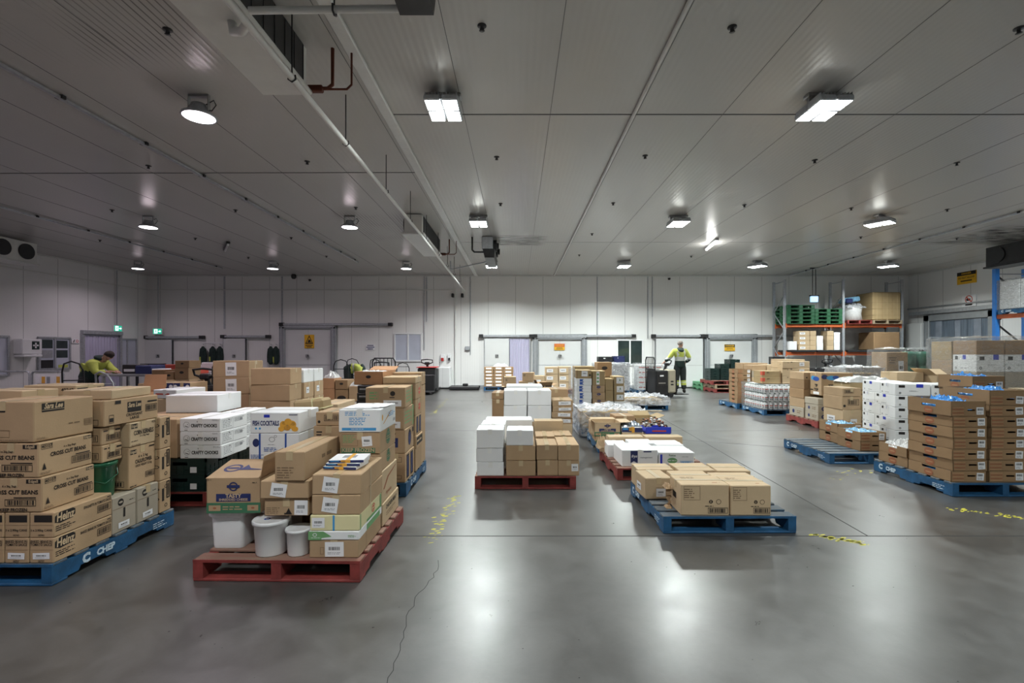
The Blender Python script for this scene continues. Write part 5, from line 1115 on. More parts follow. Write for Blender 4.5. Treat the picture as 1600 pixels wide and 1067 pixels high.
# back half of the same pallet
carton(-2.20, -1.80, 3.98, 4.36, .151, .27, 'plain', 'brown carton at the rear left of the near red pallet, bottom one', g)
carton(-2.20, -1.80, 3.98, 4.38, .424, .275, 'plain', 'brown carton under the blue strapped white carton', g)
carton(-2.20, -1.79, 3.965, 4.36, .702, .212, 'bluestrap', 'white carton with two blue straps below the fish carton', g)
carton(-2.19, -1.79, 3.965, 4.36, .916, .172, 'fish', 'white fish cocktails carton with golden crumbed pieces', g)
carton(-1.78, -1.47, 4.06, 4.42, .151, .27, 'plain', 'brown carton at rear middle of the near red pallet, bottom one', g)
carton(-1.78, -1.47, 4.06, 4.42, .424, .27, 'plain', 'brown carton at rear middle of the near red pallet, second one', g)
carton(-1.70, -1.465, 4.06, 4.40, .697, .07, 'grey', 'shallow greyish carton behind the long taped carton', g)
carton(-1.72, -1.465, 4.08, 4.42, .769, .19, 'mark', 'small reddish brown carton left of the keep frozen stack', g)
carton(-1.70, -1.465, 4.08, 4.42, .961, .115, 'upc', 'small brown carton with barcode behind the white and blue carton', g)
r = empty('carton_bundle', (-1.86, 4.50, .699), R(-4), 'leaning bundle of olive cartons tied with yellow straps', 'carton bundle')
b = MB(); mt = Matrix.Rotation(R(-5), 4, 'Y')
b.box(-.17, -.02, -.1, .1, 0, .24, 'card_olive', .01, mt); b.box(-.015, .14, -.1, .1, 0, .24, 'card_olive', .01, mt); b.box(-.15, .13, -.1, .1, .245, .45, 'card_olive', .02, mt); b.build('cartons', r, (0, 0, 0))
b = MB(); b.box(-.175, .145, -.105, .105, .21, .222, 'card_cream', 0, mt); b.box(.03, .042, -.105, .105, .0, .456, 'card_cream', 0, mt); b.box(-.155, .135, -.105, .105, .36, .37, 'card_cream', 0, mt); b.build('strap', r, (0, 0, 0))
carton(-1.46, -1.10, 3.955, 4.48, .151, .185, 'veg', 'pale carton with black heading on the right edge of the red pallet', g)
carton(-1.455, -1.11, 3.96, 4.46, .338, .262, 'swoosh', 'pale carton with red swoosh print under the green oval cartons', g)
carton(-1.45, -1.12, 3.96, 4.44, .602, .148, 'keepfrozen', 'brown keep frozen carton with green oval, lower of two', g)
carton(-1.45, -1.12, 3.95, 4.44, .752, .176, 'keepfrozen', 'brown keep frozen carton with green oval, upper of two', g)
carton(-1.455, -1.115, 3.94, 4.43, .930, .185, 'whiteblue', 'white carton with blue band and text on the keep frozen stack', g)
b = MB((-1.28, 4.1, 1.118)); 
for k in range(3): b.box(-1.44 + .09 * k, -1.2 + .05 * k, 3.98 + .03 * k, 4.2 + .06 * k, 1.119 + k * .0025, 1.121 + k * .0025, 'paper')
tag(b.build('paper_sheets'), 'loose white sheets lying on the white and blue carton', 'paper')
# ---- P24: blue pallet behind it, right side visible
pallet(-2.375, 5.27, 'blue', 'blue pallet with tall mixed cartons behind the near red pallet')
g = 'tall mixed cartons on the blue pallet at centre left'
column(-1.42, -1.215, 5.29, .42, .151, [.315], 'tallprint', 'brown carton with two tall dark side panels', 'at the blue pallet corner', g, near=True)
carton(-1.62, -1.43, 5.3, 5.72, .151, .31, 'plain', 'brown carton left of the carton with tall dark panels', g)
carton(-1.62, -1.225, 5.29, 5.72, .469, .26, 'crisps', 'brown carton with dark blue oval on the side, on the tall panel carton', g)
carton(-1.60, -1.23, 5.28, 5.70, .731, .235, 'greenprint', 'brown carton with green print and white label, lower of two', g, R(-2))
carton(-1.66, -1.23, 5.27, 5.70, .968, .225, 'greenprint', 'brown carton with green print and white label, upper of two', g, R(2.5))
for k, (h, st, t_) in enumerate(((.27, 'plain', 'plain brown carton at the bottom'), (.15, 'darkprint', 'brown carton with wide black side print, second up'), (.24, 'tallprint', 'brown carton with two tall side panels, third up'), (.19, 'ovalred', 'carton with red oval on side, lower of two'), (.19, 'ovalred', 'carton with red oval on side, upper of two'), (.08, 'pale', 'shallow tan carton on top'))):
    z = .151 + sum((.27, .15, .24, .19, .19, .08)[:k]) + .002 * k
    carton(-1.56 if k < 3 else -1.60, -1.21 if k != 1 else -1.20, 5.76, 6.12, z, h, st, f'{t_}, rear stack on the blue pallet', g, near=True)
carton(-1.58, -1.22, 6.14, 6.42, .151, 1.0, 'plain', 'tall brown carton behind the red oval cartons', g); carton(-1.58, -1.22, 6.14, 6.42, 1.155, .16, 'strip_lab', 'brown carton with label at the top back of the blue pallet', g)
carton(-2.36, -2.0, 5.3, 5.74, .151, .56, 'plain', 'large brown carton at front left of the blue pallet', g); carton(-1.99, -1.63, 5.3, 5.72, .151, .56, 'plain', 'large brown carton at front middle of the blue pallet', g)
carton(-2.1, -1.63, 5.76, 6.3, .151, .76, 'plain', 'large brown carton under the leaning black trays', g)
for k in range(3): carton(-1.93 + .015 * k, -1.66 + .015 * k, 5.78, 6.2, .915 + k * .088, .085, 'crateb', f'flat black tray with white end label, {["bottom", "middle", "top"][k]} of three', 'black trays with white end labels', R(2 - 3 * k), cat='tray', name='display_tray', near=False)
open_box(-1.95, -1.60, 5.82, 6.3, 1.182, .16, 'card_orange', 'open orange-brown carton with paper sticking out on the black trays', g, (None, 75, None, None), R(-4), 'painted_hole', fill=('bag_white', .07, 'paper_filling'))
# ---- P23 : two stacks of plain brown cartons, rear left
pallet(-5.32, 7.46, 'blue', 'blue pallet under the labelled brown cartons, rear left'); pallet(-4.04, 6.98, 'blue', 'blue pallet under the wide brown cartons, rear centre left')
g = 'plain brown cartons stacked at rear left'
column(-4.72, -4.16, 7.5, .42, .151, [.255, .255, .255, .255, .255], 'wht_lab', 'brown carton with small white label', 'left of the wide cartons', g)
column(-5.30, -4.74, 7.5, .42, .151, [.255, .255, .255], 'plain', 'plain brown carton', 'behind the labelled one at the far left side', g)
column(-4.72, -4.16, 7.94, .60, .151, [.255, .255, .255, .255], 'plain', 'plain brown carton', 'at the back of the labelled cartons', g)
column(-3.86, -3.29, 7.0, .38, .151, [.235, .235, .235, .235, .235], 'plain', 'wide brown carton', 'nearest the fish cocktails carton', g)
column(-3.70, -3.27, 7.40, .36, .151, [.235, .235, .235, .235, .20], ['side_lab'] * 4 + ['boxlogo'], ['tan carton with side label'] * 4 + ['white printed carton'], 'just behind the wide cartons', g)
column(-3.66, -3.26, 7.78, .35, .151, [.235, .235, .235, .235, .20], ['side_lab'] * 4 + ['boxlogo'], ['tan carton with side label'] * 4 + ['white printed carton'], 'at rear of the wide cartons', g)
# white tub and open cartons between
g = 'cartons between the white cartons and the brown stacks'
column(-4.30, -3.58, 6.15, .6, 0, [.38, .38], 'plain', 'large brown carton', 'on the floor behind the blank white carton', g)
bucket(-3.83, 6.27, .766, .125, .15, 'white_plastic', 'round white tub behind the chicken cartons', handle=False)
open_box(-4.22, -3.98, 6.2, 6.6, .766, .15, 'card', 'low open brown carton beside the round white tub', g, (None, 20, 40, None), 0)
carton(-4.60, -4.35, 6.15, 6.7, 0, .98, 'pale', 'tall tan carton behind the crates at left', g); carton(-5.1, -4.62, 6.15, 6.7, 0, 1.0, 'plain', 'tall plain brown carton behind the crates at far left', g)
carton(-4.62, -4.30, 6.15, 6.65, .985, .11, 'redtext', 'flat white carton with red print behind the blank white carton', g, R(-6))
column(-5.2, -4.69, 6.9, .5, 0, [.46, .465], 'plain', 'wide brown carton', 'under the dark blue banded cartons', g)
open_box(-5.10, -4.80, 6.2, 6.6, 1.002, .05, 'card_orange', 'shallow open carton with a raised peach lid behind the croissant carton', g, (None, 12, None, None), R(3), fl=.22)
for i, x in enumerate((-5.18, -4.94)): carton(x, x + .235, 6.95, 7.35, .93, .2, 'stripe_blue', f'brown carton with dark blue top band, {["left", "right"][i]} one behind the peach lid', g)
# ---- P3: centre red pallet
pallet(-.487, 5.555, 'red', 'bright red pallet with white and brown cartons in the centre')
g = 'plain white and brown cartons on the centre red pallet'
column(-.468, -.158, 5.575, .34, .151, [.155, .16, .215], 'white', 'plain white carton', 'at the left front of the centre pallet', g)
column(-.125, .215, 5.575, .40, .151, [.172, .172], 'plain', 'plain brown carton', 'second column from left on the centre pallet', g)
carton(-.12, .19, 5.575, 5.90, .500, .175, 'white', 'plain white carton resting on brown cartons at front of centre pallet', g, R(-1))
column(.225, .465, 5.575, .40, .151, [.18, .175], 'plain', 'plain brown carton', 'third column from left on the centre pallet', g)
column(.475, .718, 5.575, .52, .151, [.175, .18], ['corner_lab', 'plain'], ['brown carton with white corner label', 'plain brown carton'], 'at right front of centre pallet', g)
column(-.44, -.14, 5.94, .36, .151, [.155, .16, .22], 'white', 'plain white carton', 'in the second row left on the centre pallet', g)
column(-.125, .215, 6.0, .36, .151, [.172, .172], 'plain', 'plain brown carton', 'second row behind the white carton on the centre pallet', g)
column(.23, .465, 6.0, .36, .151, [.18, .20], 'plain', 'plain brown carton', 'second row third column on the centre pallet', g)
column(.47, .70, 6.12, .36, .151, [.18, .19], 'plain', 'plain brown carton', 'second row right on the centre pallet', g)
carton(-.42, .20, 6.38, 6.7, .151, .53, 'white', 'wide white carton at the back of the centre pallet', g); carton(.23, .62, 6.5, 6.7, .151, .50, 'pale', 'tan carton at the back right of the centre pallet', g)
# ---- P3b: load directly behind
pallet(-.385, 7.50, 'blue', 'pallet hidden behind the centre red pallet load')
g = 'white and brown cartons behind the centre red pallet'
column(-.39, -.21, 7.52, .5, .151, [.35, .33, .10], 'dark', 'brown carton', 'at the left end behind the centre pallet', g)
column(-.205, .155, 7.53, .45, .151, [.13, .215, .235, .235], ['plain', 'plain', 'white', 'white'], ['brown carton', 'brown carton', 'plain white carton', 'plain white carton'], 'left of two white columns behind the centre pallet', g)
column(.165, .53, 7.53, .45, .151, [.13, .20, .25, .235], ['plain', 'plain', 'white', 'white'], ['brown carton', 'brown carton', 'plain white carton', 'plain white carton'], 'right of two white columns behind the centre pallet', g)
column(.545, .865, 7.53, .5, .151, [.13, .16, .095, .095, .08, .1], ['plain', 'pale'] + ['strip_lab'] * 4, ['brown carton', 'tan carton', 'shallow carton with white label', 'shallow carton with white label', 'shallow carton with white label', 'shallow carton with white label'], 'at the right end behind the centre pallet', g)
carton(-.18, .42, 8.0, 8.5, .151, .86, 'white', 'tall white carton at the back behind the centre pallet', g)
carton(.45, .85, 8.05, 8.5, .151, .80, 'plain', 'tall brown carton at the back right behind the centre pallet', g)
# ---- P4: blue pallet, right front
p4 = pallet(1.275, 4.21, 'blue', 'worn blue pallet with pale cartons, nearest on the right side', R(.6), logo=True)
g = 'pale cartons on the near right blue pallet'
carton(1.44, 1.86, 4.235, 4.56, .151, .27, 'rec', 'pale carton with recycling marks, front middle of near right pallet', g, R(-1))
carton(1.87, 2.225, 4.235, 4.56, .151, .262, 'rec', 'pale carton with recycling marks, front right of near right pallet', g, R(.5))
carton(1.235, 1.50, 4.70, 5.02, .151, .205, 'rec_l', 'pale carton with barcode label at the left edge of near right pallet', g, R(4)) 
carton(1.52, 1.89, 4.62, 4.93, .151, .22, 'pale', 'pale carton behind the front middle carton on near right pallet', g, R(-1))
carton(1.93, 2.33, 4.62, 4.92, .151, .205, 'pale', 'pale carton behind the front right carton on near right pallet', g, R(1))
carton(1.26, 1.64, 5.06, 5.33, .151, .20, 'pale', 'pale carton at the far left of near right pallet', g)
carton(1.67, 2.05, 5.00, 5.33, .151, .205, 'pale', 'pale carton at the far middle of near right pallet', g, R(2)); carton(2.08, 2.42, 5.00, 5.33, .151, .20, 'pale', 'pale carton at the far right of near right pallet', g, R(-2))
b = MB((1.56, 4.6, .151))                      # torn brown paper hanging off the front carton
for k in range(7):
    x = 1.395 + .006 * (k % 2); z0, z1 = .35 - .027 * k, .35 - .027 * (k + 1); y = 4.46 + .012 * math.sin(k * 2.2)
    b.add([(x - .035 + .004 * k, y, z0), (x + .03 - .002 * k, y + .01, z0), (x + .03 - .002 * (k + 1), y + .01 * math.cos(k), z1), (x - .03 + .005 * k, y - .01, z1)], [(0, 1, 2, 3), (3, 2, 1, 0)], 'card')
heap_geo(b, 1.395, 4.46, .03, .045, .03, 'card', .152, 4, 8); heap_geo(b, 1.395, 4.48, .035, .06, .05, 'card', .33, 6, 8)
tag(b.build('torn_cardboard'), 'torn strip of brown cardboard hanging beside the front carton', 'torn cardboard')
# ---- P5: red pallet
pallet(1.23, 5.93, 'red', 'dull red pallet with white printed cartons, right of centre', R(1))
g = 'white printed cartons on the dull red pallet'
carton(1.30, 1.75, 6.02, 6.5, .151, .205, 'oils', 'white carton with navy ribbon emblem on the dull red pallet', g, R(1))
carton(1.77, 2.21, 6.02, 6.44, .151, .175, 'peters', 'white carton with green oval and blue barcode on dull red pallet', g, R(-1))
carton(1.235, 1.50, 6.53, 6.87, .151, .17, 'reddot', 'white carton with red square behind the ribbon emblem carton', g, R(-3))
carton(1.53, 1.86, 6.55, 6.85, .151, .19, 'white', 'blank white carton behind the ribbon emblem carton', g); carton(1.88, 2.24, 6.5, 6.85, .151, .175, 'white', 'blank white carton behind the green oval carton', g)
carton(1.30, 1.80, 6.89, 7.08, .151, .215, 'pale', 'crumpled tan carton at back left of the dull red pallet', g, R(1)); carton(1.83, 2.36, 6.89, 7.08, .151, .215, 'pale', 'tan carton at back right of the dull red pallet', g)
b = MB((1.2, 6.98, .151)); heap_geo(b, 1.215, 6.98, .07, .1, .17, 'card_pale', .20, 9, 12, .8); b.add([(1.15, 6.9, .3), (1.28, 6.88, .3), (1.26, 6.88, .152), (1.18, 6.9, .152)], [(0, 1, 2, 3)], 'card_pale'); tag(b.build('crumpled_paper'), 'crumpled brown paper spilling off the back left carton', 'paper')
# ---- P6: blue pallet
pallet(1.26, 7.52, 'blue', 'blue pallet with open packs and mixed cartons, right of centre')
g = 'mixed cartons on the blue pallet right of centre'
carton(1.24, 1.63, 7.62, 8.0, .151, .09, 'tasty', 'carton with dark green band under the open tan carton', g, top='none')
open_box(1.22, 1.63, 7.62, 8.02, .243, .215, 'card_pale', 'tan carton with one lid flap raised, left on the middle blue pallet', g, (None, 88, 50, 88), 0, 'tasty', fl=.17)
carton(1.655, 1.99, 7.60, 8.02, .151, .15, 'poplab', 'low carton with white label under the silver packs', g)
carton(1.66, 1.98, 7.60, 8.0, .303, .085, 'glossy_pack', 'silver and red glossy packs on the low labelled carton', g, R(-3), cat='food pack', name='food_pack', top='none')
b = MB((1.82, 7.8, .39)); heap_geo(b, 1.82, 7.8, .15, .17, .08, 'gloss_lid', .391, 5, 12, .6); tag(b.build('glossy_packets'), 'shiny silver packets heaped on the glossy pack', 'food packet')
carton(2.02, 2.42, 7.62, 8.07, .151, .135, 'pale', 'low tan carton under the blue tray at right', g)
r = empty('display_tray', (2.22, 7.83, .288), R(1), 'blue tray full of small patterned packets on tan carton', 'tray')
b = MB(); b.box(-.2, .2, -.22, .22, 0, .01, 'ink_royal'); b.box(-.2, .2, -.23, -.215, 0, .1, 'ink_royal'); b.box(-.2, .2, .215, .23, 0, .06, 'ink_royal'); b.box(-.2, -.19, -.23, .23, 0, .08, 'ink_royal'); b.box(.19, .2, -.23, .23, 0, .08, 'ink_royal'); b.box(-.1, .12, -.233, -.23, .03, .05, 'ink_red'); b.build('tray', r, (0, 0, 0))
b = MB(); rr = random.Random(5)
for k in range(150):
    x, y = rr.uniform(-.17, .17), rr.uniform(-.19, .19); z = .05 + .12 * (1 - (x / .22) ** 2) * (.6 + .4 * rr.random()) + (.0 if y < 0 else .03); q_ = .016
    b.box(x - q_, x + q_, y - q_, y + q_, z - .012, z + .006, rr.choice(['paper', 'ink', 'ink_rust', 'ink', 'card_grey']), .003, Matrix.Rotation(rr.uniform(-.2, .2), 4, 'X'))
tag(b.build('packets', r, (0, 0, 0)), kind='stuff')
carton(1.62, 1.98, 8.12, 8.55, .151, .20, 'pale', 'tan carton at middle back of the middle blue pallet, lower one', g); carton(1.64, 1.97, 8.12, 8.5, .353, .14, 'painted_hole', 'dark printed carton on the tan carton at middle back', g, R(4))
carton(2.0, 2.2, 8.12, 8.6, .151, .20, 'greenlid2', 'small olive carton with green marks behind the blue tray', g); carton(2.22, 2.42, 8.12, 8.6, .151, .20, 'plain', 'small brown carton under the flat open carton', g)
open_box(2.0, 2.38, 8.2, 8.6, .353, .09, 'card_olive', 'flat open olive carton with raised flaps, farthest on the middle blue pallet', g, (None, 60, None, 70), R(4), fl=.13)
carton(1.27, 1.59, 8.12, 8.6, .151, .22, 'plain', 'brown carton at back left of the middle blue pallet', g)
# P6b: low wrapped load behind
pallet(1.18, 8.92, 'blue', 'pallet under the low film covered load behind the middle blue pallet')
carton(1.25, 1.75, 8.95, 9.5, .151, .28, 'wraptan', 'brown carton beneath clear film, left of the low covered load', g); carton(1.78, 2.3, 8.95, 9.5, .151, .26, 'wraptan', 'brown carton beneath clear film, right of the low covered load', g)
carton(1.25, 2.28, 9.52, 10.0, .151, .25, 'pale', 'wide tan carton at the back of the low covered load', g)
wrap(1.16, 2.36, 8.86, 10.06, .02, .46, 'crumpled cloudy film draped over the low load right of centre', 'film_cloudy', 3, .05, 'plastic_cover', 26, sag=.04)
# P7: tall stack with white blue-print cartons
pallet(1.355, 11.15, 'blue', 'blue pallet under the white cartons with blue bow-tie print', size=1.165)
g = 'tall stacked cartons right of centre'
column(1.37, 1.72, 11.17, .5, .151, [.157] * 5 + [.19], ['strip_blue'] * 5 + ['top_lab'], ['white carton with blue bow-tie print'] * 5 + ['tan carton with white label'], 'right of the film edge', g)
column(1.745, 2.03, 11.17, .5, .151, [.155, .155, .155, .165, .33], ['ovalblue'] * 4 + ['greenlid2'], ['tan carton with dark oval'] * 4 + ['olive carton with green diamonds'], 'by the bow-tie cartons', g)
column(2.05, 2.23, 11.2, .5, .151, [.26, .26, .26], ['white', 'olive', 'olive'], ['white pack', 'olive carton', 'olive carton'], 'third across from the bow-tie cartons', g)
column(2.25, 2.49, 11.2, .5, .151, [.26, .17, .2, .2], ['white', 'tree_lab', 'tree_lab', 'tree_lab'], ['white pack', 'carton with tree label', 'carton with tree label', 'carton with tree label'], 'at right beyond the bow-tie cartons', g)
column(1.95, 2.30, 11.73, .45, .151, [.4, .4, .35], ['plain', 'plain', 'painted_hole'], 'orange tan carton', 'at the rear above the olive cartons', g)
column(1.40, 1.88, 11.73, .5, .151, [.5, .55], 'olive', 'large olive carton', 'behind the bow-tie cartons', g)
wrap(1.31, 1.34, 11.17, 12.3, .14, 1.16, 'clear film wrapped down the left side of the bow-tie cartons', seed=8, amp=.03, n=6)
# P8: flat covered load
pallet(2.86, 12.87, 'blue', 'pallet under the flat plastic covered load before the driver')
carton(2.9, 3.95, 12.95, 13.9, .151, .12, 'wraptan', 'flat brown cardboard layer under the white plastic cover', top='none')
wrap(2.84, 4.06, 12.85, 14.1, .13, .33, 'white plastic cover over the flat load before the driver', 'film_cloudy', 12, .05, 'plastic_cover', 22, sag=.03)
b = MB((3.6, 12.75, 0)); b.box(3.4, 3.8, 12.62, 12.74, .001, .02, 'bare_deck', .003); tag(b.build('wooden_slat'), 'loose wooden slat on the floor before the flat covered load', 'wooden slat')
# ---- P9: blue pallet with fruit-tray style cartons, near right
def tray_box(x0, x1, y0, y1, z, h, label, group, rz=0.0, top=False, hi=0.0, fill=None, flare=False):
    """open cardboard tray with real hand holes, orange oval and striped print"""
    w_, d_ = x1 - x0, y1 - y0; t = .008; b = MB(); m = 'card_dark'
    def wall(ax, s_, hh):
        a, c = (w_, d_) if ax == 0 else (d_, w_)
        hw, h0, h1 = (.045, h * .50, h * .66) if ax == 0 else (a * .16, h * .72, h * .95)
        def bx(u0, u1, z0, z1):
            lo, hi_ = sorted((s_ * c / 2, s_ * (c / 2 - t)))
            if ax == 0: b.box(u0, u1, lo, hi_, z0, z1, m)
            else: b.box(lo, hi_, u0, u1, z0, z1, m)
        off = a * .08 if ax == 0 else 0
        bx(-a / 2, off - hw, 0, hh); bx(off + hw, a / 2, 0, hh); bx(off - hw, off + hw, 0, h0); bx(off - hw, off + hw, h1, hh)
    b.box(-w_ / 2, w_ / 2, -d_ / 2, d_ / 2, 0, t, m)
    wall(0, -1, h + hi); wall(0, 1, h + hi); wall(1, -1, h + hi); wall(1, 1, h + hi)
    q = (-w_ / 2, w_ / 2, -d_ / 2, d_ / 2, 0, h)
    fr = face(q, 'F')
    for k in range(5): rect(b, fr, .012, w_ * .36, h * (.14 + .16 * k), h * (.22 + .16 * k), 'ink_rust' if k % 2 else 'card_orange', .0004)
    fl = face(q, 'L'); b.disc(fl[0] + fl[1] * d_ * .5 + fl[2] * h * .37 + fl[3] * .0006, h * .33, 'ink_rust', (-1, 0, 0), 20, rx=.062)
    b.disc(fl[0] + fl[1] * d_ * .5 + fl[2] * h * .36 + fl[3] * .001, h * .08, 'card_orange', (-1, 0, 0), 16, rx=.045)
    o = b.build('tray_carton', None, ((x0 + x1) / 2, (y0 + y1) / 2, z), rz); tag(o, label, 'box', group)
    l = MB(); rect(l, fr, w_ * .72, w_ * .93, h * .18, h * .86, 'paper', .0015, _br.uniform(-4, 4)); barcode(l, fr, w_ * .75, w_ * .9, h * .5, h * .8, 'ink', .002, False); lines(l, fr, w_ * .75, w_ * .9, h * .25, h * .45, 2, 'ink_grey', .002)
    l.build('shipping_label', o, (0, 0, 0))
    if fill: heap(w_ * .47, d_ * .47, fill[1], fill[0], o, h * .62, 'plastic_liner', seed=int(abs(x0) * 50))
    return o
pallet(4.75, 5.27, 'blue', 'blue pallet under brown tray cartons with blue liners, near right')
g = 'brown tray cartons with orange ovals'
def tray_stack(x0, x1, y0, y1, n, where, topfill=True, h=.119, lean=1.0, label_top='open tray carton filled with blue plastic liner, topmost'):
    rr = random.Random(int(x0 * 31 + y0 * 7))
    for i in range(n):
        last = i == n - 1
        lab = f'{label_top} {where}' if last and topfill else f'brown tray carton, {NUM[i] if not last else "top"} {where}'
        jx = rr.uniform(-.008, .008) * lean
        tray_box(x0 + jx, x1 + jx, y0, y1, GP + .001 + i * (h + .001), h, lab, g, R(rr.uniform(-1.2, 1.2) * lean), fill=('film_blue', .14) if last and topfill else (('film_blue', .035) if y0 < 5.5 else None), hi=.05 if last else 0)
tray_stack(4.77, 5.15, 5.30, 5.89, 7, 'of the front left tray column')
tray_stack(5.185, 5.58, 5.30, 5.89, 8, 'of the front middle tray column')
tray_stack(5.615, 5.99, 5.32, 5.89, 6, 'of the front right tray column')
tray_stack(5.20, 5.57, 5.93, 6.42, 6, 'of the rear middle tray column', h=.117)
tray_stack(5.60, 5.99, 5.93, 6.42, 9, 'of the rear right tray column')
for i in range(2): tray_box(4.79, 5.17, 5.93, 6.40, .151 + i * .121, .12, f'low tray carton with white bag, {["lower", "upper"][i]} at the rear left pallet corner', g, R(1 - 2 * i), fill=('bag_white', .14) if i else None)
# ---- P10: blue pallet with four tray cartons
pallet(4.385, 6.78, 'blue', 'half empty blue pallet with two short stacks of tray cartons')
for i in range(2):
    tray_box(4.92, 5.29, 6.93, 7.42, .151 + i * .136, .135, f'brown tray carton, {["lower", "upper"][i]} of two at the front of the half empty pallet', g, R(1), fill=('film_pale', .08) if i else None)
    tray_box(4.95, 5.33, 7.46, 7.92, .151 + i * .156, .155, f'brown tray carton, {["lower", "upper"][i]} of two at the back of the half empty pallet', g, R(0), fill=('film_pale', .09) if i else None)
# ---- P20: stack of white cartons with blue squares
g = 'white cartons with blue and black squares'
pr = R(-12)
def rot(x, y, lx, ly): return x + lx * math.cos(pr) - ly * math.sin(pr), y + lx * math.sin(pr) + ly * math.cos(pr)
pallet(5.96, 7.62, 'blue', 'pallet under the white cartons with blue squares', pr)
for k in range(5):
    for j, (ly, ld) in enumerate(((0.01, .44), (.46, .6)) if k % 2 == 0 else ((0.01, .62), (.64, .42))):
        cx, cy = rot(5.94, 7.6, .25, ly + ld / 2)
        carton(cx - .24, cx + .24, cy - ld / 2, cy + ld / 2, .151 + k * .184, .182, 'boxlogo', f'white carton with blue square, {NUM[k]}, {["near", "far"][j]} one of the left side column', g, pr)
    for j, lx in enumerate((.75, 1.14)):
        cx, cy = rot(5.94, 7.6, lx - .06, .25)
        carton(cx - .18, cx + .18, cy - .24, cy + .24, .151 + k * .184, .182, 'boxlogo', f'white carton with blue square, {NUM[k]}, {["second", "third"][j]} column behind the tray cartons', g, pr)
column(5.42, 5.73, 8.05, .5, 0, [.3, .3, .22, .14], ['dark', 'rec_l', 'upc', 'darkprint'], 'brown printed carton', 'left of the white cartons with blue squares', 'brown printed cartons beside white ones')
# ---- P11: red pallet
pallet(6.14, 9.87, 'red', 'dark red pallet under the bread cartons at right')
g = 'cartons on the dark red pallet at right'
column(6.62, 7.22, 9.9, .46, .151, [.165, .165, .165], 'side_lab', 'brown carton with end label', 'at front right of dark red pallet', g, near=True)
column(6.17, 6.60, 9.9, .46, .151, [.16, .16, .13], ['ovalgrey', 'ovalgrey', 'grey'], 'greyish printed carton', 'at the front left of the dark red pallet', g, near=True)
column(6.17, 6.68, 10.4, .55, .151, [.2, .2, .2, .2, .16], ['ovalgrey', 'plain', 'painted_hole', 'painted_hole', 'upc'], 'brown carton', 'at the rear left of the dark red pallet', g)
carton(6.28, 6.92, 9.95, 10.36, .66, .47, 'tiptop', 'big bread carton with TIP TOP print on the dark red pallet', g, R(-2), near=True)
column(6.72, 7.25, 10.42, .5, .151, [.33, .33, .22], 'plain', 'plain brown carton', 'at the rear right of the dark red pallet', g)
# ---- P12: milk bottles
pallet(6.04, 11.82, 'blue', 'blue pallet under shrink wrapped milk bottles at right')
ORDN = ['', 'first', 'second', 'third', 'fourth', 'fifth', 'sixth', 'seventh', 'eighth', 'ninth', 'tenth']
def make_bottle():
    o = empty('milk_bottle', (0, 0, 0), 0, 'x', 'bottle')
    b = MB(); b.lathe([(0, 0), (.048, 0), (.052, .01), (.052, .11), (.046, .13), (.022, .165), (.02, .175)], (0, 0, 0), 'white_plastic', 10)
    b.box(-.03, .03, -.0535, -.05, .03, .06, 'ink_grey'); b.box(-.03, .03, -.0535, -.05, .075, .1, 'ink_red'); b.box(-.0535, -.05, -.03, .03, .03, .06, 'ink_grey'); b.box(-.0535, -.05, -.03, .03, .075, .1, 'ink_red'); b.build('body', o, (0, 0, 0))
    c = MB(); c.cyl((0, 0, .172), (0, 0, .19), .021, 'ink_green', 10); c.build('cap', o, (0, 0, 0)); return o
bt = None
for k in range(3):
    z = .152 + k * .2
    s = MB((6.62, 12.4, z - .002)); s.box(6.17, 7.19, 11.97, 12.95, z, z + .195, 'paper'); tag(s.build('bottle_tray'), f'white carton core of the milk load, {["bottom", "middle", "top"][k]} layer', 'box', 'milk load cores')
    for (xs_, ys_, fc) in (([6.10 + .118 * i for i in range(10)], [11.885], 'front'), ([6.095], [12.005 + .118 * i for i in range(8)], 'left')):
        n_ = 0
        for x in xs_:
            for y in ys_:
                o = bt = make_bottle() if bt is None else bt
                if n_ or k or fc == 'left': o = dup(bt)
                o.location = (x, y, z); n_ += 1
                o['label'] = f'white milk bottle, {["bottom", "middle", "top"][k]} layer, {ORDN[n_]} from the {"left" if fc == "front" else "near"} end of the {fc} face'; o['group'] = f'milk bottles {fc} face {["bottom", "middle", "top"][k]} layer'
wrap(6.04, 7.27, 11.83, 12.98, .12, .77, 'clear shrink film around the milk bottles at right', seed=21, amp=.02, top=False)
g = 'cartons above and behind the milk bottles'
column(6.12, 6.58, 12.05, .45, .765, [.155, .155], 'redlab', 'brown carton with orange-red corner', 'standing on the milk load', g)
column(6.62, 7.30, 12.05, .55, .765, [.19, .19, .17], 'right_lab', 'wide tan carton with white label', 'standing on the milk load', g, near=True)
# ---- P13: blue pallet left of it
pallet(5.97, 13.12, 'blue', 'blue pallet under tall brown trays left of the milk bottles')
g = 'brown trays and cartons beyond the milk bottles'
for i in range(8): tray_box(6.0, 6.36, 13.15, 13.68, .151 + i * .116, .115, f'dark brown tray carton, {NUM[i] if i < 7 else "top"} of the tall tray column beyond the milk', g, R(_br.uniform(-1.5, 1.5)))
column(6.40, 6.78, 13.15, .5, .151, [.38, .12, .2, .18, .15], ['grey', 'grey', 'rec_l', 'grey', 'plain'], 'greyish brown carton', 'beside the tall tray column beyond the milk', g)
column(6.80, 7.12, 13.15, .5, .151, [.55, .5], 'pale', 'tan carton', 'right of the greyish cartons beyond the milk', g)
column(6.4, 7.1, 13.7, .5, .151, [.5, .58], 'plain', 'long brown carton', 'at the back beyond the milk', g)
pallet(7.3, 13.3, 'blue', 'blue pallet hidden behind the wide tan cartons'); column(7.32, 7.95, 13.35, .6, .151, [.35, .35, .33, .16], 'pale', 'tan carton', 'farther back behind the wide tan cartons', 'tan cartons farther back at right')
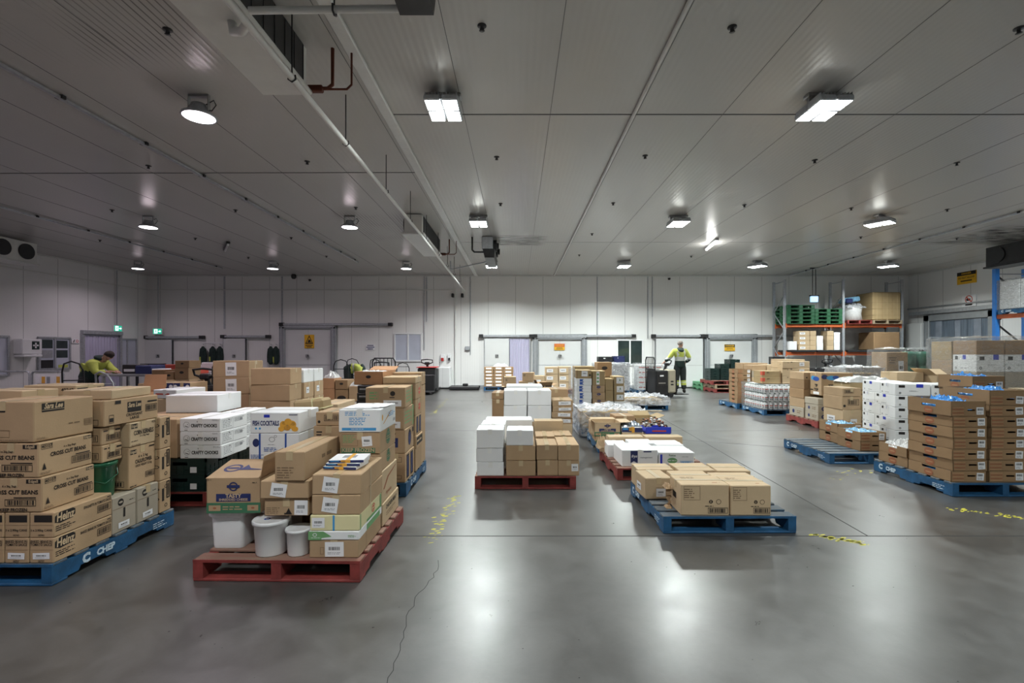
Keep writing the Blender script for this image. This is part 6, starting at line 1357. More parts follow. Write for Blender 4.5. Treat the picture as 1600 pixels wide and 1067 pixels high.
# ---- P14: pallets with dark crates near the back door
g = 'pallets stacked below the dark crates'
pallet(7.42, 18.1, 'red', 'red pallet lowest in the pile, near the right framed door', group=g); pallet(7.40, 19.0 + .28, 'green', 'green pallet, lower of two behind the red ones', group=g); pallet(7.40, 19.28, 'green', 'green pallet, upper of two behind the red ones', z=.152, group=g)
pallet(7.42, 18.1, 'wood', 'bare wooden pallet lying on the red pallet', z=.152, group=g); pallet(7.30, 18.12, 'red', 'red pallet on top, carrying the dark green crates', z=.304, group=g)
for i, (x, n) in enumerate(((7.32, 5), (7.70, 7), (8.08, 9))):
    for k in range(n): crate(x, x + .36, 18.3, 18.85, .456 + k * .088, .086, 'crate_green', f'dark green crate, {NUM[k] if k < n - 1 else "top"} of the {["left", "middle", "right"][i]} column near the right framed door', 'dark green crates by the right door')
# ---- P15: trays at the back wall, centre
pallet(-1.32, 19.1, 'blue', 'blue pallet with low brown trays against the back wall')
for i, (x, n) in enumerate(((-1.31, 6), (-.92, 6), (-.53, 6))):
    for k in range(n):
        carton(x, x + .375, 19.15, 19.7, .151 + k * .132, .12, 'tp', f'brown tray with white end label, {NUM[k] if k < n - 1 else "top"} of the {["left", "middle", "right"][i]} column', 'brown trays with white labels by back wall', R(_br.uniform(-2, 2)))
b = MB((-.6, 19.4, .95)); heap_geo(b, -.66, 19.42, .3, .22, .14, 'bag_white', .945, 3, 12); tag(b.build('plastic_bag'), 'white plastic bag on top of the tray columns by the back wall', 'bag')
# ---- P16: cartons with black lids
g = 'cartons with black tops in the middle distance'
for i, x in enumerate((-.53, .02)):
    b = MB((x + .26, 16.35, 0)); b.box(x, x + .53, 16.1, 16.6, .001, .075, 'black_plastic', .01); tag(b.build('plastic_skid'), f'flat black plastic base under the {["left", "right"][i]} black topped carton', 'base')
    carton(x + .01, x + .52, 16.12, 16.55, .076, .30, 'amz', f'carton with black top band, {["left", "right"][i]} one in the middle distance', g)
carton(-.44, -.05, 16.15, 16.5, .378, .33, 'mark', 'upright brown carton on the left black topped carton', g, R(5)); carton(.06, .55, 16.15, 16.5, .378, .18, 'corner_lab', 'brown carton with white label on the right black topped carton', g)
carton(.19, .58, 16.2, 16.5, .56, .29, 'mark', 'tilted brown carton topmost in the middle distance', g, R(-8))
b = MB((1.0, 16.2, 0)); b.box(.62, 1.08, 16.05, 16.5, .001, .075, 'black_plastic', .01); tag(b.build('plastic_skid'), 'flat black plastic base under the battered carton', 'base')
open_box(.66, 1.12, 16.1, 16.5, .076, .34, 'card_dark', 'battered open carton with black panels in the middle distance', g, (50, 60, 20, 75), R(12), 'amz', fl=.2)
# ---- P17
pallet(.92, 17.82, 'red', 'small red pallet before the middle framed door'); g = 'tan cartons before the middle framed door'
column(1.05, 1.52, 17.9, .4, .151, [.28, .28, .26], 'poplab', 'tan carton with white label', 'left column before the middle framed door', g)
column(1.54, 2.0, 17.9, .4, .151, [.28, .28, .28], 'poplab', 'tan carton with white label', 'right column before the middle framed door', g)
carton(.65, 1.03, 17.9, 18.3, .151, .50, 'poplab', 'tan carton with label left of the two columns by the framed door', g)
# ---- P18: wrapped bulk load
pallet(2.85, 17.3, 'blue', 'blue pallet under the pale blue wrapped load by the dark window')
for k in range(6): carton(2.9, 3.97, 17.35, 18.4, .151 + k * .157, .155, 'white', f'pale sack layer inside the blue-white wrapped load, {NUM[k]}', 'layers of the blue-white wrapped load')
wrap(2.86, 4.02, 17.3, 18.45, .15, 1.12, 'pale film around the tall load by the dark window', 'film_cloudy', 31, .04)
crate(2.95, 3.45, 17.5, 17.9, 1.16, .2, 'black_plastic', 'black crate on top of the pale wrapped load'); crate(3.5, 3.9, 17.5, 17.9, 1.16, .22, 'ink_navy', 'dark blue crate on top of the pale wrapped load')
# ---- P19
pallet(4.35, 17.6, 'blue', 'blue pallet under wrapped white cartons beside the pallet truck'); g = 'white cartons with red print by the truck'
for i, x in enumerate((4.40, 4.92)):
    for k in range(5): carton(x, x + .50, 17.65, 18.2, .151 + k * .182, .18, 'redtext', f'white carton with red print, {NUM[k] if k < 4 else "top"} of the {["left", "right"][i]} column by the truck', g)
wrap(4.37, 5.46, 17.6, 18.3, .15, 1.1, 'clear film around the white cartons with red print', seed=41, amp=.03)
# ---- orange rack on the right of the back wall
def rack_frame(x, y0, y1, h, m, label, parent):
    b = MB()
    for y in (y0, y1): b.box(x - .045, x + .045, y - .035, y + .035, 0, h, m); b.box(x - .07, x + .07, y - .06, y + .06, 0, .012, m)
    n = int(h / .75); z = .25
    for k in range(n):
        a, c = (y0, y1) if k % 2 else (y1, y0); b.bar((x, a, z), (x, c, z + .7), .03, .03, m, (1, 0, 0)); z += .72
    b.bar((x, y0, h - .08), (x, y1, h - .08), .03, .03, m, (1, 0, 0))
    return b.build('upright_frame', parent, (0, 0, 0))
r = empty('pallet_rack', (0, 0, 0), 0, 'tall grey pallet rack with orange beams against the back wall', 'rack')
for i, x in enumerate((10.68, 13.02, 15.36)): rack_frame(x, 19.3, 20.1, 4.42, 'galv', '', r)
for (z) in (2.52, 1.40):
    for i, (a, c) in enumerate(((10.73, 12.97), (13.07, 15.31))):
        for y in (19.3, 20.1):
            b = MB(); b.box(a, c, y - .025, y + .025, z, z + .12, 'orange_beam'); b.box(a - .02, a + .02, y - .05, y + .05, z - .04, z + .16, 'orange_beam'); b.box(c - .02, c + .02, y - .05, y + .05, z - .04, z + .16, 'orange_beam'); b.build('beam', r, (0, 0, 0))
g = 'green plastic pallets on the rack'
def plastic_pallet(x, y, z, label, group):
    b = MB((x, y, z)); b.box(x, x + 1.1, y, y + 1.0, z + .12, z + .15, 'green_plastic', .008); b.box(x, x + 1.1, y, y + 1.0, z, z + .025, 'green_plastic', .008)
    for i in range(3):
        for j in range(3): b.box(x + .0 + i * .475, x + .15 + i * .475, y + j * .425, y + .15 + j * .425, z + .02, z + .125, 'green_plastic', .008)
    return tag(b.build('plastic_pallet'), label, 'pallet', group)
for k in range(5): plastic_pallet(10.735, 19.2, 2.641 + k * .152, f'green plastic pallet, {NUM[k] if k < 4 else "top"} of the left rack pile', g)
for k in range(4): plastic_pallet(11.85, 19.22, 2.641 + k * .152, f'green plastic pallet, {NUM[k] if k < 3 else "top"} of the right rack pile', g)
pallet(14.12, 19.16, 'wood', 'pale wooden pallet on the upper beams under the wrapped brown stack', z=2.641); pallet(13.10, 19.16, 'red', 'red pallet on the upper beams under the bagged goods', z=2.641, size=.98)
r = empty('wrapped_stack', (14.7, 19.7, 2.792), 0, 'big brown film wrapped stack of flat cartons, top right of rack', 'wrapped load')
b = MB(); b.box(-.56, .56, -.5, .5, 0, 1.12, 'card_olive', .04)
for k in range(4): b.box(-.565, .565, -.505, .505, .25 * k + .2, .25 * k + .204, 'seam')
for k in range(5): b.box(-.4 + .2 * k, -.394 + .2 * k, -.507, -.5, 0, 1.1, 'card_dark' if k % 2 else 'tape')
b.build('flat_cartons', r, (0, 0, 0)); 
r = empty('bagged_goods', (13.6, 19.7, 2.792), 0, 'white bagged bundle with blue top on the upper rack beams', 'bagged goods')
b = MB(); b.lathe([(0, 0), (.4, 0), (.36, .3), (.4, .5), (.3, .62), (0, .64)], (0, 0, 0), 'bag_white', 14); heap_geo(b, 0, 0, .42, .4, .3, 'film_cloudy', .5, 8, 12); b.build('bag', r, (0, 0, 0))
b = MB(); b.box(-.3, .35, -.25, .2, .75, .95, 'film_pale', .04, Matrix.Rotation(R(-8), 4, 'Y')); b.box(-.38, -.1, -.3, .0, .7, .88, 'ink_navy', .03); b.build('blue_pack', r, (0, 0, 0))
for i, (a, lab) in enumerate(((10.9, 'left'), (11.95, 'middle'), (13.15, 'right'))):
    b = MB((a, 19.2, 1.52)); b.box(a, a + 1.0, 19.2, 20.2, 1.521, 1.60, 'black_plastic', .01); tag(b.build('rack_deck'), f'dark deck panel on the lower rack beams, {lab} one', 'deck panel')
b = MB((14.25, 19.2, 1.52)); b.box(14.2, 15.25, 19.2, 20.2, 1.521, 1.60, 'black_plastic', .01); tag(b.build('rack_deck'), 'dark deck panel on lower beams under the shadowed brown stack', 'deck panel')
g = 'small cartons on the lower rack level'
column(11.25, 11.68, 19.3, .4, 1.602, [.19] * 4, 'poplab', 'tan carton with white label', 'left on the lower rack level', g); column(11.70, 11.95, 19.3, .4, 1.602, [.19] * 4, 'pale', 'narrow tan carton', 'second on the lower rack level', g)
column(11.97, 12.22, 19.3, .4, 1.602, [.14] * 4, 'white', 'white carton', 'left on the lower rack level', g); column(12.38, 12.64, 19.3, .4, 1.602, [.19] * 4, 'pale', 'tan carton', 'beside the right-hand white stack', g); column(12.66, 12.9, 19.3, .4, 1.602, [.14] * 5, 'white', 'white carton', 'right on the lower rack level', g)
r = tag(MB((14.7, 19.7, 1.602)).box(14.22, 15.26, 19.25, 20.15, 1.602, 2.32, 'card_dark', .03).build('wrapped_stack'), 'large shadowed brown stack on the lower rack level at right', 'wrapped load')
# blue rack at far right
r = empty('pallet_rack', (0, 0, 0), 0, 'pallet rack with bright blue uprights at the right edge', 'rack')
for y in (14.0, 11.2):
    b = MB()
    for x in (13.87, 14.72): b.box(x - .06, x + .06, y - .05, y + .05, 0, 3.95, 'blue_upright'); b.box(x - .09, x + .09, y - .08, y + .08, 0, .012, 'blue_upright')
    for k in range(5): b.bar((13.87 if k % 2 else 14.72, y, .3 + .7 * k), (14.72 if k % 2 else 13.87, y, .98 + .7 * k), .035, .035, 'dark_metal', (0, 1, 0))
    b.bar((13.87, y, 3.8), (14.72, y, 3.8), .03, .03, 'galv'); b.build('upright_frame', r, (0, 0, 0))
for z in (2.5, 1.3):
    for x in (13.87, 14.72):
        b = MB(); b.box(x - .025, x + .025, 11.25, 13.95, z, z + .12, 'orange_beam'); b.build('beam', r, (0, 0, 0))
pallet(13.8, 12.7, 'blue', 'blue pallet on the blue rack under white packs', z=2.621); g = 'white packs on the blue rack'
for i, y in enumerate((12.74, 13.3)):
    for j, x in enumerate((13.83, 14.4)):
        for k in range(3): carton(x, x + .55, y, y + .54, 2.773 + k * .262, .26, 'white', f'white wrapped pack on the blue rack, {["bottom", "middle", "top"][k]} {["left", "right"][j]} {["front", "rear"][i]}', g)
wrap(13.8, 14.98, 12.7, 13.88, 2.75, 3.6, 'film around the white packs on the blue rack', seed=61, amp=.03)
# ---- wrapped loads at far right
pallet(9.33, 9.8, 'blue', 'pallet under the tall film wrapped load at right'); g = 'tall film wrapped load at right'
for k, (h, st, t_) in enumerate(((.35, 'grey', 'greyish'), (.33, 'wraptan', 'tan'), (.32, 'grey', 'greyish'), (.35, 'boxlogo', 'white blue marked'), (.29, 'dark', 'dark brown'))):
    z = .151 + sum((.35, .33, .32, .35, .29)[:k]) + .002 * k
    for j, x in enumerate((9.36, 9.94)): carton(x, x + .56, 9.84, 10.38, z, h, st, f'{t_} carton inside the tall wrapped load, {NUM[k] if k < 4 else "top"}, {["left", "right"][j]} one', g)
for k, (h, st, t_) in enumerate(((.41, 'darkprint', 'dark printed'), (.38, 'ovalgrey', 'greyish'), (.42, 'upc', 'brown'), (.42, 'wraptan', 'tan'))): carton(9.36, 10.4, 10.41, 10.92, .151 + .41 * k, h - .012 if k else .405, st, f'{t_} carton at the back of the tall wrapped load, {NUM[k] if k < 3 else "top"} of four', g)
wrap(9.31, 10.54, 9.79, 10.97, .1, 1.86, 'shiny clear film around the tall load at right', seed=71, amp=.05)
pallet(10.62, 9.8, 'blue', 'pallet under the open brown stack at the right edge'); g = 'brown cartons at the right edge'
column(10.65, 11.15, 9.85, .55, .151, [.35, .33, .3, .34, .34], ['wraptan', 'wraptan', 'wraptan', 'poplab', 'plain'], 'brown carton', 'right of the tall wrapped load', g)
column(11.18, 11.46, 9.85, .5, .151, [.56, .5, .30, .22], ['poplab', 'plain', 'plain', 'orange'], 'brown carton', 'under the left orange carton at the right edge', g); column(11.48, 11.76, 9.85, .5, .151, [.56, .5, .30, .22], ['poplab', 'plain', 'plain', 'orange'], 'brown carton', 'at the extreme right edge', g)
pallet(8.78, 11.45, 'blue', 'pallet under the wrapped green drums at right')
carton(8.8, 9.3, 11.5, 12.0, .151, .70, 'wraptan', 'brown carton below the wrapped tan cartons at right'); carton(9.33, 9.93, 11.5, 12.0, .151, .84, 'wraptan', 'brown carton below the green drums at right')
carton(8.8, 9.3, 11.5, 12.0, .853, .7, 'side_lab', 'tall tan carton left of the wrapped green drums')
for i, x in enumerate((9.5, 9.83)):
    b = MB((x, 11.75, .993)); b.lathe([(0, 0), (.15, 0), (.16, .02), (.165, .2), (.155, .22), (.165, .25), (.165, .5), (.15, .55), (.12, .57), (0, .58)], (x, 11.75, .993), 'drum_green', 18); b.lathe([(.05, .57), (.05, .62), (0, .62)], (x, 11.75, .993), 'black_plastic', 12); tag(b.build('plastic_drum'), f'dark green plastic drum under film, {["left", "right"][i]} of the two', 'drum')
wrap(8.78, 10.02, 11.46, 12.1, .15, 1.62, 'clear film around the green drums at right', seed=81, amp=.05)
pallet(7.76, 11.4, 'blue', 'pallet under the low wrapped grey load at right', size=.92)
carton(7.82, 8.6, 11.45, 12.1, .151, .9, 'wraptan', 'greyish brown carton inside the low wrapped load'); wrap(7.79, 8.66, 11.42, 12.2, .15, 1.18, 'loose clear film over the low load behind the bread cartons', 'film_cloudy', 91, .06)
# loads between: plastic covered bundle, tan cartons
g = 'tan cartons behind the white cartons'
column(6.12, 6.88, 8.86, .5, 0, [.5, .5], 'wraptan', 'brown carton', 'on the floor under the long white covered bundle', g)
b = MB((6.6, 9.1, 1.005)); heap_geo(b, 6.52, 9.1, .43, .24, .15, 'bag_white', 1.006, 5, 18, .4); tag(b.build('covered_bundle'), 'long white plastic covered bundle behind the white cartons', 'plastic bundle')
column(6.98, 7.46, 8.86, .42, 0, [.5, .52, .17], 'pale', 'tan carton', 'just right of the white covered bundle', g)
open_box(7.5, 8.03, 8.6, 9.05, .985, .165, 'card_pale', 'open tan carton with a raised flap before the tall wrapped load', g, (None, 60, 50, None), R(-3), fl=.18); column(7.5, 8.03, 8.6, .45, 0, [.49, .49], 'plain', 'brown carton', 'under the open tan carton at right', g)
for k in range(6): pallet(9.0, 7.7, 'wood' if k != 4 else 'red', f'{"bare wooden" if k != 4 else "red"} pallet, {NUM[k] if k < 5 else "top"} of the pile behind the tray cartons', z=.152 * k, group='pile of pallets behind the tray cartons')
carton(9.05, 9.5, 7.8, 8.2, .914, .19, 'pale', 'tan carton on top of the pallet pile at right edge'); b = MB((9.6, 7.9, .914)); b.cyl((9.6, 7.85, .99), (9.7, 8.3, .99), .075, 'white_plastic', 20); b.cyl((9.599, 7.845, .99), (9.6, 7.85, .99), .035, 'black_plastic', 16); tag(b.build('film_roll'), 'white roll with black core on the pallet pile', 'roll')
# ================================================================== people, trucks and the busy corner at the back left
def skinned(name, verts, edges, mfun, parent=None, sub=2, root=0):
    """verts: (x,y,z,r); grows one continuous surface with the Skin modifier and bakes it"""
    bm = bmesh.new(); sl = bm.verts.layers.skin.verify(); vs_ = []
    for i, (x, y, z, r_) in enumerate(verts):
        v = bm.verts.new((x, y, z)); v[sl].radius = (r_, r_) if not isinstance(r_, tuple) else r_; v[sl].use_root = (i == root); vs_.append(v)
    for a, c in edges: bm.edges.new((vs_[a], vs_[c]))
    me = bpy.data.meshes.new('s'); bm.to_mesh(me); bm.free()
    o = bpy.data.objects.new('s', me); col.objects.link(o)
    md = o.modifiers.new('Skin', 'SKIN'); md.use_smooth_shade = True; ms = o.modifiers.new('Sub', 'SUBSURF'); ms.levels = sub; ms.render_levels = sub
    dg = bpy.context.evaluated_depsgraph_get(); ev = o.evaluated_get(dg); nm = bpy.data.meshes.new_from_object(ev)
    bpy.data.objects.remove(o); nm.name = name
    mats = []
    nm.materials.clear()
    for p in nm.polygons:
        m = mfun(p.center) if callable(mfun) else mfun
        if m not in mats: mats.append(m); nm.materials.append(M[m])
        p.material_index = mats.index(m); p.use_smooth = True
    q = bpy.data.objects.new(name, nm); col.objects.link(q)
    if parent is not None: q.parent = parent
    return q
def V3(*a): return Vector(a)
def person(loc, rz, J, label, jacket, hood, leg='trouser', hair='hair_dark', sc=1.0):
    """J: joints of the posed figure; the face looks along J['face']"""
    r = empty('person', loc, rz, label, 'person'); r.scale = (sc,) * 3
    P = {k: Vector(v) for k, v in J.items()}
    vs_ = []; ed = []; ix = {}
    def add(n, p, rad, par=None): ix[n] = len(vs_); vs_.append((p.x, p.y, p.z, rad)); (ed.append((ix[par], ix[n])) if par else None)
    add('pel', P['pel'], .11); add('spi', P['spi'], .105, 'pel'); add('che', P['che'], .13, 'spi'); add('nec', P['nec'], .055, 'che')
    hd = (P['top'] - P['nec']).normalized(); f = P['face'].normalized(); f = (f - hd * f.dot(hd)).normalized(); sd = hd.cross(f)
    hc = P['nec'] + hd * .15
    add('jaw', P['nec'] + hd * .075 + f * .015, .062, 'nec'); add('hea', hc, .088, 'jaw'); add('cro', hc + hd * .075 - f * .01, .075, 'hea')
    add('nos', hc + f * .105 - hd * .015, .012, 'hea'); add('chi', P['nec'] + hd * .05 + f * .075, .022, 'jaw')
    for s_, n in ((-1, 'earl'), (1, 'earr')): add(n, hc + sd * s_ * .098, .014, 'hea')
    for s_ in ('l', 'r'):
        add('sh' + s_, P['sh' + s_], .062, 'che'); add('el' + s_, P['el' + s_], .045, 'sh' + s_); add('wr' + s_, P['wr' + s_], .028, 'el' + s_)
        d = (P['wr' + s_] - P['el' + s_]).normalized(); lat = d.cross(Vector((0, 0, 1)) if abs(d.z) < .9 else Vector((0, 1, 0))).normalized(); dn = d.cross(lat)
        pm = P['wr' + s_] + d * .075; add('pa' + s_, pm, .03, 'wr' + s_)
        for k, ln in enumerate((.075, .085, .08, .062)):
            a = pm + lat * (k - 1.5) * .02 + d * .02; add(f'f{k}a' + s_, a, .0095, 'pa' + s_); m_ = a + d * ln * .55 + dn * .012; add(f'f{k}b' + s_, m_, .009, f'f{k}a' + s_); add(f'f{k}c' + s_, m_ + d * ln * .3 + dn * .03, .008, f'f{k}b' + s_)
        t = P['wr' + s_] + d * .03 + lat * .035 + dn * .02; add('t1' + s_, t, .011, 'wr' + s_); add('t2' + s_, t + d * .045 + dn * .02, .009, 't1' + s_)
        add('hi' + s_, P['hi' + s_], .095, 'pel'); add('kn' + s_, P['kn' + s_], .062, 'hi' + s_); add('an' + s_, P['an' + s_], .042, 'kn' + s_)
        add('to' + s_, P['to' + s_], .035, 'an' + s_)
    skinned('body', vs_, ed, 'skin', r)
    # jacket
    def chain(names, name, mfun, sub=2):
        v_, e_, m_ = [], [], {}
        for n, p, rad, par in names:
            m_[n] = len(v_); v_.append((p.x, p.y, p.z, rad))
            if par: e_.append((m_[par], m_[n]))
        return skinned(name, v_, e_, mfun, r, sub)
    nk = P['che'].lerp(P['nec'], .75)
    chain([('h', P['pel'] + (P['pel'] - P['spi']).normalized() * .13, .185, None), ('g', P['pel'], .19, 'h'), ('p', P['pel'].lerp(P['spi'], .5), .18, 'g'), ('s', P['spi'].lerp(P['che'], .3), .175, 'p'), ('c', P['che'], .19, 's'), ('n', nk, .10, 'c')] +
          [x for s_ in ('l', 'r') for x in (('sh' + s_, P['sh' + s_], .105, 'c'), ('u' + s_, P['sh' + s_].lerp(P['el' + s_], .5), .09, 'sh' + s_), ('e' + s_, P['el' + s_], .08, 'u' + s_), ('w' + s_, P['el' + s_].lerp(P['wr' + s_], .95), .058, 'e' + s_))], 'jacket', jacket)
    # hood lying on the shoulders
    bk = -P['face'].normalized(); bk.z = 0
    up = (P['nec'] - P['che']).normalized()
    chain([('a', nk + hood * .11 + up * .05, .11, None), ('b', nk + hood * .15 - up * .08, .08, 'a'), ('l', nk + hd.cross(hood).normalized() * .13 + up * .03, .07, 'a'), ('r', nk - hd.cross(hood).normalized() * .13 + up * .03, .07, 'a')], 'hood', 'jacket_dark')
    for s_ in ('l', 'r'):
        kn = P['kn' + s_].lerp(P['an' + s_], .25)
        def lm(c, kn=kn, s_=s_):
            t = (c - P['kn' + s_]).dot((P['an' + s_] - P['kn' + s_]).normalized())
            return 'reflective' if .10 < t < .14 else 'hivis' if .04 < t < .2 else leg
        chain([('p', P['pel'], .15, None), ('h', P['hi' + s_], .135, 'p'), ('m', P['hi' + s_].lerp(P['kn' + s_], .5), .12, 'h'), ('k', P['kn' + s_], .10, 'm'), ('q', P['kn' + s_].lerp(P['an' + s_], .5), .095, 'k'), ('a', P['an' + s_].lerp(P['kn' + s_], .05), .09, 'q')], 'trouser_leg', lm)
        chain([('a', P['an' + s_] + Vector((0, 0, .07)), .062, None), ('b', P['an' + s_] - Vector((0, 0, .03)), .058, 'a'), ('t', P['to' + s_].lerp(P['an' + s_], .3), .05, 'b'), ('u', P['to' + s_], .042, 't')], 'boot', 'boot')
    b = MB(); n = 10
    pts_ = []
    for i in range(n + 1):
        th = math.pi * .62 * i / n
        for k in range(16):
            ph = 2 * math.pi * k / 16
            v = hd * math.cos(th) + (f * math.cos(ph) * .95 + sd * math.sin(ph)) * math.sin(th)
            lim = 1.0 if v.dot(f) < .35 or math.cos(th) > .6 else .9
            c_ = hc + hd * .035 - f * .012
            pts_.append(c_ + Vector((v.x, v.y, v.z)) * .102 * lim)
    b.add(pts_, [(i * 16 + k, i * 16 + (k + 1) % 16, (i + 1) * 16 + (k + 1) % 16, (i + 1) * 16 + k) for i in range(n) for k in range(16)], hair, True)
    b.build('hair', r, (0, 0, 0))
    return r
def jk_driver(c):
    if c.z < 1.14 and abs(c.x) < .24: return 'jacket_dark'
    if c.z < 1.19 and abs(c.x) < .24: return 'reflective'
    if abs(abs(c.x) - .11) < .022 and c.z < 1.52: return 'reflective'
    if c.z < 1.18: return 'jacket_dark'
    if c.z < 1.24: return 'reflective'
    return 'hivis'
TX, TY = 4.98, 16.55
person((5.54, 16.45, .125), 0, dict(pel=(0, 0, .98), spi=(0, .0, 1.18), che=(0, .0, 1.38), nec=(.02, .03, 1.53), top=(.05, .05, 1.80), face=(.95, .35, -.05), shl=(-.20, 0, 1.45), ell=(-.35, .04, 1.22), wrl=(-.50, .08, 1.09),
       shr=(.20, 0, 1.45), elr=(.31, -.1, 1.2), wrr=(.2, .03, 1.06), hil=(-.1, 0, .93), knl=(-.11, .02, .5), anl=(-.13, 0, .1), tol=(-.16, .13, .045), hir=(.1, 0, .93), knr=(.12, .02, .5), anr=(.14, -.02, .1), tor=(.2, .1, .045)),
       'person in yellow hi-vis jacket and dark trousers riding the pallet truck, seen from behind', jk_driver, Vector((0, -1, 0)), hair='hair_grey', sc=.99)
def jk_plain(c): return 'hivis'
person((-5.66, 16.2, 0), 0, dict(pel=(0, 0, .93), spi=(.17, 0, 1.02), che=(.38, 0, 1.02), nec=(.53, 0, .93), top=(.68, 0, .72), face=(.3, 0, -.9), shl=(.42, .18, .97), ell=(.5, .2, .72), wrl=(.55, .12, .5),
       shr=(.42, -.18, .97), elr=(.5, -.2, .72), wrr=(.56, -.1, .5), hil=(0, .1, .9), knl=(.06, .11, .48), anl=(0, .12, .1), tol=(.13, .13, .045), hir=(0, -.1, .9), knr=(.02, -.12, .48), anr=(-.06, -.13, .1), tor=(.08, -.13, .045)),
       'person bending forward in hi-vis top and dark trousers beside hand trucks', lambda c: 'jacket_dark' if c.x < .13 else ('reflective' if .2 < c.x < .25 else 'hivis'), Vector((0, 0, 1)))
person((-9.98, 11.25, 0), 0, dict(pel=(0, 0, .98), spi=(.08, 0, 1.16), che=(.24, 0, 1.31), nec=(.36, -.02, 1.39), top=(.56, -.05, 1.5), face=(.6, -.3, -.7), shl=(.26, .18, 1.27), ell=(.42, .2, 1.12), wrl=(.58, .1, 1.1),
       shr=(.26, -.18, 1.27), elr=(.36, -.22, 1.08), wrr=(.54, -.12, 1.1), hil=(0, .1, .94), knl=(.03, .11, .5), anl=(-.04, .12, .1), tol=(.1, .13, .045), hir=(0, -.1, .94), knr=(-.04, -.12, .5), anr=(-.1, -.13, .1), tor=(.04, -.13, .045)),
       'person with dark hair in hi-vis top leaning over the packing bench at left', lambda c: 'jacket_dark' if c.z < 1.12 and c.x < .2 else 'hivis', Vector((-.6, 0, .8)))
# ---- powered pallet trucks
def truck(loc, rz, label, body='black_plastic', panel='beige_plastic', rest=True, base=None):
    r = empty('pallet_truck', loc, rz, label, 'pallet truck', 'powered pallet trucks')
    b = MB(); b.box(-.38, .06, -.36, .36, .08, .92, body, .03); b.box(-.36, .04, -.365, -.355, .2, .42, 'dark_metal'); b.box(-.3, -.05, -.37, -.36, .48, .52, 'steel'); b.box(-.25, -.12, -.368, -.36, .72, .77, 'paper'); b.build('battery_box', r, (0, 0, 0))
    b = MB(); b.box(.07, .36, -.33, .33, .16, .95, panel, .04); b.box(.16, .26, -.336, -.33, .42, .47, 'black_plastic'); b.box(.16, .26, -.336, -.33, .52, .57, 'black_plastic'); b.build('motor_cover', r, (0, 0, 0))
    b = MB(); b.box(.36, .86, -.3, .3, .09, .125, 'black_plastic', .01); b.box(.36, .42, -.3, .3, .09, .7, 'black_plastic', .02); b.build('step_plate', r, (0, 0, 0))
    for y in (-.27, .13):
        f = MB(); f.box(-1.6, -.36, y, y + .15, .06, .11, 'dark_metal', .01); f.cyl((-1.45, y + .02, .045), (-1.45, y + .13, .045), .04, 'black_plastic', 12); f.build('fork', r, (0, 0, 0))
    for (x, y) in ((.2, -.22), (.2, .22), (-.05, 0)):
        f = MB(); f.cyl((x, y - .05, .1), (x, y + .05, .1), .1, 'black_plastic', 18); f.build('wheel', r, (0, 0, 0))
    b = MB(); b.tube([(.1, 0, .9), (.16, 0, 1.05), (.2, 0, 1.12)], .045, 'black_plastic', 10); b.tube([(.2, -.08, 1.1), (.22, -.2, 1.14), (.26, -.2, 1.24), (.27, 0, 1.26), (.26, .2, 1.24), (.22, .2, 1.14), (.2, .08, 1.1)], .022, 'black_plastic', 8); b.box(.15, .27, -.09, .09, 1.06, 1.16, 'black_plastic', .02); b.build('tiller', r, (0, 0, 0))
    if rest:
        b = MB(); b.tube([(-.4, -.33, .1), (-.42, -.33, 1.25), (-.42, -.27, 1.36), (-.42, .27, 1.36), (-.42, .33, 1.25), (-.4, .33, .1)], .022, 'black_plastic', 8)
        for k in range(5): b.cyl((-.41, -.22 + .11 * k, .9), (-.42, -.22 + .11 * k, 1.36), .012, 'black_plastic', 6)
        b.bar((-.41, -.33, .95), (-.41, .33, .95), .03, .05, 'black_plastic'); b.build('load_backrest', r, (0, 0, 0))
    return r
truck((4.93, 16.5, 0), R(12), 'black and beige pallet truck being ridden by the hi-vis worker')
tp_ = truck((-3.32, 18.0, 0), R(-88), 'black pallet truck with red top plate standing near the sink', panel='black_plastic', rest=False)
b = MB(); b.box(-.39, .37, -.37, .37, .951, .985, 'red_plastic', .01); b.build('top_plate', tp_, (0, 0, 0))
truck((-3.9, 14.0, 0), R(-80), 'black pallet truck with upright handle behind the brown cartons', panel='black_plastic')
truck((-5.75, 9.15, 0), R(-95), 'black pallet truck with tall load backrest beside the brown stacks', panel='black_plastic')
truck((-8.9, 14.3, 0), R(-90), 'black pallet truck behind the labelled brown cartons at left', panel='black_plastic', rest=False)
truck((11.7, 18.5, 0), R(-85), 'dark pallet truck parked under the rack, left bay', panel='black_plastic', rest=False)
truck((13.9, 18.5, 0), R(-95), 'dark pallet truck parked under the rack, right bay', panel='black_plastic', rest=False)
# ---- hand trucks
def hand_truck(loc, rz, label, h=1.35, m='black_plastic', w_=.22):
    r = empty('hand_truck', loc, rz, label, 'hand truck')
    b = MB(); b.tube([(-w_, 0, .15), (-w_, -.05, h - .2), (-w_ * .7, -.1, h - .05), (0, -.12, h), (w_ * .7, -.1, h - .05), (w_, -.05, h - .2), (w_, 0, .15)], .016, m, 8)
    for z in (.4, .7, 1.0): b.cyl((-w_, -.01, z), (w_, -.01, z), .012, m, 6)
    b.build('frame', r, (0, 0, 0)); b = MB(); b.box(-w_ - .03, w_ + .03, -.02, .2, .001, .012, 'steel'); b.build('toe_plate', r, (0, 0, 0))
    for s_ in (-1, 1):
        b = MB(); b.cyl((s_ * (w_ + .02), -.1, .12), (s_ * (w_ + .07), -.1, .12), .12, 'black_plastic', 16); b.build('wheel', r, (0, 0, 0))
    return r
hand_truck((fx(533, 15.4), 15.4, 0), R(15), 'tall black hand truck left of the bending worker', 1.3); hand_truck((fx(552, 17.2), 17.2, 0), 0, 'black hand truck behind the bending worker', 1.3)
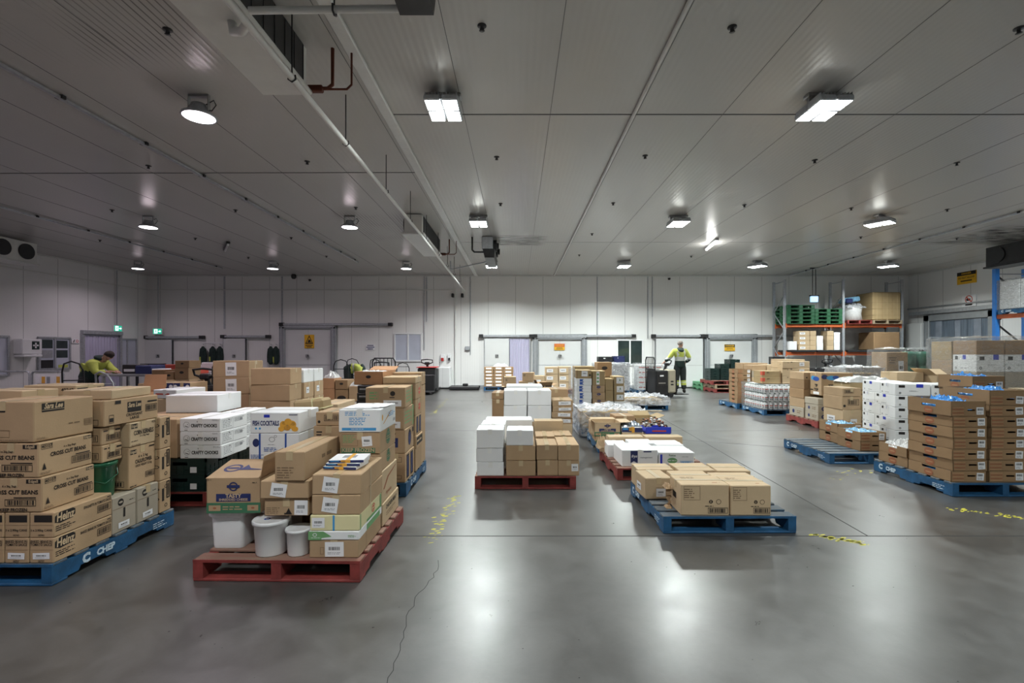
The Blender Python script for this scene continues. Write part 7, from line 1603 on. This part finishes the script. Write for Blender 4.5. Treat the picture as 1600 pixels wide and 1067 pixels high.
hand_truck((fx(116, 9.6), 9.6, 0), R(20), 'black hand truck with rounded top before the packing bench', 1.38, w_=.17); hand_truck((fx(168, 8.6), 8.6, 0), R(-15), 'pale grey hand truck with looped handle behind the near cartons', 1.22, 'galv', .2)
hand_truck((fx(588, 16.6), 16.6, 0), R(-20), 'black hand truck right of the bending worker', 1.3); hand_truck((fx(630, 17.5), 17.5, 0), R(5), 'dark hand truck in front of the small window', 1.15)
# ---- railings
def railing(x0, x1, y, label, board=False):
    r = empty('railing', (x0, y, 0), 0, label, 'railing'); w_ = x1 - x0
    b = MB(); b.tube([(0, 0, .02), (0, 0, .92), (.03, 0, .98), (.1, 0, 1.0), (w_ - .1, 0, 1.0), (w_ - .03, 0, .98), (w_, 0, .92), (w_, 0, .02)], .024, 'galv', 8); b.cyl((0, 0, .45), (w_, 0, .45), .018, 'galv', 8)
    for x in (0, w_): b.box(x - .05, x + .05, -.05, .05, .001, .02, 'galv')
    b.build('rail_frame', r, (0, 0, 0))
    if board:
        b = MB(); b.box(.1, w_ - .08, -.01, .01, .5, .92, 'paper'); b.box(.12, w_ - .1, -.02, -.011, .52, .6, 'ink_grey'); 
        for k in range(5): b.box(.15 + k * .14, .24 + k * .14, -.02, -.011, .66, .85, ('paper', 'ink_gold', 'ink_grey', 'paper', 'ink_gold')[k])
        b.build('info_board', r, (0, 0, 0))
railing(fx(-14, 13.7), fx(46, 13.7), 13.7, 'grey tubular railing panel at the left frame edge'); railing(fx(50, 13.7), fx(99, 13.7), 13.7, 'grey tubular railing panel with notice board below the office window', True)
# ---- packing bench and what stands on it
r = empty('packing_bench', (-9.5, 11.0, 0), 0, 'long grey packing bench beside the leaning worker', 'bench')
b = MB(); b.box(0, 2.6, 0, .8, 1.0, 1.05, 'steel', .005); b.build('bench_top', r, (0, 0, 0)); b = MB(); b.box(.05, 2.55, .05, .75, .45, .48, 'steel'); b.build('lower_shelf', r, (0, 0, 0))
for x in (.04, 1.3, 2.56):
    for y in (.05, .75):
        b = MB(); b.box(x - .025, x + .025, y - .025, y + .025, .001, 1.0, 'steel'); b.build('leg', r, (0, 0, 0))
def thing_box(x0, x1, y0, y1, z0, z1, m, name, label, cat, extra=None, group=None):
    b = MB(((x0 + x1) / 2, (y0 + y1) / 2, z0)); b.box(x0, x1, y0, y1, z0, z1, m, .012)
    if extra: extra(b)
    return tag(b.build(name), label, cat, group)
thing_box(-9.2, -8.85, 11.25, 11.6, 1.051, 1.26, 'black_plastic', 'label_printer', 'black label printer on the packing bench by the worker', 'printer', lambda b: b.box(-9.15, -8.9, 11.24, 11.25, 1.1, 1.16, 'paper'))
thing_box(-8.82, -8.45, 11.15, 11.6, 1.051, 1.24, 'ink_navy', 'storage_tub', 'dark navy tub on the packing bench', 'tub'); thing_box(-8.4, -8.15, 11.1, 11.4, 1.051, 1.17, 'white_plastic', 'storage_tub', 'small white tub on the packing bench', 'tub')
thing_box(-8.1, -7.75, 11.1, 11.45, 1.051, 1.12, 'ink_royal', 'paper_tray', 'blue paper tray on the packing bench', 'tray'); thing_box(-7.7, -7.4, 11.2, 11.6, 1.051, 1.14, 'ink_red', 'storage_tub', 'dark red tub at the right end of the packing bench', 'tub')
thing_box(-7.65, -7.25, 11.7, 11.79, 1.051, 1.30, 'paper', 'document_holder', 'white document holder at the back of packing bench', 'holder'); thing_box(-9.2, -8.7, 11.1, 11.5, .481, .75, 'ink_blue', 'storage_tub', 'blue tub on the lower shelf of the packing bench', 'tub')
thing_box(-8.5, -8.0, 11.1, 11.5, .481, .70, 'paper', 'storage_tub', 'white tub on the lower shelf of the packing bench', 'tub')
r = empty('office_chair', (-11.4, 15.4, 0), R(200), 'navy office chair behind the packing bench', 'chair')
b = MB(); b.box(-.24, .24, -.24, .24, .46, .54, 'ink_navy', .03); b.build('seat', r, (0, 0, 0)); b = MB(); b.box(-.22, .22, .2, .27, .6, 1.15, 'ink_navy', .03); b.bar((0, .24, .48), (0, .26, .65), .05, .02, 'black_plastic'); b.build('backrest', r, (0, 0, 0))
b = MB(); b.cyl((0, 0, .08), (0, 0, .46), .03, 'black_plastic'); 
for k in range(5): a = k * 1.2566; b.bar((0, 0, .08), (.28 * math.cos(a), .28 * math.sin(a), .05), .04, .03, 'black_plastic'); b.cyl((.28 * math.cos(a), .28 * math.sin(a) - .02, .027), (.28 * math.cos(a), .28 * math.sin(a) + .02, .027), .026, 'black_plastic', 10)
b.build('base', r, (0, 0, 0))
# desk further back with dark goods
r = empty('desk', (-12.6, 15.9, 0), 0, 'dark desk along the left wall behind the bench', 'desk'); b = MB(); b.box(0, 2.6, 0, .8, .86, .9, 'dark_metal'); b.build('desk_top', r, (0, 0, 0))
for x in (.05, 2.55):
    for y in (.06, .74): b = MB(); b.box(x - .03, x + .03, y - .03, y + .03, .001, .86, 'dark_metal'); b.build('leg', r, (0, 0, 0))
thing_box(-12.5, -11.9, 16.0, 16.4, .901, 1.15, 'black_plastic', 'printer', 'black printer on the dark desk', 'printer'); thing_box(-11.8, -11.2, 16.0, 16.4, .901, 1.12, 'ink_red', 'storage_tub', 'dark red tub on the dark desk', 'tub'); thing_box(-10.9, -10.4, 16.0, 16.4, .901, 1.08, 'paper', 'paper_stack', 'white paper stack on the dark desk', 'paper')
# ---- brown carton piles at the left back
g = 'brown carton piles at the back left'
column(fx(237, 10.6), fx(254, 10.6) + .02, 10.6, .4, 0, [.38, .38, .4], 'dark', 'brown carton', 'right of the packing bench', g); column(fx(255, 10.6) + .02, fx(271, 10.6), 10.6, .4, 0, [.32, .32, .28, .2], ['dark', 'white', 'white', 'painted_hole'], 'carton', 'between the dark brown piles', g)
column(fx(273, 10.6), fx(295, 10.6), 10.6, .4, 0, [.33, .33, .30, .24, .16], ['dark', 'stall', 'stall', 'painted_hole', 'painted_hole'], 'dark brown carton', 'tallest at the back left', g)
column(fx(241, 9.4), fx(258, 9.4), 9.4, .3, 0, [.33, .33, .34], 'dark', 'small dark carton', 'before the brown piles at back left', g)
column(fx(300, 12.3), fx(318, 12.3), 12.3, .4, 0, [.4, .4, .25], ['dark', 'stall', 'painted_hole'], 'dark carton', 'behind the truck backrest', g)
column(fx(215, 8.2), fx(236, 8.2), 8.2, .4, 0, [.37, .36, .3], 'plain', 'brown carton', 'left before the packing bench', g)
# middle clutter beyond the brown stacks
g = 'mixed cartons beyond the fish carton'
column(-3.75, -3.52, 9.3, .4, 0, [.32, .32, .21, .20], ['orange', 'orange', 'orange', 'orange'], 'peach carton with hand hole', 'beyond the white printed cartons', g, near=False); column(-3.50, -3.26, 9.3, .4, 0, [.42, .42, .18], 'painted_hole', 'brown carton with hand hole', 'right of the peach cartons', g)
column(-3.24, -3.02, 9.3, .4, 0, [.3, .3, .3], ['plain', 'white', 'plain'], 'low carton', 'right of the brown hand-hole cartons', g); b = MB((-3.14, 9.45, .905)); heap_geo(b, -3.13, 9.48, .11, .14, .12, 'bag_white', .905, 6, 10); tag(b.build('plastic_bag'), 'crumpled white bag on the carton beyond the fish carton', 'bag')
b = MB((-3.62, 9.45, 1.062)); heap_geo(b, -3.63, 9.48, .11, .14, .16, 'bag_white', 1.058, 8, 10); tag(b.build('plastic_bag'), 'white bag on top of the peach cartons', 'bag')
carton(-2.75, -2.45, 6.6, 7.3, 0, .86, 'pale', 'pale topped carton standing on the floor behind the fish carton', g)
# ---- hanging jackets on the back wall
def hung_jacket(x, z, label, bright=True, w_=.24):
    r = empty('hanging_jacket', (x, YB - .16, z), 0, label, 'jacket', 'jackets on wall hooks')
    def jm(c): return 'hivis' if bright and -.78 < c.z < -.5 and c.x < -.02 else 'jacket_dark'
    skinned('coat', [(0, 0, -.05, .05), (0, 0, -.2, .085), (0, 0, -.5, .10), (0, 0, -.85, .10), (-.08, 0, -.2, .06), (-.11, 0, -.5, .05), (-.10, 0, -.75, .045), (.08, 0, -.2, .06), (.11, 0, -.5, .05), (.10, 0, -.75, .045)], [(0, 1), (1, 2), (2, 3), (1, 4), (4, 5), (5, 6), (1, 7), (7, 8), (8, 9)], jm, r)
    b = MB(); b.bar((0, .14, .0), (0, .02, .0), .02, .02, 'steel'); b.bar((0, .02, 0), (0, .02, .05), .02, .02, 'steel'); b.build('hook', r, (0, 0, 0)); return r
for px, l_, br in ((321, 'left of three beside the small sliding door', True), (336, 'middle of three beside the small sliding door', True), (347, 'right of three beside the small sliding door', False), (426, 'left of two by the warning sign door', False), (434, 'right of two by the warning sign door', True)):
    hung_jacket(W(px), 1.82, f'dark and yellow work jacket, {l_}', br)
b = MB((W(333), YB - .02, 1.9)); b.box(W(316), W(350), YB - .02, YB, 1.88, 1.94, 'white_plastic'); tag(b.build('hook_rail'), 'white hook rail above the three hanging jackets', 'rail')
# hanging screen above the orange rack
r = empty('hanging_display', (fx(1272, 18.6), 18.6, CEIL), 0, 'small lit display hanging on two rods above the green pallets', 'display')
b = MB(); b.cyl((-.06, 0, 0), (-.06, 0, -1.05), .012, 'dark_metal', 6); b.cyl((.06, 0, 0), (.06, 0, -1.05), .012, 'dark_metal', 6); b.bar((-.15, 0, -.02), (.15, 0, -.02), .04, .04, 'dark_metal'); b.build('hanger_rod', r, (0, 0, 0))
b = MB(); b.box(-.17, .17, -.06, .06, -1.1, -1.05, 'black_plastic', .01); b.box(-.13, .13, -.05, .05, -1.32, -1.1, 'screen_blue', .01); b.build('screen', r, (0, 0, 0))
thing_box(fx(1203, 18.6), fx(1222, 18.6), 18.4, 18.7, 0, 1.35, 'dark_metal', 'charger_cabinet', 'dark charger cabinet at the left foot of the orange rack', 'cabinet')
thing_box(10.85, 11.15, 19.25, 19.6, 1.602, 1.95, 'paper', 'document_box', 'white document box at left end of the lower rack level', 'box')
